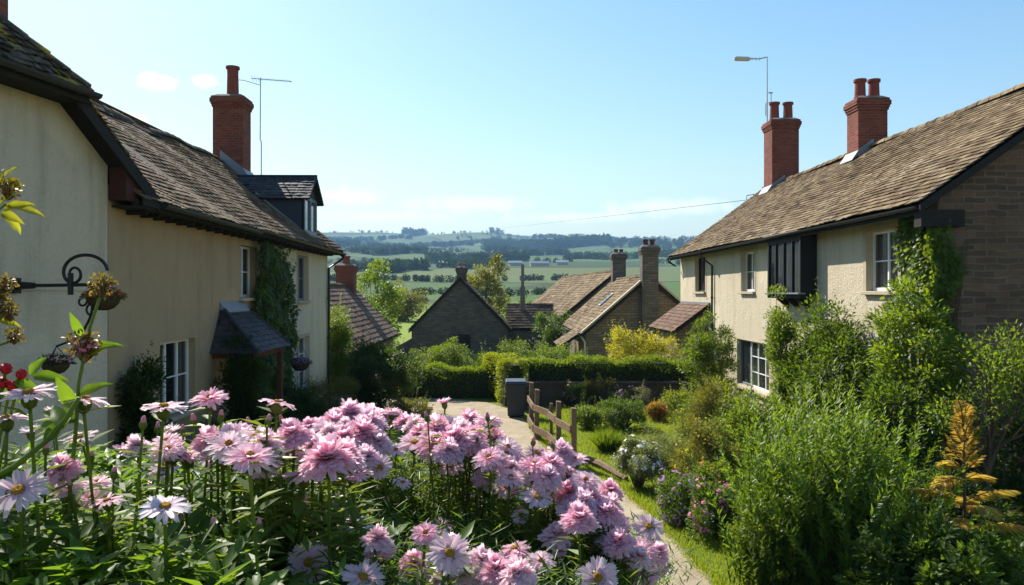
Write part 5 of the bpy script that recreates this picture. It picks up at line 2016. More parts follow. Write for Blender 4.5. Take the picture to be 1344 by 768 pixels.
def hedge(name, label, pts, width, h, mat, n, ll=0.05, z0=None, cat='hedge', wob=0.07):
    pts = [Vector(p) for p in pts]
    root = thing(name, label, cat, pts[0])
    seg = [(pts[i + 1] - pts[i]).length for i in range(len(pts) - 1)]
    tot = sum(seg)
    cum = np.concatenate([[0], np.cumsum(seg)])
    arr = np.array([tuple(p) for p in pts])
    s = RNG.random(n) * (tot + width) - width / 2
    sc_ = np.clip(s, 0, tot)
    px_ = np.interp(sc_, cum, arr[:, 0])
    py_ = np.interp(sc_, cum, arr[:, 1])
    pz_ = np.interp(sc_, cum, arr[:, 2])
    k = np.clip(np.searchsorted(cum, sc_, side='right') - 1, 0, len(seg) - 1)
    dirs = np.array([tuple((pts[i + 1] - pts[i]).normalized()) for i in range(len(seg))])[k]
    side = np.stack([dirs[:, 1], -dirs[:, 0], np.zeros(n)], -1)
    # rounded box section: superellipse
    a = RNG.random(n) * PI * 1.25 - PI * 0.125
    cx = np.sign(np.cos(a)) * np.abs(np.cos(a)) ** 0.45
    cz = np.sign(np.sin(a)) * np.abs(np.sin(a)) ** 0.45
    depth = 1 - 0.16 * RNG.random(n) ** 1.5
    endk = np.clip(1 - (np.maximum(0, np.abs(s - tot / 2) - tot / 2) / (width / 2 + 1e-6)) ** 2, 0, 1) ** 0.5
    wobn = wob * (np.sin(px_ * 3.1 + cz * 2) * np.cos(py_ * 2.3) + 0.6 * np.sin(px_ * 7 + py_ * 5 + cz * 5)) + RNG.normal(size=n) * 0.018
    lat = cx * (width / 2) * depth * endk
    zz = np.maximum(0.0, (h * 0.5) + cz * (h * 0.5) * depth)
    low = RNG.random(n) < 0.45
    zz = np.where(low & (np.abs(cx) > 0.95), RNG.random(n) * h * 0.95, zz)
    ext = (s - sc_)
    pos = np.stack([px_, py_, pz_ + zz], -1) + side * (lat + np.sign(lat) * wobn)[:, None] + dirs * ext[:, None]
    pos[:, 2] += np.where(cz > 0.8, wobn, 0)
    out = side * cx[:, None] + np.array([0, 0, 1.0]) * np.maximum(cz, -0.1)[:, None]
    d = nrmz(out + rdir(n) * 0.9 + np.array([0, 0, 0.35]))
    nn = nrmz(out * 0.7 + rdir(n) * 0.9)
    leaf_object('foliage', [('leaf', pos, d, nn, ll * (0.6 + 0.8 * RNG.random(n)), 1.0, 0, None)], [mat], root)
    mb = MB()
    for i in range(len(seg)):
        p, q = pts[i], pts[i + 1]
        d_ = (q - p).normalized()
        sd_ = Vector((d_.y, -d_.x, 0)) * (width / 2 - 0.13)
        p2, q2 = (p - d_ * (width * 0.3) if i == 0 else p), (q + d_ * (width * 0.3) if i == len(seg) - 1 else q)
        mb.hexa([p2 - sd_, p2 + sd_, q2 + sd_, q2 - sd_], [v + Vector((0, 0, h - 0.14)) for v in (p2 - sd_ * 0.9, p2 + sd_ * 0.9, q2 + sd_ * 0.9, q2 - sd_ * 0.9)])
    mb.build('branches' if False else 'stem', M_LIGHT_BLOCK, root, uv=False)  # no real stems: solid core added inside the leaves to block light
    return root


hedge('clipped_hedge', 'long clipped green hedge growing above the dark brick garden wall', [(1.35, 25.95, 0), (5.9, 25.95, 0)], 1.1, 1.42, L_HEDGE, 22000, 0.055)
hedge('clipped_hedge', 'clipped hedge across the end of the lane, its face in shade', [(-3.4, 27.35, 0), (-0.45, 27.2, 0)], 0.9, 1.04, L_HEDGE, 14000, 0.055)
hedge('clipped_hedge', 'bright yellow green rounded hedge curving round behind the bin', [(-0.15, 28.2, 0), (0.25, 26.6, 0), (0.5, 25.2, 0)], 0.85, 1.42, L_HEDGEY, 13000, 0.055, wob=0.1)

bush('round_shrub', 'big round clipped shrub in front of the dark stone barn', 'shrub', (-2.25, 31.2, -0.1), (1.02, 0.9, 1.7), L_HEDGE, 90, 0.26, 110, 'leaf', 0.065, sprigs=0)
bush('low_shrub', 'low dark green shrub right of the round clipped shrub', 'shrub', (-0.7, 32.0, -0.1), (1.0, 0.6, 1.25), L_MID, 40, 0.3, 90, 'leaf', 0.08)
bush('low_shrub', 'pale green shrub between the barn and the bright curving hedge', 'shrub', (0.9, 33.5, -0.1), (1.0, 0.7, 1.5), L_BRIGHT, 40, 0.3, 90, 'leaf', 0.08)
bush('low_shrub', 'green shrub in front of the stone house porch', 'shrub', (2.6, 34.5, -0.2), (1.3, 0.8, 1.5), L_HEDGE, 50, 0.3, 90, 'leaf', 0.08)
bush('yellow_shrub', 'yellow flowered shrub standing above the right hedge', 'shrub', (5.15, 28.6, 0), (1.35, 0.9, 2.25), L_YELLOW, 90, 0.3, 110, 'leaf', 0.075, low=0.3)
bush('low_shrub', 'green shrub beside the yellow shrub near the porch lean-to', 'shrub', (6.5, 27.4, 0), (0.7, 0.7, 1.7), L_OLIVE, 40, 0.3, 90, 'leaf', 0.08)
bush('climbing_shrub', 'leafy climber on the front of the long stone cottage', 'shrub', (3.55, 49.2, -0.8), (0.9, 0.9, 3.2), L_MID, 50, 0.4, 90, 'leaf', 0.13)
bush('climbing_shrub', 'dark rounded shrub at the corner of the honey stone house', 'shrub', (3.2, 43.5, -0.5), (0.6, 0.7, 2.4), L_DARK, 40, 0.35, 90, 'leaf', 0.11)

tree('leafy_tree', 'bright green leafy tree behind the low cottage roof', (-8.9, 58, -1), 6.4, (2.0, 2.0), L_BRIGHT, 80, 0.62, 110, 'rhomb', 0.19, base=0.12)
tree('leafy_tree', 'second bright tree lower down beside the low cottage', (-7.9, 50, -0.9), 4.0, (1.1, 1.2), L_MID, 60, 0.5, 110, 'rhomb', 0.17, base=0.1)
tree('rounded_tree', 'rounded olive tree alone in the green meadow', (-12.2, 105, -0.2), 4.9, (2.9, 2.6), L_OLIVE, 80, 0.75, 100, 'rhomb', 0.24, base=0.06)
tree('tall_tree', 'slender yellow green tree rising behind the barn roof', (-1.0, 66, -0.9), 7.4, (1.6, 1.6), L_OLIVE, 80, 0.6, 110, 'rhomb', 0.2, base=0.2)
tree('leafy_tree', 'small tree in the meadow behind the outbuilding', (2.8, 78, -0.6), 3.6, (2.2, 1.8), L_MID, 50, 0.6, 100, 'rhomb', 0.2, base=0.1)

# ------------------------------------------------------------------ fence, bin
FE = thing('timber_fence', 'weathered open timber fence of posts and rails between lane and lawn', 'fence', G(753, 612))
fp = [G(753, 614), G(733, 599), G(704, 577), G(697, 563)]
fp.insert(2, fp[1].lerp(fp[2], 0.5) + Vector((0.1, 0, 0)))
tops = [1.22, 1.2, 1.02, 1.22, 1.22]
for i, (q, h) in enumerate(zip(fp, tops)):
    a = 0.055 if i != 2 else 0.035
    tl = random.uniform(-0.02, 0.02)
    mb = MB()
    mb.hexa([(q.x - a, q.y - a, -0.3), (q.x + a, q.y - a, -0.3), (q.x + a, q.y + a, -0.3), (q.x - a, q.y + a, -0.3)],
            [(q.x - a + tl, q.y - a, h), (q.x + a + tl, q.y - a, h - 0.02), (q.x + a + tl, q.y + a, h), (q.x - a + tl, q.y + a, h + 0.01)])
    mb.build('post', M_FENCE, FE, bevel=0.008)
for i in range(4):
    if i == 2:
        pass
    a, b = fp[i], fp[i + 1]
    d = (b - a).normalized()
    s = Vector((d.y, -d.x, 0)) * 0.02
    for z, hh in ((0.2, 0.17), (0.72, 0.15)):
        mb = MB()
        za, zb_ = z + random.uniform(-.015, .015), z + random.uniform(-.015, .015)
        a_, b_ = a - s * 4.0 - d * 0.05, b - s * 4.0 + d * 0.05
        mb.hexa([a_ - s + Vector((0, 0, za)), a_ + s + Vector((0, 0, za)), b_ + s + Vector((0, 0, zb_)), b_ - s + Vector((0, 0, zb_))],
                [a_ - s + Vector((0, 0, za + hh)), a_ + s + Vector((0, 0, za + hh)), b_ + s + Vector((0, 0, zb_ + hh)), b_ - s + Vector((0, 0, zb_ + hh))])
        mb.build('rail', M_FENCE, FE, bevel=0.006)
mb = MB()
q0, q1 = G(757, 602), G(822, 632)
mb.tube([q0 + Vector((0, 0, 0.08)), q0.lerp(q1, 0.5) + Vector((0.02, 0.03, 0.1)), q1 + Vector((0, 0, 0.045))], [0.06, 0.075, 0.05], 7)
o = mb.build('fallen_log', M_FENCE, None, q0.lerp(q1, 0.5), uv=False)
tag(o, 'weathered log lying on the grass at the foot of the nearest fence post', 'log')

bc = G(677, 547)
BN = thing('wheelie_bin', 'dark wheelie bin with closed lid standing at the lane edge by the fence', 'bin', bc)
mb = MB(Matrix.Translation(bc))
mb.hexa([(-0.23, -0.26, 0.05), (0.23, -0.26, 0.05), (0.23, 0.24, 0.05), (-0.23, 0.24, 0.05)], [(-0.285, -0.33, 0.97), (0.285, -0.33, 0.97), (0.285, 0.34, 0.97), (-0.285, 0.34, 0.97)])
mb.hexa([(-0.3, -0.345, 0.93), (0.3, -0.345, 0.93), (0.3, 0.35, 0.93), (-0.3, 0.35, 0.93)], [(-0.3, -0.345, 0.98), (0.3, -0.345, 0.98), (0.3, 0.35, 0.98), (-0.3, 0.35, 0.98)])
mb.build('body', M_BIN, BN, bevel=0.02)
mb = MB(Matrix.Translation(bc))
mb.hexa([(-0.31, -0.37, 0.985), (0.31, -0.37, 0.985), (0.31, 0.36, 0.985), (-0.31, 0.36, 0.985)], [(-0.28, -0.33, 1.05), (0.28, -0.33, 1.05), (0.28, 0.34, 1.07), (-0.28, 0.34, 1.07)])
mb.build('lid', M_BINLID, BN, bevel=0.015)
mb = MB(Matrix.Translation(bc))
mb.tube([(-0.2, 0.34, 0.95), (-0.2, 0.42, 0.97), (0.2, 0.42, 0.97), (0.2, 0.34, 0.95)], 0.016, 8)
mb.build('handle', M_BIN, BN, uv=False)
for s in (-1, 1):
    mb = MB(Matrix.Translation(bc))
    mb.lathe([(0.0, -0.025), (0.095, -0.025), (0.1, 0), (0.095, 0.025), (0.0, 0.025)], (s * 0.21, 0.29, 0.1), 16, M=Matrix.Rotation(PI / 2, 4, 'Y'))
    mb.build('wheel', M_BLACK, BN)

# ------------------------------------------------------------------ garden plants
bush('white_flowered_shrub', 'low shrub dotted with small white flowers at the lawn edge', 'shrub', G(838, 641), (0.46, 0.42, 0.85), L_GREY, 45, 0.16, 120, 'leaf', 0.045, bloom=(B_WHITE, 260, 0.05, 'blossom'))
bush('purple_flowered_shrub', 'low plant with purple flowers beside the lane verge', 'shrub', G(893, 684), (0.42, 0.4, 0.68), L_MID, 45, 0.15, 110, 'leaf', 0.045, sprigs=0.4, bloom=(B_PURPLE, 330, 0.042, 'blossom'))
bush('pink_flowered_shrub', 'pinkish flowered plant close to the big plumed shrub', 'shrub', G(940, 704), (0.38, 0.38, 0.7), L_MID, 40, 0.15, 110, 'leaf', 0.05, sprigs=0.4, bloom=(B_PINK, 260, 0.045, 'blossom'))
bush('yellow_flowered_shrub', 'tall loose plant with yellow flowers behind the purple one', 'shrub', G(928, 648), (0.45, 0.45, 1.25), L_OLIVE, 50, 0.2, 100, 'lance', 0.09, bloom=(B_YELLOW, 230, 0.045, 'blossom'))
bush('orange_flowered_plant', 'low plant with a few orange flowers in front of the yellow one', 'plant', G(930, 672), (0.35, 0.35, 0.75), L_HEDGE, 30, 0.16, 100, 'leaf', 0.05, bloom=(B_ORANGE, 90, 0.05, 'blossom'))
bush('grey_shrub', 'grey green airy shrub behind the white flowered one', 'shrub', G(872, 618), (0.5, 0.42, 0.7), L_GREY, 45, 0.2, 100, 'lance', 0.07)
bush('russet_shrub', 'slim russet tipped shrub standing in the border before the house', 'shrub', G(928, 612), (0.3, 0.3, 1.75), L_OLIVE, 40, 0.18, 90, 'lance', 0.08, low=0.5)
bush('border_shrub', 'mid green border shrub under the little tree by the wall', 'shrub', G(918, 588), (0.6, 0.6, 1.05), L_HEDGE, 50, 0.24, 110, 'leaf', 0.06)
bush('border_shrub', 'yellowish border shrub left of the low house window', 'shrub', G(950, 600), (0.6, 0.6, 1.5), L_HEDGEY, 50, 0.22, 110, 'leaf', 0.06)
bush('border_shrub', 'green border shrub filling the space behind the plumed shrub', 'shrub', G(985, 640), (0.8, 0.7, 1.6), L_BRIGHT, 60, 0.24, 110, 'leaf', 0.065)
bush('round_garden_shrub', 'round dark green shrub in the middle of the lawn', 'shrub', G(820, 564), (0.54, 0.5, 0.78), L_MID, 55, 0.15, 120, 'leaf', 0.045, sprigs=0.2)
bush('round_garden_shrub', 'small bright green shrub just behind the nearest fence post', 'shrub', G(772, 563), (0.36, 0.36, 0.6), L_HEDGE, 30, 0.15, 110, 'leaf', 0.05)
bush('red_leaved_plant', 'small red brown plant right of the round lawn shrub', 'plant', G(862, 553), (0.3, 0.3, 0.5), L_RUST, 25, 0.13, 100, 'leaf', 0.05)
bush('border_shrub', 'pale bush at the foot of the dark brick garden wall', 'shrub', G(792, 533), (0.5, 0.35, 0.85), L_OLIVE, 35, 0.17, 90, 'lance', 0.07)
bush('purple_flowered_shrub', 'lavender coloured flowers along the garden wall', 'plant', G(832, 535), (0.6, 0.3, 0.55), L_GREY, 30, 0.15, 90, 'lance', 0.06, bloom=(B_PURPLE, 150, 0.05, 'blossom'))
bush('pink_flowered_shrub', 'thin plant with deep pink flowers against the garden wall', 'plant', G(757, 534), (0.55, 0.3, 0.75), L_MID, 25, 0.14, 60, 'lance', 0.07, bloom=(B_PINK, 40, 0.06, 'blossom'))
bush('border_shrub', 'leafy clump at the right end of the garden wall', 'plant', G(895, 545), (0.7, 0.4, 0.7), L_HEDGEY, 40, 0.18, 90, 'leaf', 0.06)
q = G(797, 593)
TF = thing('grass_tuft', 'small spiky tuft standing alone on the lawn', 'plant', q)
n = 1500
d = nrmz(np.stack([RNG.normal(size=n) * 0.5, RNG.normal(size=n) * 0.5, np.ones(n)], -1))
leaf_object('foliage', [('blade', np.array(q) + d * np.array([0.12, 0.12, 0.0]), d, rdir(n), 0.35 + 0.25 * RNG.random(n), 0.6, 0, None)], [L_HEDGE], TF)
bush('little_tree', 'little bright green tree by the porch lean-to', 'tree', (6.35, 23.6, 0), (0.68, 0.66, 2.85), L_BRIGHT, 70, 0.28, 110, 'leaf', 0.075, low=0.7)
bush('climbing_shrub', 'big dark climbing shrub spreading below the oriel window', 'shrub', (7.3, 17.4, 0), (0.6, 1.7, 3.2), L_DEEP, 130, 0.36, 130, 'leaf', 0.085)  # climber's shaded hollow put into the deeper leaf colour
bush('climbing_shrub', 'left part of the big climber, its sunlight put into brighter leaf colour', 'shrub', (6.95, 19.2, 0), (0.36, 0.5, 3.35), L_BRIGHT, 60, 0.24, 110, 'leaf', 0.075)  # brighter leaf colour stands in for the climber's sunlit leaves

tree('creeper_tree', 'slender leafy tree against the corner of the brick gable', (7.1, 13.3, 0), 3.75, (0.6, 0.7), L_HEDGE, 64, 0.3, 150, 'leaf', 0.085, trunk_r=0.07, base=0.25)
bush('twiggy_shrub', 'leafy shrub at the foot of the slender gable tree', 'shrub', (6.4, 12.9, 0), (0.65, 0.6, 2.0), L_DEEP, 70, 0.27, 110, 'leaf', 0.08)
tw = thing('twiggy_tree', 'sparse tree with bare branches showing in front of the brick gable', 'tree', (7.5, 12.0, 0))
mb = MB()
tips = []
b0_ = Vector((7.5, 12.0, -0.1))
mb.tube([b0_, b0_ + Vector((-.05, 0, .7)), b0_ + Vector((.02, 0, 1.5))], [0.06, 0.05, 0.035], 7)
for k in range(14):
    a = random.uniform(0, 2 * PI)
    st = b0_ + Vector((0, 0, random.uniform(0.6, 1.5)))
    en = b0_ + Vector((math.cos(a) * random.uniform(.5, 1.25), math.sin(a) * 0.6, random.uniform(1.7, 3.4)))
    md_ = st.lerp(en, 0.5) + Vector((0, 0, -0.1))
    mb.tube([st, md_, en], [0.028, 0.018, 0.006], 5)
    for j in range(5):
        f = random.uniform(0.4, 1)
        s0 = md_.lerp(en, f)
        e2 = s0 + Vector((random.uniform(-.35, .35), random.uniform(-.25, .25), random.uniform(0, .35)))
        mb.tube([s0, e2], [0.009, 0.003], 4)
        tips.append(e2)
    tips.append(en)
mb.build('trunk', M_BARK, tw, uv=False)
tp = np.array([tuple(v) for v in tips])
sel = np.array([t[0] > 7.2 or random.random() < 0.35 for t in tp])
tp = tp[sel]
pos, dd, nn = clump_leaves(tp, np.full(len(tp), 0.24), 55, np.array(b0_) + np.array([0, 0, 1.5]))
leaf_object('crown', [('leaf', pos, dd, nn, 0.075 * (0.6 + 0.7 * RNG.random(len(pos))), 1.0, 0, None)], [L_HEDGE], tw)
bush('dark_shrub', 'dark shrub in the shade at the foot of the brick gable', 'shrub', (8.6, 12.6, 0), (1.2, 0.7, 1.6), L_DARK, 60, 0.3, 100, 'leaf', 0.085)
bush('dark_shrub', 'dark low shrub behind the golden sapling', 'shrub', (6.6, 11.5, 0), (0.7, 0.5, 0.85), L_DARK, 50, 0.26, 100, 'leaf', 0.085)

# big plumed shrub made of upright feathery shoots
def shoots(root, name, base, spread, n, hmin, hmax, per, kind, ll, width, mat, up=0.9, start=0.15, curve=0.35, top=None, ang=0.75):
    bx = RNG.normal(size=(n, 2)) * 0.35 * np.array(spread)
    aa = nrmz(RNG.normal(size=(n, 2)))
    h = hmin + (hmax - hmin) * RNG.random(n) ** 0.7
    e = RNG.random(n) ** 0.5
    lean = aa * (np.array(spread) * 0.85 * e[:, None])
    h = h * (1 - 0.35 * e ** 2)
    if top is not None:
        h = np.minimum(h, top)
    t_ = start + (1 - start) * RNG.random((n, per))
    P0 = np.stack([base[0] + bx[:, 0], base[1] + bx[:, 1], np.full(n, base[2])], -1)
    dx = lean[:, None, :] * (t_[:, :, None] ** (1 + curve))
    pos = np.concatenate([P0[:, None, :2] + dx, (P0[:, 2:3] + h[:, None] * t_)[:, :, None]], -1)
    tang = np.concatenate([lean[:, None, :] * (1 + curve) * t_[:, :, None] ** curve, np.repeat(h[:, None, None], per, 1)], -1)
    tang = nrmz(tang)
    rd = rdir(n * per).reshape(n, per, 3)
    sd_ = nrmz(np.cross(tang, rd))
    d = nrmz(tang * up + sd_ * ang)
    nn = nrmz(np.cross(d, np.cross(tang, sd_)) * 0 + tang * 0.8 - sd_ * 0.5 + rdir(n * per).reshape(n, per, 3) * 0.25)
    sz = ll * (0.55 + 0.6 * RNG.random((n, per))) * (1.1 - 0.55 * t_)
    rn = np.clip(0.25 + 0.6 * t_ * RNG.random((n, 1)) + 0.2 * RNG.random((n, per)), 0, 1)
    leaf_object(name, [(kind, pos.reshape(-1, 3), d.reshape(-1, 3), nn.reshape(-1, 3), sz.ravel(), width, 0, rn.ravel())], [mat], root)
    mb = MB()
    for i in range(0, n, 3):
        pts = []
        for f in (0, 0.35, 0.7, 0.97):
            pts.append((P0[i, 0] + lean[i, 0] * f ** (1 + curve), P0[i, 1] + lean[i, 1] * f ** (1 + curve), P0[i, 2] + h[i] * f))
        mb.tube(pts, [0.009, 0.006, 0.004, 0.0015], 4, cap=False)
    mb.build('stem', L_DARK, root, uv=False)


BG = thing('plumed_shrub', 'big bushy plumed green shrub in the right foreground', 'shrub', (4.15, 9.9, 0))
shoots(BG, 'foliage', (4.15, 9.9, 0), (1.08, 1.0), 430, 1.3, 2.45, 100, 'lance', 0.15, 1.5, L_FERN, start=0.08)
shoots(BG, 'leader', (4.15, 9.9, 0), (1.05, 0.9), 46, 2.1, 2.85, 110, 'lance', 0.15, 1.5, L_HEDGE, start=0.3)
BG2 = thing('plumed_shrub', 'smaller plumed shrub tucked against the left of the big one', 'shrub', (3.2, 9.75, 0))
shoots(BG2, 'foliage', (3.2, 9.75, 0), (0.4, 0.45), 110, 0.6, 1.2, 50, 'lance', 0.11, 1.3, L_HEDGE, start=0.1)

# golden fern leaved sapling
gs = Vector((5.62, 9.5, 0))
GS = thing('golden_sapling', 'golden yellow sapling with drooping feathery fronds in the right foreground', 'sapling', gs)
mb = MB()
mb.tube([gs, gs + Vector((0.02, 0, 1.0)), gs + Vector((0.0, 0, 2.1))], [0.028, 0.02, 0.005], 7)
fp_, fd_, fn_, fs_ = [], [], [], []
def frond(st, az, ln, rise, droop, lf=0.13, m=26):
    hd = Vector((math.cos(az), math.sin(az), 0))
    pts = []
    for i in range(m + 1):
        f = i / m
        pts.append(st + hd * (ln * f) + Vector((0, 0, rise * f - droop * f * f)))
    mb.tube(pts[::4], [0.008 - 0.001 * i for i in range(len(pts[::4]))], 4, cap=False)
    for i in range(3, m + 1):
        tg = (pts[i] - pts[i - 1]).normalized()
        sd_ = tg.cross(Vector((0, 0, 1))).normalized()
        f = i / m
        sz = lf * (0.45 + 1.0 * math.sin(PI * min(1, f * 0.85 + 0.12)))
        for s in (-1, 1):
            for rep in range(2):
                fp_.append(pts[i] + tg * random.uniform(-.01, .01))
                fd_.append(tg * 0.75 + sd_ * s * 0.8 + Vector((0, 0, -0.25 + random.uniform(-.2, .2))))
                fn_.append(Vector((random.uniform(-.3, .3), random.uniform(-.3, .3), 1)))
                fs_.append(sz * random.uniform(0.7, 1.15))
for (z, az, ln, rise, dr) in ((0.75, -0.2, 0.62, 0.2, 0.32), (0.8, 3.3, 0.72, 0.3, 0.25), (0.95, 0.9, 0.5, 0.2, 0.2), (1.05, 0.15, 0.65, 0.28, 0.2), (1.1, 3.0, 0.5, 0.15, 0.15), (1.0, -1.4, 0.5, 0.2, 0.3), (1.3, 3.4, 0.4, 0.22, 0.3), (1.3, 0.2, 0.34, 0.2, 0.26), (1.42, 2.6, 0.22, 0.2, 0.2), (0.45, -0.6, 0.6, 0.1, 0.3), (0.5, 3.9, 0.55, 0.15, 0.3), (1.25, 1.6, 0.4, 0.2, 0.2), (0.85, -2.2, 0.5, 0.2, 0.3)):
    frond(gs + Vector((0.01, 0, z)), az + random.uniform(-.2, .2), ln * random.uniform(0.85, 1.25), rise, dr * random.uniform(0.55, 1.0), 0.15)
for k in range(26):
    f = k / 26
    frond(gs + Vector((0, 0, 1.4 + 0.7 * f)), k * 2.4, 0.17 * (1 - f) + 0.07, 0.24, 0.04, 0.07, 12)
mb.build('stem', M_BARK, GS, uv=False)
A = lambda l: np.array([tuple(v) for v in l])
leaf_object('frond', [('lance', A(fp_), A(fd_), A(fn_), np.array(fs_), 1.4, 0, None)], [L_GOLD], GS)

bush('broadleaf_shrub', 'low broad leaved shrub in the bottom right corner', 'shrub', (4.8, 8.55, 0), (0.95, 0.65, 0.9), L_MID, 90, 0.2, 90, 'leaf', 0.11, low=0.1)
bush('broadleaf_shrub', 'darker leafy shrub between the plumed shrub and the sapling', 'shrub', (5.1, 10.3, 0), (0.6, 0.5, 0.75), L_DARK, 40, 0.2, 90, 'leaf', 0.1)

# left side garden
bush('climbing_shrub', 'dark climber growing up the taupe wall left of the white window', 'shrub', (-5.7, 12.98, 0), (0.22, 0.42, 2.2), L_DARK, 60, 0.26, 110, 'leaf', 0.08)
bush('climbing_shrub', 'dark climber covering the near side of the tiled porch', 'shrub', (-5.25, 16.75, 0), (0.42, 0.25, 2.35), L_DARK, 60, 0.24, 110, 'leaf', 0.08)
bush('dark_shrub', 'large dark green shrub at the bend of the lane', 'shrub', (-3.55, 24.0, 0), (1.12, 0.9, 1.95), L_DARK, 90, 0.32, 130, 'leaf', 0.08)
bush('yellow_flowered_shrub', 'loose yellowish shrub at the far corner of the left house', 'shrub', (-4.65, 22.3, 0), (0.7, 0.6, 1.15), L_OLIVE, 45, 0.22, 100, 'lance', 0.09, bloom=(B_YELLOW, 30, 0.04, 'blossom'))
bush('low_shrub', 'small light green shrub on the verge before the large dark shrub', 'shrub', (-2.35, 21.7, 0), (0.5, 0.4, 0.6), L_OLIVE, 30, 0.18, 90, 'leaf', 0.06)
bush('climbing_shrub', 'tall green creeper at the far end of the left house', 'shrub', (-5.75, 28.75, -0.05), (0.5, 0.5, 3.0), L_HEDGE, 60, 0.3, 110, 'leaf', 0.085)
bush('dark_shrub', 'dark low planting along the foot of the left house', 'shrub', (-5.3, 20.9, 0), (0.5, 1.3, 0.9), L_DARK, 50, 0.24, 90, 'leaf', 0.08)
bush('dark_shrub', 'dark low planting below the white casement window', 'shrub', (-5.1, 15.0, 0), (0.6, 1.2, 0.95), L_DARK, 50, 0.24, 90, 'leaf', 0.08)


def wall_ivy(name, label, M, poly, n, depth, ll, mat, bulge=1.0):
    poly = np.array(poly)
    lo, hi = poly.min(0), poly.max(0)
    u = RNG.uniform(lo[0], hi[0], n * 2)
    z = RNG.uniform(lo[1], hi[1], n * 2)
    un_ = u + 0.12 * np.sin(z * 5.1) + RNG.normal(size=n * 2) * 0.07
    zn = z + 0.12 * np.sin(u * 6.3) + RNG.normal(size=n * 2) * 0.07
    k = inside(poly, un_, zn)
    u, z = u[k][:n], z[k][:n]
    m = len(u)
    th = depth * (0.45 + 0.55 * np.abs(np.sin(u * 3.3 + z * 1.7) * np.cos(z * 2.6 - u)) * bulge)
    y = 0.02 + th * RNG.random(m) ** 0.6
    L_ = np.stack([u, y, z], -1)
    Mr = np.array(M.to_3x3())
    pos = L_ @ Mr.T + np.array(M.translation)
    out = Mr @ np.array([0, 1.0, 0])
    d = nrmz(rdir(m) * 0.7 + out * 0.45 + np.array([0, 0, -0.7]))
    nn = nrmz(rdir(m) * 0.5 + out + np.array([0, 0, 0.4]))
    c = M @ Vector(((lo[0] + hi[0]) / 2, 0.1, lo[1]))
    root = thing(name, label, 'climber', c)
    leaf_object('foliage', [('ivy', pos, d, nn, ll * (0.55 + 0.75 * RNG.random(m)), 1.0, 0, np.clip(RNG.random(m) * 0.5 + th / depth * 0.5 - 0.1, 0, 1))], [mat], root)
    mb = MB(M)
    for i in range(9):
        a = lo[0] + (hi[0] - lo[0]) * (0.3 + 0.4 * random.random())
        b = lo[0] + (hi[0] - lo[0]) * random.random()
        mb.tube([(a, 0.03, lo[1]), ((a + b) / 2 + random.uniform(-.1, .1), 0.04, lo[1] * 0.5 + hi[1] * 0.5), (b, 0.03, hi[1] - 0.4)], [0.022, 0.014, 0.005], 5)
    mb.build('stem', M_BARK, root, uv=False)
    return root


V2 = lambda yy, z: (Y1L - yy, z)
wall_ivy('wall_climber', 'thick dark green ivy covering the wall between the upper windows of the left house', ML, [V2(19.55, 0.2), V2(19.35, 2.6), V2(19.2, 3.3), V2(19.55, 4.0), V2(19.5, 4.85), V2(21.3, 4.8), V2(22.3, 4.35), V2(22.6, 3.2), V2(22.9, 2.4), V2(22.3, 1.4), V2(22.4, 0.1)], 9500, 0.4, 0.105, L_MID)
U2 = lambda yy, z: (yy - Y0R, z)
wall_ivy('wall_climber', 'bright green creeper climbing the corner of the right house up to the eaves', MR, [U2(14.25, 1.0), U2(14.22, 5.1), U2(15.05, 5.15), U2(15.3, 4.6), U2(15.25, 3.7), U2(15.8, 3.1), U2(16.3, 2.2), U2(16.2, 0.8)], 7500, 0.26, 0.1, L_HEDGE)
wall_ivy('wall_climber', 'creeper wrapping round the edge of the brown brick gable', frame((XR, Y0R, 0), (-1, 0, 0), (0, -1, 0)), [(0.25, 1.2), (0.25, 4.9), (-0.1, 4.9), (-0.25, 4.0), (-0.15, 3.0), (-0.5, 2.2), (-0.6, 1.0)], 3000, 0.22, 0.1, L_HEDGE)

# ------------------------------------------------------------------ far trees and woods
def far_wood(items, label=None, name='woodland', leafn=70, mat=None):
    """items: list of (x, y, height): one mass of far trees"""
    it = np.array(items)
    n = len(it)
    z = terrain(it[:, 0], it[:, 1])
    h = it[:, 2]
    c = np.stack([it[:, 0], it[:, 1], z + h * 0.55], -1)
    q = rdir(n * leafn) * (RNG.random(n * leafn)[:, None] ** 0.33)
    hh = np.repeat(h, leafn)
    pos = np.repeat(c, leafn, 0) + q * np.stack([hh * 0.42, hh * 0.42, hh * 0.5], -1)
    d = nrmz(q + rdir(n * leafn) * 0.6)
    nn = nrmz(q * 0.7 + rdir(n * leafn) * 0.5 + np.array([0, 0, 0.5]))
    rn = np.repeat(RNG.random(n), leafn) * 0.7 + RNG.random(n * leafn) * 0.3
    o = leaf_object(name, [('rhomb', pos, d, nn, hh * 0.3 * (0.6 + 0.6 * RNG.random(n * leafn)), 1.3, 0, rn)], [mat or L_FAR])
    tag(o, kind='stuff')
    return o


def band(px0, px1, y0, y1, n, h=(8, 13)):
    out = []
    for i in range(n):
        px = random.uniform(px0, px1)
        f = (px - px0) / max(1, px1 - px0)
        Y = random.uniform(y0, y1) + 0.04 * y0 * math.sin(f * 9)
        out.append((ratio(px) * Y, Y, random.uniform(*h)))
    return out


def woods(*bands):
    far_wood([q for bnd in bands for q in band(*bnd)])


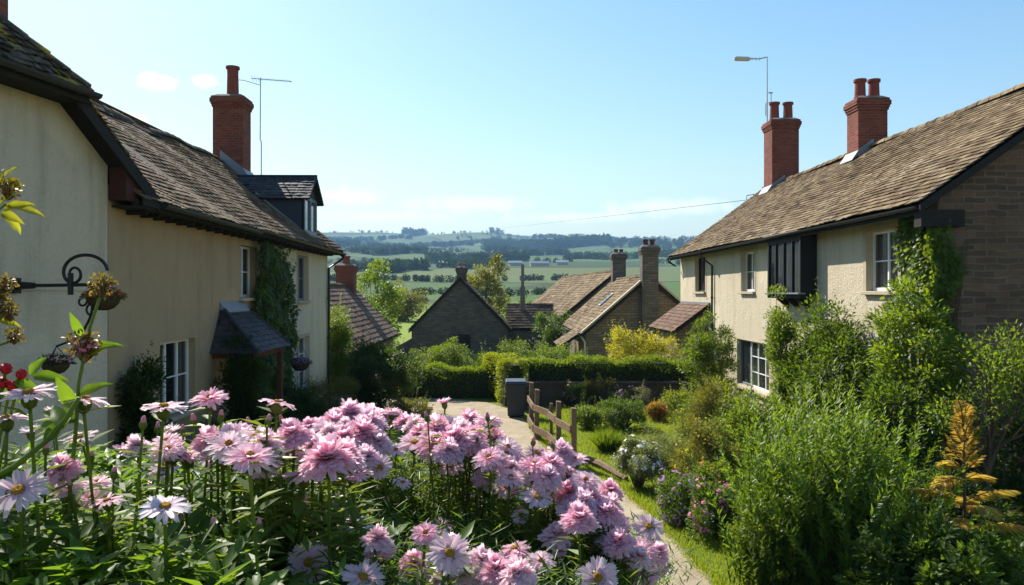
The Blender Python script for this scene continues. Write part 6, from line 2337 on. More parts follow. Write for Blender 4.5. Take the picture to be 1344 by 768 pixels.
woods((636, 800, 1660, 1860, 360, (14, 21)))
woods((455, 560, 545, 575, 60, (5, 8)), (575, 640, 600, 615, 26, (4, 7)))
woods((560, 690, 830, 860, 110, (6, 10)), (740, 860, 900, 930, 70, (5, 8)))
woods((430, 560, 1000, 1030, 80, (6, 9)), (640, 745, 1160, 1185, 60, (7, 10)))
woods((470, 560, 1390, 1440, 90, (8, 12)), (425, 470, 1600, 1700, 60, (8, 12)), (540, 620, 1900, 1960, 60, (8, 12)))
woods((800, 930, 1500, 1900, 130, (8, 12)), (850, 930, 1000, 1060, 50, (7, 10)))
woods((420, 540, 2320, 2470, 120, (7, 11)), (700, 780, 2300, 2380, 70, (8, 12)), (800, 930, 2200, 2500, 140, (8, 13)), (430, 640, 2050, 2120, 130, (8, 12)), (600, 660, 2420, 2460, 40, (6, 9)))
woods((420, 930, 2700, 2860, 170, (4, 8)), (530, 560, 2780, 2850, 40, (14, 22)), (645, 660, 2800, 2850, 12, (12, 20)), (790, 850, 4550, 4640, 60, (14, 26)))
hl_ = []
for i in range(26):
    Y = random.choice((700, 780, 1080, 1250, 1330, 1500, 2050, 2150, 2250)) + random.uniform(-30, 30)
    p0 = random.uniform(410, 900)
    hl_ += band(p0, p0 + random.uniform(25, 90), Y, Y + 8, 22, (2.5, 5))
far_wood(hl_, name='hedgerow_trees')
far_wood(band(440, 560, 165, 168, 60, (1.0, 1.6)) + band(540, 760, 232, 236, 110, (1.2, 2.0)) + band(430, 760, 380, 385, 150, (1.8, 3)), name='hedgerow')

# pale farm sheds on the valley floor
shed = None
for k, (px, Y, L_, w_) in enumerate(((708, 640, 15, 5), (676, 655, 11, 5), (738, 670, 10, 5), (582, 700, 9, 5))):
    x = ratio(px) * Y
    z = gz(x, Y)
    r = thing('farm_shed', ['long pale farm shed in the valley, middle of its row', 'pale farm shed in the valley, left of its row', 'pale farm shed in the valley, right of its row', 'lone pale farm shed seen right of the barn chimney'][k], 'shed', (x, Y, z), 'pale farm sheds in the valley')
    M = Matrix.Translation((x, Y, z)) @ Matrix.Rotation(R(8 - k * 5), 4, 'Z')
    mb = MB(M)
    mb.box((-L_ / 2, -w_ / 2, -1), (L_ / 2, w_ / 2, 2.2))
    mb.build('wall', M_SILL, r)
    mb = MB(M)
    mb.hexa([(-L_ / 2 - .3, -w_ / 2 - .3, 2.2), (L_ / 2 + .3, -w_ / 2 - .3, 2.2), (L_ / 2 + .3, w_ / 2 + .3, 2.2), (-L_ / 2 - .3, w_ / 2 + .3, 2.2)], [(-L_ / 2 - .3, -0.1, 4.0), (L_ / 2 + .3, -0.1, 4.0), (L_ / 2 + .3, 0.1, 4.0), (-L_ / 2 - .3, 0.1, 4.0)])
    mb.build('roof', M_METAL, r)

# ================================================================== FLOWER BED IN THE FOREGROUND
P_PINK = mat_petal('pink_petal', (0.88, 0.45, 0.58), (0.96, 0.72, 0.81), 0.62)
P_PALE = mat_petal('pale_petal', (0.9, 0.56, 0.66), (0.96, 0.83, 0.86), 0.6)
P_WHITE = mat_petal('white_petal', (0.84, 0.66, 0.76), (0.93, 0.89, 0.9), 0.5)
P_LILAC = mat_petal('lilac_petal', (0.84, 0.54, 0.66), (0.94, 0.78, 0.85), 0.6)
P_BUD = mat_petal('bud_petal', (0.5, 0.16, 0.24), (0.7, 0.38, 0.46), 0.3)
M_DISC = mat_plain('yellow_disc', (0.62, 0.33, 0.04), 0.85, 0.1, 0.35, 500, 0.8)
M_CALYX = mat_leaf('calyx_green', (0.1, 0.16, 0.03), (0.13, 0.19, 0.04), (0.17, 0.22, 0.05), 0.25)
M_STALK = mat_leaf('stalk_green', (0.1, 0.18, 0.03), (0.13, 0.21, 0.035), (0.17, 0.23, 0.05), 0.25)
M_SEED = mat_leaf('seed_head', (0.12, 0.065, 0.03), (0.2, 0.12, 0.05), (0.24, 0.2, 0.08), 0.2)
M_YLEAF = mat_leaf('yellow_green_leaf', (0.15, 0.21, 0.025), (0.21, 0.27, 0.035), (0.3, 0.31, 0.05), 0.4)


def petal_strips(specs):
    """specs: (azimuth, r0, r1, width, rise, curl, z0): one notched strip per petal"""
    vs, fs, al = [], [], []
    for az, r0, r1, wd, rise, curl, z0 in specs:
        b = len(vs)
        ca, sa = math.cos(az), math.sin(az)
        m = 5
        twist = random.uniform(-0.25, 0.25)
        for i in range(m + 1):
            f = i / m
            r = r0 + (r1 - r0) * f
            h = z0 + rise * f + curl * f * f
            ww = wd * (0.42 + 0.75 * math.sin(PI * min(1, 0.12 + 0.72 * f))) * (0.72 if i == m else 1)
            for s, k in ((-1, -1), (0, 0), (1, 1)):
                rr = r + (0.0 if k else (-0.10 * (r1 - r0) if i == m else 0.0))
                hh = h - (0.13 * wd if k == 0 else 0) + s * twist * ww * 0.5
                vs.append((rr * ca - s * ww * 0.5 * sa, rr * sa + s * ww * 0.5 * ca, hh))
                al.append(f)
        for i in range(m):
            for s in (0, 1):
                q = b + i * 3 + s
                fs.append((q, q + 1, q + 4, q + 3))
    return vs, fs, al


def flower_mesh(name, specs, mat):
    vs, fs, al = petal_strips(specs)
    me = bpy.data.meshes.new(name)
    me.from_pydata(vs, [], fs)
    a = me.attributes.new('along', 'FLOAT', 'POINT')
    a.data.foreach_set('value', al)
    me.materials.append(mat)
    me.polygons.foreach_set('use_smooth', [True] * len(fs))
    me.update()
    return me


def daisy_specs(n, open_=1.0, r=1.0):
    s = []
    for i in range(n):
        a = 2 * PI * i / n + random.uniform(-.09, .09)
        ln = r * random.uniform(0.86, 1.06)
        w = r * random.uniform(0.15, 0.22)
        rise = (1 - open_) * 0.9 + random.uniform(-.07, .1)
        s.append((a, 0.1, 0.1 + (ln - 0.1) * (0.55 + 0.45 * open_), w, rise, random.uniform(-.26, -.04), random.uniform(-.03, .04)))
    return s


def double_specs(layers=7, n0=30):
    s = []
    for k in range(layers):
        f = k / (layers - 1)
        n = int(n0 * (1 - 0.5 * f))
        for i in range(n):
            a = 2 * PI * (i + 0.5 * k) / n + random.uniform(-.14, .14)
            ln = 1.0 - 0.66 * f + random.uniform(-.1, .08)
            s.append((a, 0.04, ln * random.uniform(0.9, 1.05), random.uniform(0.17, 0.27), 0.14 + 0.62 * f * random.uniform(0.6, 1.2), random.uniform(-.5, -.15) * (1 - 0.4 * f), 0.035 * k))
    return s


MESH = {}
for mname, m in (('pink', P_PINK), ('pale', P_PALE), ('white', P_WHITE), ('lilac', P_LILAC)):
    MESH['daisy', mname] = [flower_mesh('flower', daisy_specs(random.choice((25, 28, 32)), 0.93), m) for _ in range(3)]
    MESH['half', mname] = [flower_mesh('flower', daisy_specs(22, 0.45) + daisy_specs(16, 0.3, 0.85), m) for _ in range(2)]
    MESH['double', mname] = [flower_mesh('flower', double_specs(7, random.choice((26, 30, 34))), m) for _ in range(3)]
    MESH['semi', mname] = [flower_mesh('flower', daisy_specs(24, 0.95) + daisy_specs(20, 0.75, 0.82) + daisy_specs(14, 0.55, 0.6), m) for _ in range(2)]


def lathe_mesh(name, prof, mat, n=14, jit=0.0):
    mb = MB()
    mb.lathe(prof, (0, 0, 0), n)
    me = bpy.data.meshes.new(name)
    me.from_pydata([(x + random.uniform(-jit, jit), y + random.uniform(-jit, jit), z + random.uniform(-jit, jit)) for x, y, z in mb.v], [], mb.f)
    a = me.attributes.new('rnd', 'FLOAT', 'FACE')
    a.data.foreach_set('value', [random.random() for _ in mb.f])
    a = me.attributes.new('along', 'FLOAT', 'POINT')
    a.data.foreach_set('value', [0.5] * len(mb.v))
    me.materials.append(mat)
    me.polygons.foreach_set('use_smooth', [True] * len(mb.f))
    return me


DISC = [lathe_mesh('disc', [(0.2, -0.02), (0.21, 0.05), (0.17, 0.11), (0.1, 0.125), (0.05, 0.11), (0.0, 0.1)], M_DISC, 18, 0.012) for _ in range(2)]
CALYX = lathe_mesh('calyx', [(0.05, -0.5), (0.16, -0.42), (0.23, -0.25), (0.22, -0.1), (0.3, 0.0), (0.12, -0.02)], M_CALYX, 14, 0.012)
BUD_C = lathe_mesh('bud', [(0.06, -0.62), (0.22, -0.5), (0.33, -0.2), (0.31, 0.05), (0.22, 0.2), (0.1, 0.22)], M_CALYX, 12, 0.02)
BUD_P = lathe_mesh('petal_tip', [(0.2, 0.12), (0.27, 0.2), (0.2, 0.5), (0.12, 0.68), (0.03, 0.72)], P_BUD, 10, 0.025)

BANK = 2.12
PLANTS = []
for nm, (px, Y), lab in (
        ('daisy_plant', (30, 1.05), 'pale pink daisies with broad leaves at the left edge, under the low hanging basket'),
        ('daisy_plant', (165, 1.1), 'daisy plant with a white yellow-centred bloom in the lower left, before the dark climber'),
        ('daisy_plant', (260, 1.2), 'daisy plant holding pink blooms up in front of the white casement window'),
        ('double_daisy_plant', (335, 1.15), 'broad pink bloom cluster with buds, left of the largest frilled bloom'),
        ('double_daisy_plant', (430, 1.2), 'plant with the largest frilled pink bloom, in the middle of the bed'),
        ('double_daisy_plant', (480, 1.75), 'frilled pink blooms massed at the back of the bed towards the lane'),
        ('daisy_plant', (440, 0.95), 'low lilac white daisies with big yellow centres at the bottom of the bed'),
        ('double_daisy_plant', (590, 1.6), 'round heads of double pink blooms below the lane end'),
        ('daisy_plant', (590, 1.0), 'ragged lilac and pink daisies at the bottom centre over feathery leaves'),
        ('double_daisy_plant', (690, 1.5), 'mixed pink and lilac daisies on the slope of the mound facing the lane'),
        ('double_daisy_plant', (800, 1.55), 'pink double blooms leaning out furthest over the lane on the right'),
        ('double_daisy_plant', (720, 1.1), 'pink and lilac blooms in the bottom right of the flower bed')):
    r_ = ratio(px)
    loc = Vector((r_ * Y, Y, float(terrain(r_ * Y, Y))))
    PLANTS.append((thing(nm, lab, 'flowering plant', loc, 'pink flowering plants on the bank'), loc))


def nearest(p):
    return min(PLANTS, key=lambda q: (q[1].x - p.x) ** 2 + (q[1].y - p.y) ** 2)


def facing(tilt, jit=0.22):
    v = Vector((0, 0, 1)).lerp(Vector((0.1, -0.95, 0.35)), tilt)
    v += Vector((random.uniform(-jit, jit), random.uniform(-jit, jit), random.uniform(-jit, jit) * 0.5))
    return v.normalized()


def stem_leaves(mb, pts, n, ll, wf=0.13):
    for _ in range(n):
        i = random.choice((1, 2, 2, 3, 3))
        f = random.random()
        p = pts[i].lerp(pts[i + 1], f) if i + 1 < len(pts) else pts[i]
        a = random.uniform(0, 2 * PI)
        d = Vector((math.cos(a), math.sin(a), random.uniform(0.0, 0.7))).normalized()
        s = d.cross(Vector((0, 0, 1))).normalized()
        L_ = ll * random.uniform(0.6, 1.2)
        w_ = L_ * wf
        mb.add([p, p + d * L_ * 0.45 + s * w_, p + d * L_ - Vector((0, 0, L_ * 0.15)), p + d * L_ * 0.45 - s * w_], [(0, 2, 1), (0, 3, 2)], random.random())


NF = 0
FLOW = []


def flower(px, py, wpx, kind='daisy', col='pink', tilt=0.0, Y=None, size=0.066, jit=0.22):
    """one bloom seen about wpx photo pixels wide at (px, py); it stands where a bloom of its real size would"""
    global NF
    NF += 1
    if kind == 'bud':
        wpx *= 1.35
    if Y is None:
        Y = size * FPX / wpx
        Y = min(max(Y, 0.95), 2.3)
    rad = wpx * Y / FPX / 2
    FLOW.append((px, py, Y, wpx))
    c = P(px, py, Y)
    root, rl_ = nearest(c)
    z = facing(tilt, jit)
    rot = z.to_track_quat('Z', 'Y').to_matrix().to_4x4() @ Matrix.Rotation(random.uniform(0, 6.28), 4, 'Z')
    Fw = Matrix.Translation(c) @ rot @ Matrix.Diagonal((rad, rad, rad, 1))
    if kind == 'bud':
        o = bpy.data.objects.new('bud', BUD_C)
        COL.objects.link(o)
        o.parent = root
        o.matrix_local = Matrix.Translation(-rl_) @ Fw
        k = bpy.data.objects.new('petal_tip', BUD_P)
        COL.objects.link(k)
        k.parent = o
        low = Fw @ Vector((0, 0, -0.55))
    else:
        o = bpy.data.objects.new('flower', random.choice(MESH[kind, col]))
        COL.objects.link(o)
        o.parent = root
        o.matrix_local = Matrix.Translation(-rl_) @ Fw
        if kind in ('daisy', 'semi'):
            k = bpy.data.objects.new('disc', random.choice(DISC))
            COL.objects.link(k)
            k.parent = o
            if kind == 'semi':
                k.scale = (0.7, 0.7, 1.6)
        k = bpy.data.objects.new('calyx', CALYX)
        COL.objects.link(k)
        k.parent = o
        k.scale = (1.0, 1.0, 1.0) if kind == 'double' else (1.25, 1.25, 1.3)
        low = Fw @ Vector((0, 0, -0.42))
    base = Vector((low.x + random.uniform(-.05, .05), low.y + random.uniform(-.02, .08), float(terrain(low.x, low.y))))
    base = base.lerp(Vector((rl_.x, rl_.y, rl_.z)), 0.35)
    h = low.z - base.z
    mid = base.lerp(low, 0.6) + Vector((random.uniform(-.06, .06), random.uniform(-.05, .05), 0))
    pts = [base, base.lerp(mid, 0.5), mid, mid.lerp(low, 0.6) - Vector((0, 0, 0.0)), low]
    pts[3] = mid.lerp(low - z * 0.05, 0.75)
    mb = MB()
    mb.tube(pts, [0.0035, 0.003, 0.0024, 0.002, 0.0022 if kind != 'bud' else 0.0016], 6)
    if px < 330:
        stem_leaves(mb, pts, 34, 0.045, 0.15)
    else:
        stem_leaves(mb, pts, 80, 0.034, 0.06)
        if Y < 1.45:
            stem_leaves(mb, pts, 46, 0.045, 0.14)
    st = mb.build('stem', M_STALK, None, (0, 0, 0), uv=False)
    st.parent = o
    st.matrix_parent_inverse = (Matrix.Translation(c) @ rot @ Matrix.Diagonal((rad, rad, rad, 1))).inverted()
    return o


FL = [
    # left edge and left group
    (37, 515, 70, 'daisy', 'pale', 0.05), (112, 523, 62, 'daisy', 'pale', 0.05), (8, 548, 58, 'daisy', 'pale', 0.1), (40, 568, 34, 'half', 'white', 0.1),
    (106, 573, 46, 'daisy', 'pale', 0.15), (24, 644, 82, 'daisy', 'pale', 0.45), (6, 668, 62, 'semi', 'pale', 0.4), (68, 541, 26, 'half', 'pink', 0.0),
    (215, 533, 60, 'daisy', 'pale', 0.03), (275, 523, 54, 'semi', 'pink', 0.03), (162, 594, 40, 'half', 'pink', 0.0), (224, 568, 36, 'half', 'pale', 0.1),
    (216, 612, 48, 'daisy', 'pale', 0.5), (246, 598, 56, 'daisy', 'pale', 0.05), (196, 637, 40, 'half', 'pink', 0.0), (134, 660, 52, 'daisy', 'pale', 0.3),
    (217, 665, 72, 'daisy', 'white', 0.22), (289, 565, 40, 'daisy', 'pale', 0.15), (288, 648, 40, 'daisy', 'white', 0.2),
    (300, 584, 66, 'semi', 'pale', 0.2), (283, 598, 50, 'daisy', 'pale', 0.2), (328, 600, 78, 'semi', 'pink', 0.25), (345, 592, 60, 'double', 'pink', 0.2), (312, 575, 50, 'double', 'pale', 0.15),
    # centre
    (365, 528, 52, 'daisy', 'pink', 0.08), (384, 573, 58, 'double', 'pink', 0.15), (366, 580, 34, 'double', 'pink', 0.1),
    (430, 606, 84, 'double', 'pink', 0.25, None, 0.088), (412, 590, 56, 'double', 'pale', 0.2), (452, 600, 60, 'double', 'pink', 0.2), (398, 622, 60, 'daisy', 'pale', 0.1), (462, 622, 56, 'semi', 'pink', 0.2), (405, 594, 50, 'double', 'pink', 0.1),
    (498, 613, 38, 'daisy', 'pale', 0.6, 1.5), (480, 602, 46, 'double', 'lilac', 0.3),
    (438, 557, 52, 'double', 'pink', 0.1, 1.8), (458, 545, 48, 'double', 'pink', 0.1, 1.9), (475, 570, 60, 'double', 'pink', 0.12, 1.65), (450, 578, 52, 'double', 'pink', 0.12, 1.6), (490, 556, 46, 'double', 'pink', 0.1, 1.85), (432, 570, 40, 'double', 'pale', 0.1, 1.7), (494, 582, 46, 'double', 'lilac', 0.2, 1.65),
    (470, 550, 44, 'double', 'pink', 0.1, 2.0), (515, 541, 34, 'semi', 'pink', 0.05, 2.0), (503, 548, 30, 'double', 'pink', 0.1, 2.1), (488, 545, 34, 'double', 'pale', 0.1, 2.05),
    (583, 529, 26, 'half', 'pink', 0.0, 1.9),
    (553, 573, 50, 'double', 'pink', 0.1, 1.75), (575, 568, 54, 'double', 'pink', 0.1, 1.7), (597, 580, 56, 'double', 'pink', 0.12, 1.6), (568, 588, 52, 'double', 'pink', 0.2, 1.6), (588, 594, 48, 'double', 'lilac', 0.2, 1.55), (545, 560, 40, 'double', 'pale', 0.1, 1.9), (530, 557, 36, 'double', 'pink', 0.1, 1.95),
    (618, 556, 48, 'double', 'pink', 0.1, 1.9), (632, 566, 44, 'double', 'pink', 0.15, 1.85), (605, 562, 40, 'double', 'pale', 0.1, 1.95), (640, 578, 48, 'double', 'pink', 0.15, 1.75), (652, 588, 46, 'double', 'pink', 0.2, 1.7), (625, 590, 40, 'double', 'pale', 0.3, 1.7),
    (592, 612, 38, 'daisy', 'pale', 0.3, 1.6), (520, 590, 30, 'daisy', 'white', 0.3, 1.7), (528, 633, 28, 'daisy', 'white', 0.2, 1.6),
    # bottom daisies
    (465, 688, 52, 'daisy', 'white', 0.4), (405, 738, 62, 'daisy', 'lilac', 0.85), (476, 757, 66, 'daisy', 'pale', 0.5), (548, 756, 54, 'daisy', 'pale', 0.5), (577, 690, 44, 'daisy', 'lilac', 0.35), (590, 726, 66, 'daisy', 'pale', 0.55), (617, 661, 38, 'daisy', 'lilac', 0.9), (620, 752, 56, 'semi', 'pink', 0.5), (645, 742, 46, 'semi', 'pale', 0.4), (680, 758, 56, 'double', 'pink', 0.4),
    # slope to the right
    (636, 620, 40, 'half', 'lilac', 0.2), (665, 638, 44, 'semi', 'pink', 0.6), (683, 676, 27, 'daisy', 'white', 0.7, 1.5), (704, 652, 48, 'daisy', 'pale', 0.45), (716, 662, 40, 'semi', 'lilac', 0.5), (705, 594, 36, 'daisy', 'pink', 0.25), (724, 612, 46, 'double', 'pink', 0.25), (738, 622, 40, 'double', 'pink', 0.3), (722, 628, 40, 'daisy', 'white', 0.45), (668, 612, 34, 'semi', 'pale', 0.3), (680, 622, 34, 'double', 'pink', 0.3), (690, 606, 30, 'half', 'pink', 0.2),
    (746, 648, 46, 'double', 'pink', 0.3), (764, 650, 30, 'half', 'pink', 0.3), (755, 664, 40, 'double', 'pale', 0.3), (800, 646, 40, 'double', 'pink', 0.3, 1.7), (737, 668, 36, 'semi', 'lilac', 0.4),
    (760, 684, 56, 'double', 'pink', 0.35), (778, 694, 46, 'double', 'lilac', 0.5), (742, 690, 42, 'double', 'lilac', 0.4), (733, 722, 28, 'half', 'lilac', 0.9, 1.4), (798, 676, 48, 'double', 'pink', 0.3), (808, 690, 42, 'double', 'pink', 0.5), (812, 714, 50, 'double', 'pink', 0.4), (824, 730, 44, 'double', 'lilac', 0.5), (800, 735, 44, 'double', 'pink', 0.4), (845, 752, 44, 'double', 'pink', 0.5), (828, 752, 40, 'double', 'pale', 0.4), (862, 727, 42, 'double', 'pink', 0.5), (866, 742, 34, 'double', 'lilac', 0.6), (858, 715, 30, 'half', 'pink', 0.3),
    (785, 758, 60, 'daisy', 'lilac', 0.6), (755, 735, 36, 'daisy', 'pale', 0.3), (815, 765, 40, 'double', 'pink', 0.4),
    (770, 665, 34, 'semi', 'pale', 0.3), (700, 632, 34, 'double', 'pink', 0.3), (655, 655, 30, 'half', 'pale', 0.3),
]
for f_ in FL:
    flower(*f_)
# further blooms filling the massed heads: (region centre, spread, how many, size range, depth)
for cx_, cy_, sx_, sy_, k_, w0_, w1_, y0_, y1_ in ((455, 565, 42, 18, 22, 40, 54, 1.6, 2.0), (330, 590, 36, 16, 11, 44, 60, 1.1, 1.3), (430, 605, 36, 12, 5, 46, 60, 1.2, 1.4), (595, 575, 50, 16, 24, 38, 52, 1.6, 1.95),
                                                   (705, 622, 36, 22, 18, 36, 50, 1.45, 1.7), (765, 672, 36, 26, 18, 38, 54, 1.4, 1.65), (815, 722, 34, 24, 18, 38, 52, 1.4, 1.65), (640, 610, 34, 24, 11, 34, 44, 1.5, 1.7), (650, 752, 40, 10, 5, 50, 62, 1.0, 1.1), (555, 715, 70, 28, 8, 42, 54, 1.05, 1.2), (700, 725, 40, 20, 4, 40, 50, 1.2, 1.4), (90, 630, 70, 40, 6, 44, 56, 1.05, 1.2), (250, 585, 44, 22, 8, 40, 54, 1.15, 1.3)):
    for _ in range(k_):
        flower(cx_ + random.gauss(0, sx_ * 0.6), cy_ + random.gauss(0, sy_ * 0.6), random.uniform(w0_, w1_), random.choice(('double', 'double', 'semi', 'semi', 'daisy')), random.choice(('pink', 'pink', 'pale', 'pale', 'lilac')), random.uniform(0.1, 0.45), random.uniform(y0_, y1_))
for px, py, wpx in ((188, 556, 22), (70, 548, 24), (207, 562, 18), (254, 553, 22), (290, 547, 19), (325, 557, 20), (397, 665, 34), (150, 622, 20), (190, 690, 22), (236, 685, 26), (352, 553, 20), (136, 628, 18), (240, 565, 16), (370, 553, 18), (360, 612, 20), (455, 655, 18), (508, 660, 18), (560, 548, 16), (640, 548, 15), (700, 580, 16), (777, 640, 18), (665, 594, 17), (525, 695, 20), (60, 590, 20), (280, 690, 22), (340, 690, 22), (630, 640, 15), (725, 585, 14), (120, 600, 18)):
    flower(px, py, wpx, 'bud', 'pink', 0.0, random.uniform(1.0, 1.5) if px < 420 else 1.55, 0.03, 0.3)


# leafy shoots of every plant
def ztop(x, y):
    z = np.minimum(3.32, 3.565 - 0.205 * y) - 0.36 * np.clip((x + 0.12) / 0.62, 0, 1.3) ** 1.25
    return z


n = 4600
sx = RNG.uniform(-1.55, 0.62, n)
sy = RNG.uniform(0.92, 2.45, n)
ok = (sx / sy > -0.78) & (sx < 0.16 * sy)
sx, sy = sx[ok], sy[ok]
top = ztop(sx, sy) - RNG.random(len(sx)) ** 2 * 0.24
bz = terrain(sx, sy)
# shoots keep below the blooms that stand behind them
spx = 672 + FPX * (sx / sy * math.cos(YAW) - math.sin(YAW)) / (math.cos(YAW) + sx / sy * math.sin(YAW))
for a_, b_, Y_, w_ in FLOW:
    k = (sy < Y_ + 0.04) & (np.abs(spx - a_) < w_ * 0.55 + 24 / sy)
    lim = CAM_Z + (384 - (b_ + w_ * 0.24)) / FPX * sy - 0.028 / sy
    top = np.where(k, np.minimum(top, np.maximum(lim, bz + 0.3)), top)
own = np.array([min(range(len(PLANTS)), key=lambda i: (PLANTS[i][1].x - a) ** 2 + (PLANTS[i][1].y - b) ** 2) for a, b in zip(sx, sy)])
for i, (root, loc) in enumerate(PLANTS):
    k = np.where(own == i)[0]
    if not len(k):
        continue
    sets = []
    m = len(k)
    lx_ = RNG.normal(size=(m, 2)) * 0.07
    leftish = 1 / (1 + np.exp((sx[k] / sy[k] + 0.24) * 22))     # broad leaves on the left, feathery ones right
    for kind, per, ll, wd, sel, mat_i in (('lance', 46, 0.05, 1.9, RNG.random(m) < leftish, 0), ('leaf', 30, 0.05, 0.9, RNG.random(m) < leftish * 0.75, 0), ('needle', 230, 0.032, 1.2, RNG.random(m) > leftish, 1)):
        j = np.where(sel)[0]
        if not len(j):
            continue
        t_ = RNG.random((len(j), per)) ** 0.6
        t_ = 0.3 + 0.7 * t_
        bx, by = sx[k][j], sy[k][j]
        z0_, z1_ = bz[k][j], top[k][j]
        pos = np.stack([bx[:, None] + lx_[j, 0:1] * t_ ** 2, by[:, None] + lx_[j, 1:2] * t_ ** 2, z0_[:, None] + (z1_ - z0_)[:, None] * t_], -1).reshape(-1, 3)
        q = len(pos)
        if kind == 'needle':   # side twigs carry the needles
            pos = pos + RNG.normal(size=(q, 3)) * np.array([0.028, 0.028, 0.016])
        az = RNG.random(q) * 2 * PI
        d = nrmz(np.stack([np.cos(az), np.sin(az), 0.25 + 0.6 * RNG.random(q)], -1))
        nn = nrmz(np.stack([-0.35 * np.cos(az), -0.35 * np.sin(az), np.ones(q)], -1) + rdir(q) * 0.4)
        rn = np.clip(0.15 + 0.6 * t_.ravel() * RNG.random(q) + 0.25 * np.repeat(RNG.random(len(j)), per), 0, 1)  # shade painted in: leaves lower on each shoot get a darker colour
        sets.append((kind, pos, d, nn, ll * (0.5 + 0.8 * RNG.random(q)), wd, mat_i, rn))
    leaf_object('foliage', sets, [L_FRONT, L_NEEDLE], root)
    mb = MB()
    for a in k[::2]:
        mb.tube([(sx[a], sy[a], bz[a] - 0.02), (sx[a], sy[a], (bz[a] + top[a]) / 2), (sx[a], sy[a], top[a] - 0.03)], [0.0035, 0.003, 0.0015], 5, cap=False)
    mb.build('shoot', M_STALK, root, uv=False)


def umbel(root, c, r, n, mat, pink=None):
    """flat topped seed head: fine rays and little bracts"""
    c = Vector(c)
    mb = MB()
    b = c - Vector((0, 0, r * 0.9))
    q = rdir(n)
    pos = np.array(c) + q * (r * (0.3 + 0.7 * RNG.random(n)))[:, None] * np.array([0.85, 0.85, 0.8])
    for i in range(0, n, 5):
        mb.tube([b, b.lerp(Vector(pos[i]), 0.5) + Vector((0, 0, -0.002)), Vector(pos[i])], [0.0011, 0.0008, 0.0006], 4, cap=False)
    h = mb.build('seed_head', M_SEED, root, uv=False)
    sets = [('leaf', pos, nrmz(q + rdir(n) * 0.7), rdir(n), 0.0062 * (0.6 + 0.8 * RNG.random(n)), 1.6, 0, None)]
    if pink is not None:
        sel = q[:, 2] < 0.35
        pp = pos[sel][:n // 5]
        sets.append(('star', pp, rdir(len(pp)), nrmz(q[sel][:n // 5]), 0.008, 1.0, 1, None))
    leaf_object('bracts', sets, [M_SEED, B_PINK], h)['kind'] = 'stuff'
    return h


def big_leaf(mb, p, d, n_, L_, w_, rnd=0.5):
    d = Vector(d).normalized()
    s = Vector(n_).cross(d).normalized()
    u = d.cross(s)
    vs = []
    m = 8
    for i in range(m + 1):
        f = i / m
        ww = w_ * math.sin(PI * (0.06 + 0.94 * f) ** 0.75) if i < m else 0.0
        c = Vector(p) + d * (L_ * f) - u * (L_ * 0.28 * f * f)
        for k in (-1, -0.5, 0, 0.5, 1):
            wav = 0.05 * w_ * math.sin(f * 14 + k * 3) * abs(k)
            vs.append(c + s * (k * ww * 0.5) + u * (abs(k) * ww * 0.16 + wav))
    fs = []
    for i in range(m):
        for k in range(4):
            q = i * 5 + k
            fs.append((q, q + 1, q + 6, q + 5))
    mb.add(vs, fs, rnd)


# tall stalk with seed heads in front of the hanging basket
def stalk(name, label, pts_px, Y, heads, leaves, leaf_mat, rad=0.0032, base=None):
    pts = [P(a, b, Y) for a, b in pts_px]
    base = base or Vector((pts[0].x, pts[0].y + 0.02, float(terrain(pts[0].x, pts[0].y))))
    root = thing(name, label, 'plant', base)
    mb = MB()
    allp = [base] + pts
    mb.tube(allp, [rad * (1 - 0.5 * i / len(allp)) for i in range(len(allp))], 7)
    mb.build('stem', M_STALK, root, uv=False, smooth=True)
    for a, b, r, n, pk in heads:
        umbel(root, P(a, b, Y), r, n, M_SEED, pk)
    for a, b, da, db, L_, w_ in leaves:
        p = P(a, b, Y)
        d = P(a + da, b + db, Y + random.uniform(-.02, .03)) - p
        mb = MB()
        big_leaf(mb, p, d, (random.uniform(-.3, .3), -0.75, 0.65), L_, w_, random.random())
        mb.build('leaf', leaf_mat, root, uv=False, smooth=True)
    return root


stalk('seed_head_stalk', 'tall green stalk with brown and pink seed heads rising before the hanging basket', [(92, 640), (100, 560), (103, 505), (118, 430), (133, 385)], 1.1,
      [(134, 374, 0.019, 150, None), (110, 452, 0.027, 300, 1)],
      [(112, 468, 32, -22, 0.045, 0.014), (118, 455, 42, -6, 0.045, 0.013), (108, 440, -14, -22, 0.035, 0.013), (102, 520, 34, -20, 0.05, 0.018), (98, 535, -20, -30, 0.05, 0.02), (100, 552, -40, -14, 0.06, 0.022), (55, 560, 40, -14, 0.05, 0.02)], L_FRONT)
stalk('curving_stem', 'thick brownish stem arching across the left foreground to a fat green bud', [(-30, 640), (20, 612), (60, 580), (88, 548), (104, 522)], 0.98,
      [], [(20, 615, -30, 26, 0.06, 0.022), (-10, 628, 60, 2, 0.075, 0.028), (60, 580, 26, -34, 0.05, 0.018), (85, 560, -20, -34, 0.05, 0.018)], L_FRONT, 0.0045, Vector((-0.72, 0.98, BANK)))
big = [(-0.86, 1.3)]
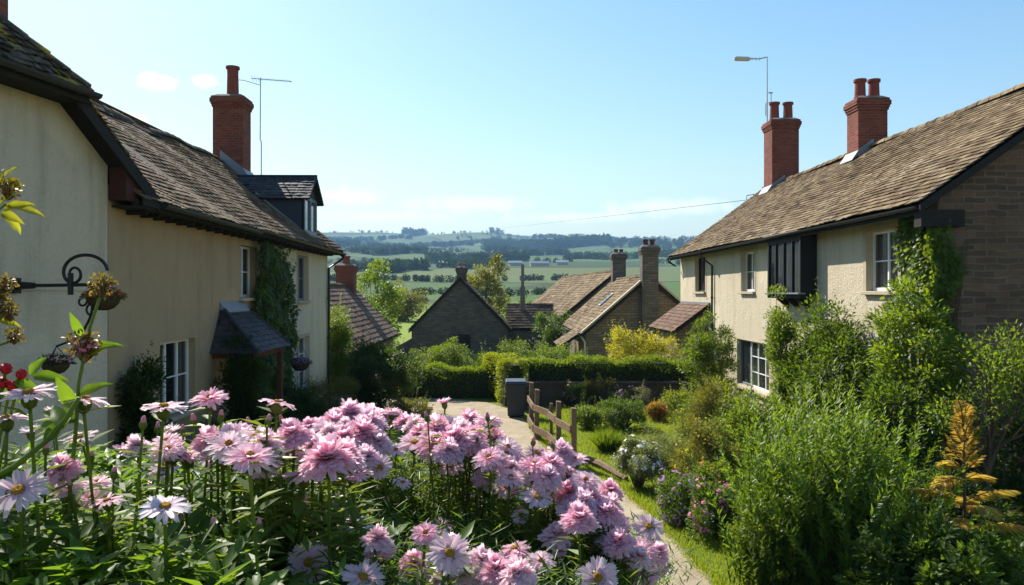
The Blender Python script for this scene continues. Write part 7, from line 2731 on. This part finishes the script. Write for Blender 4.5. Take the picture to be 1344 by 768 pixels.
sp_ = stalk('tall_seed_plant', 'tall plant at the left edge with yellow green leaves and dry brown seed heads', [(-60, 520), (-55, 400), (-48, 290), (-25, 255), (2, 243)], 1.25,
            [(10, 246, 0.022, 150, None), (8, 372, 0.015, 110, None), (-6, 384, 0.02, 130, None), (12, 408, 0.017, 110, None), (18, 440, 0.016, 100, None), (2, 398, 0.017, 110, None)],
            [(4, 238, 14, -26, 0.036, 0.018), (6, 238, 26, 0, 0.034, 0.016), (8, 270, 50, 6, 0.058, 0.022), (6, 275, 34, -12, 0.046, 0.02), (6, 282, 26, 22, 0.042, 0.019), (0, 268, 22, -26, 0.036, 0.016), (2, 280, 42, 14, 0.04, 0.016), (2, 238, -4, -34, 0.03, 0.014), (0, 420, 30, 6, 0.034, 0.012)], M_YLEAF, 0.005, Vector((-0.95, 1.2, BANK)))
mb = MB()
for a, b in (((-50, 300), (8, 268)), ((-55, 420), (8, 380)), ((-55, 460), (20, 446)), ((-52, 440), (10, 412))):
    mb.tube([P(*a, 1.25), P((a[0] + b[0]) / 2, (a[1] + b[1]) / 2 + 6, 1.25), P(*b, 1.25)], [0.003, 0.0025, 0.0015], 6)
mb.build('twig', M_STALK, sp_, uv=False)

# red geranium like plant at the left edge
rp = P(8, 500, 1.2)
RG = thing('red_flowered_plant', 'scarlet flowers with bright green leaves at the left edge above the daisies', 'plant', Vector((rp.x - 0.12, 1.22, BANK)))
mb = MB()
for a in ((8, 484), (26, 492), (4, 500), (14, 506), (-20, 495)):
    q_ = P(*a, 1.2)
    mb.tube([Vector((rp.x - 0.12, 1.22, BANK)), Vector((rp.x - 0.1, 1.2, 2.9)), q_], [0.004, 0.003, 0.002], 6)
mb.build('stem', M_STALK, RG, uv=False)
for a, r in (((8, 484), 0.011), ((28, 491), 0.009), ((2, 502), 0.013), ((16, 507), 0.01), ((-16, 492), 0.014)):
    n_ = 46
    q = rdir(n_)
    pos = np.array(P(*a, 1.2)) + q * r * 0.55
    leaf_object('flower', [('star', pos, nrmz(np.cross(q, rdir(n_))), q, 0.012 * (0.7 + 0.6 * RNG.random(n_)), 1.0, 0, None)], [B_RED], RG)
for a, b, da, db, L_, w_ in ((40, 492, 14, -22, 0.034, 0.018), (44, 494, 40, 0, 0.05, 0.02), (20, 500, 30, 10, 0.04, 0.018), (-5, 512, 30, 12, 0.04, 0.018)):
    mb = MB()
    p_ = P(a, b, 1.2)
    big_leaf(mb, p_, P(a + da, b + db, 1.2) - p_, (0.1, -0.75, 0.65), L_, w_, 0.8)
    mb.build('leaf', L_FRONT, RG, uv=False, smooth=True)
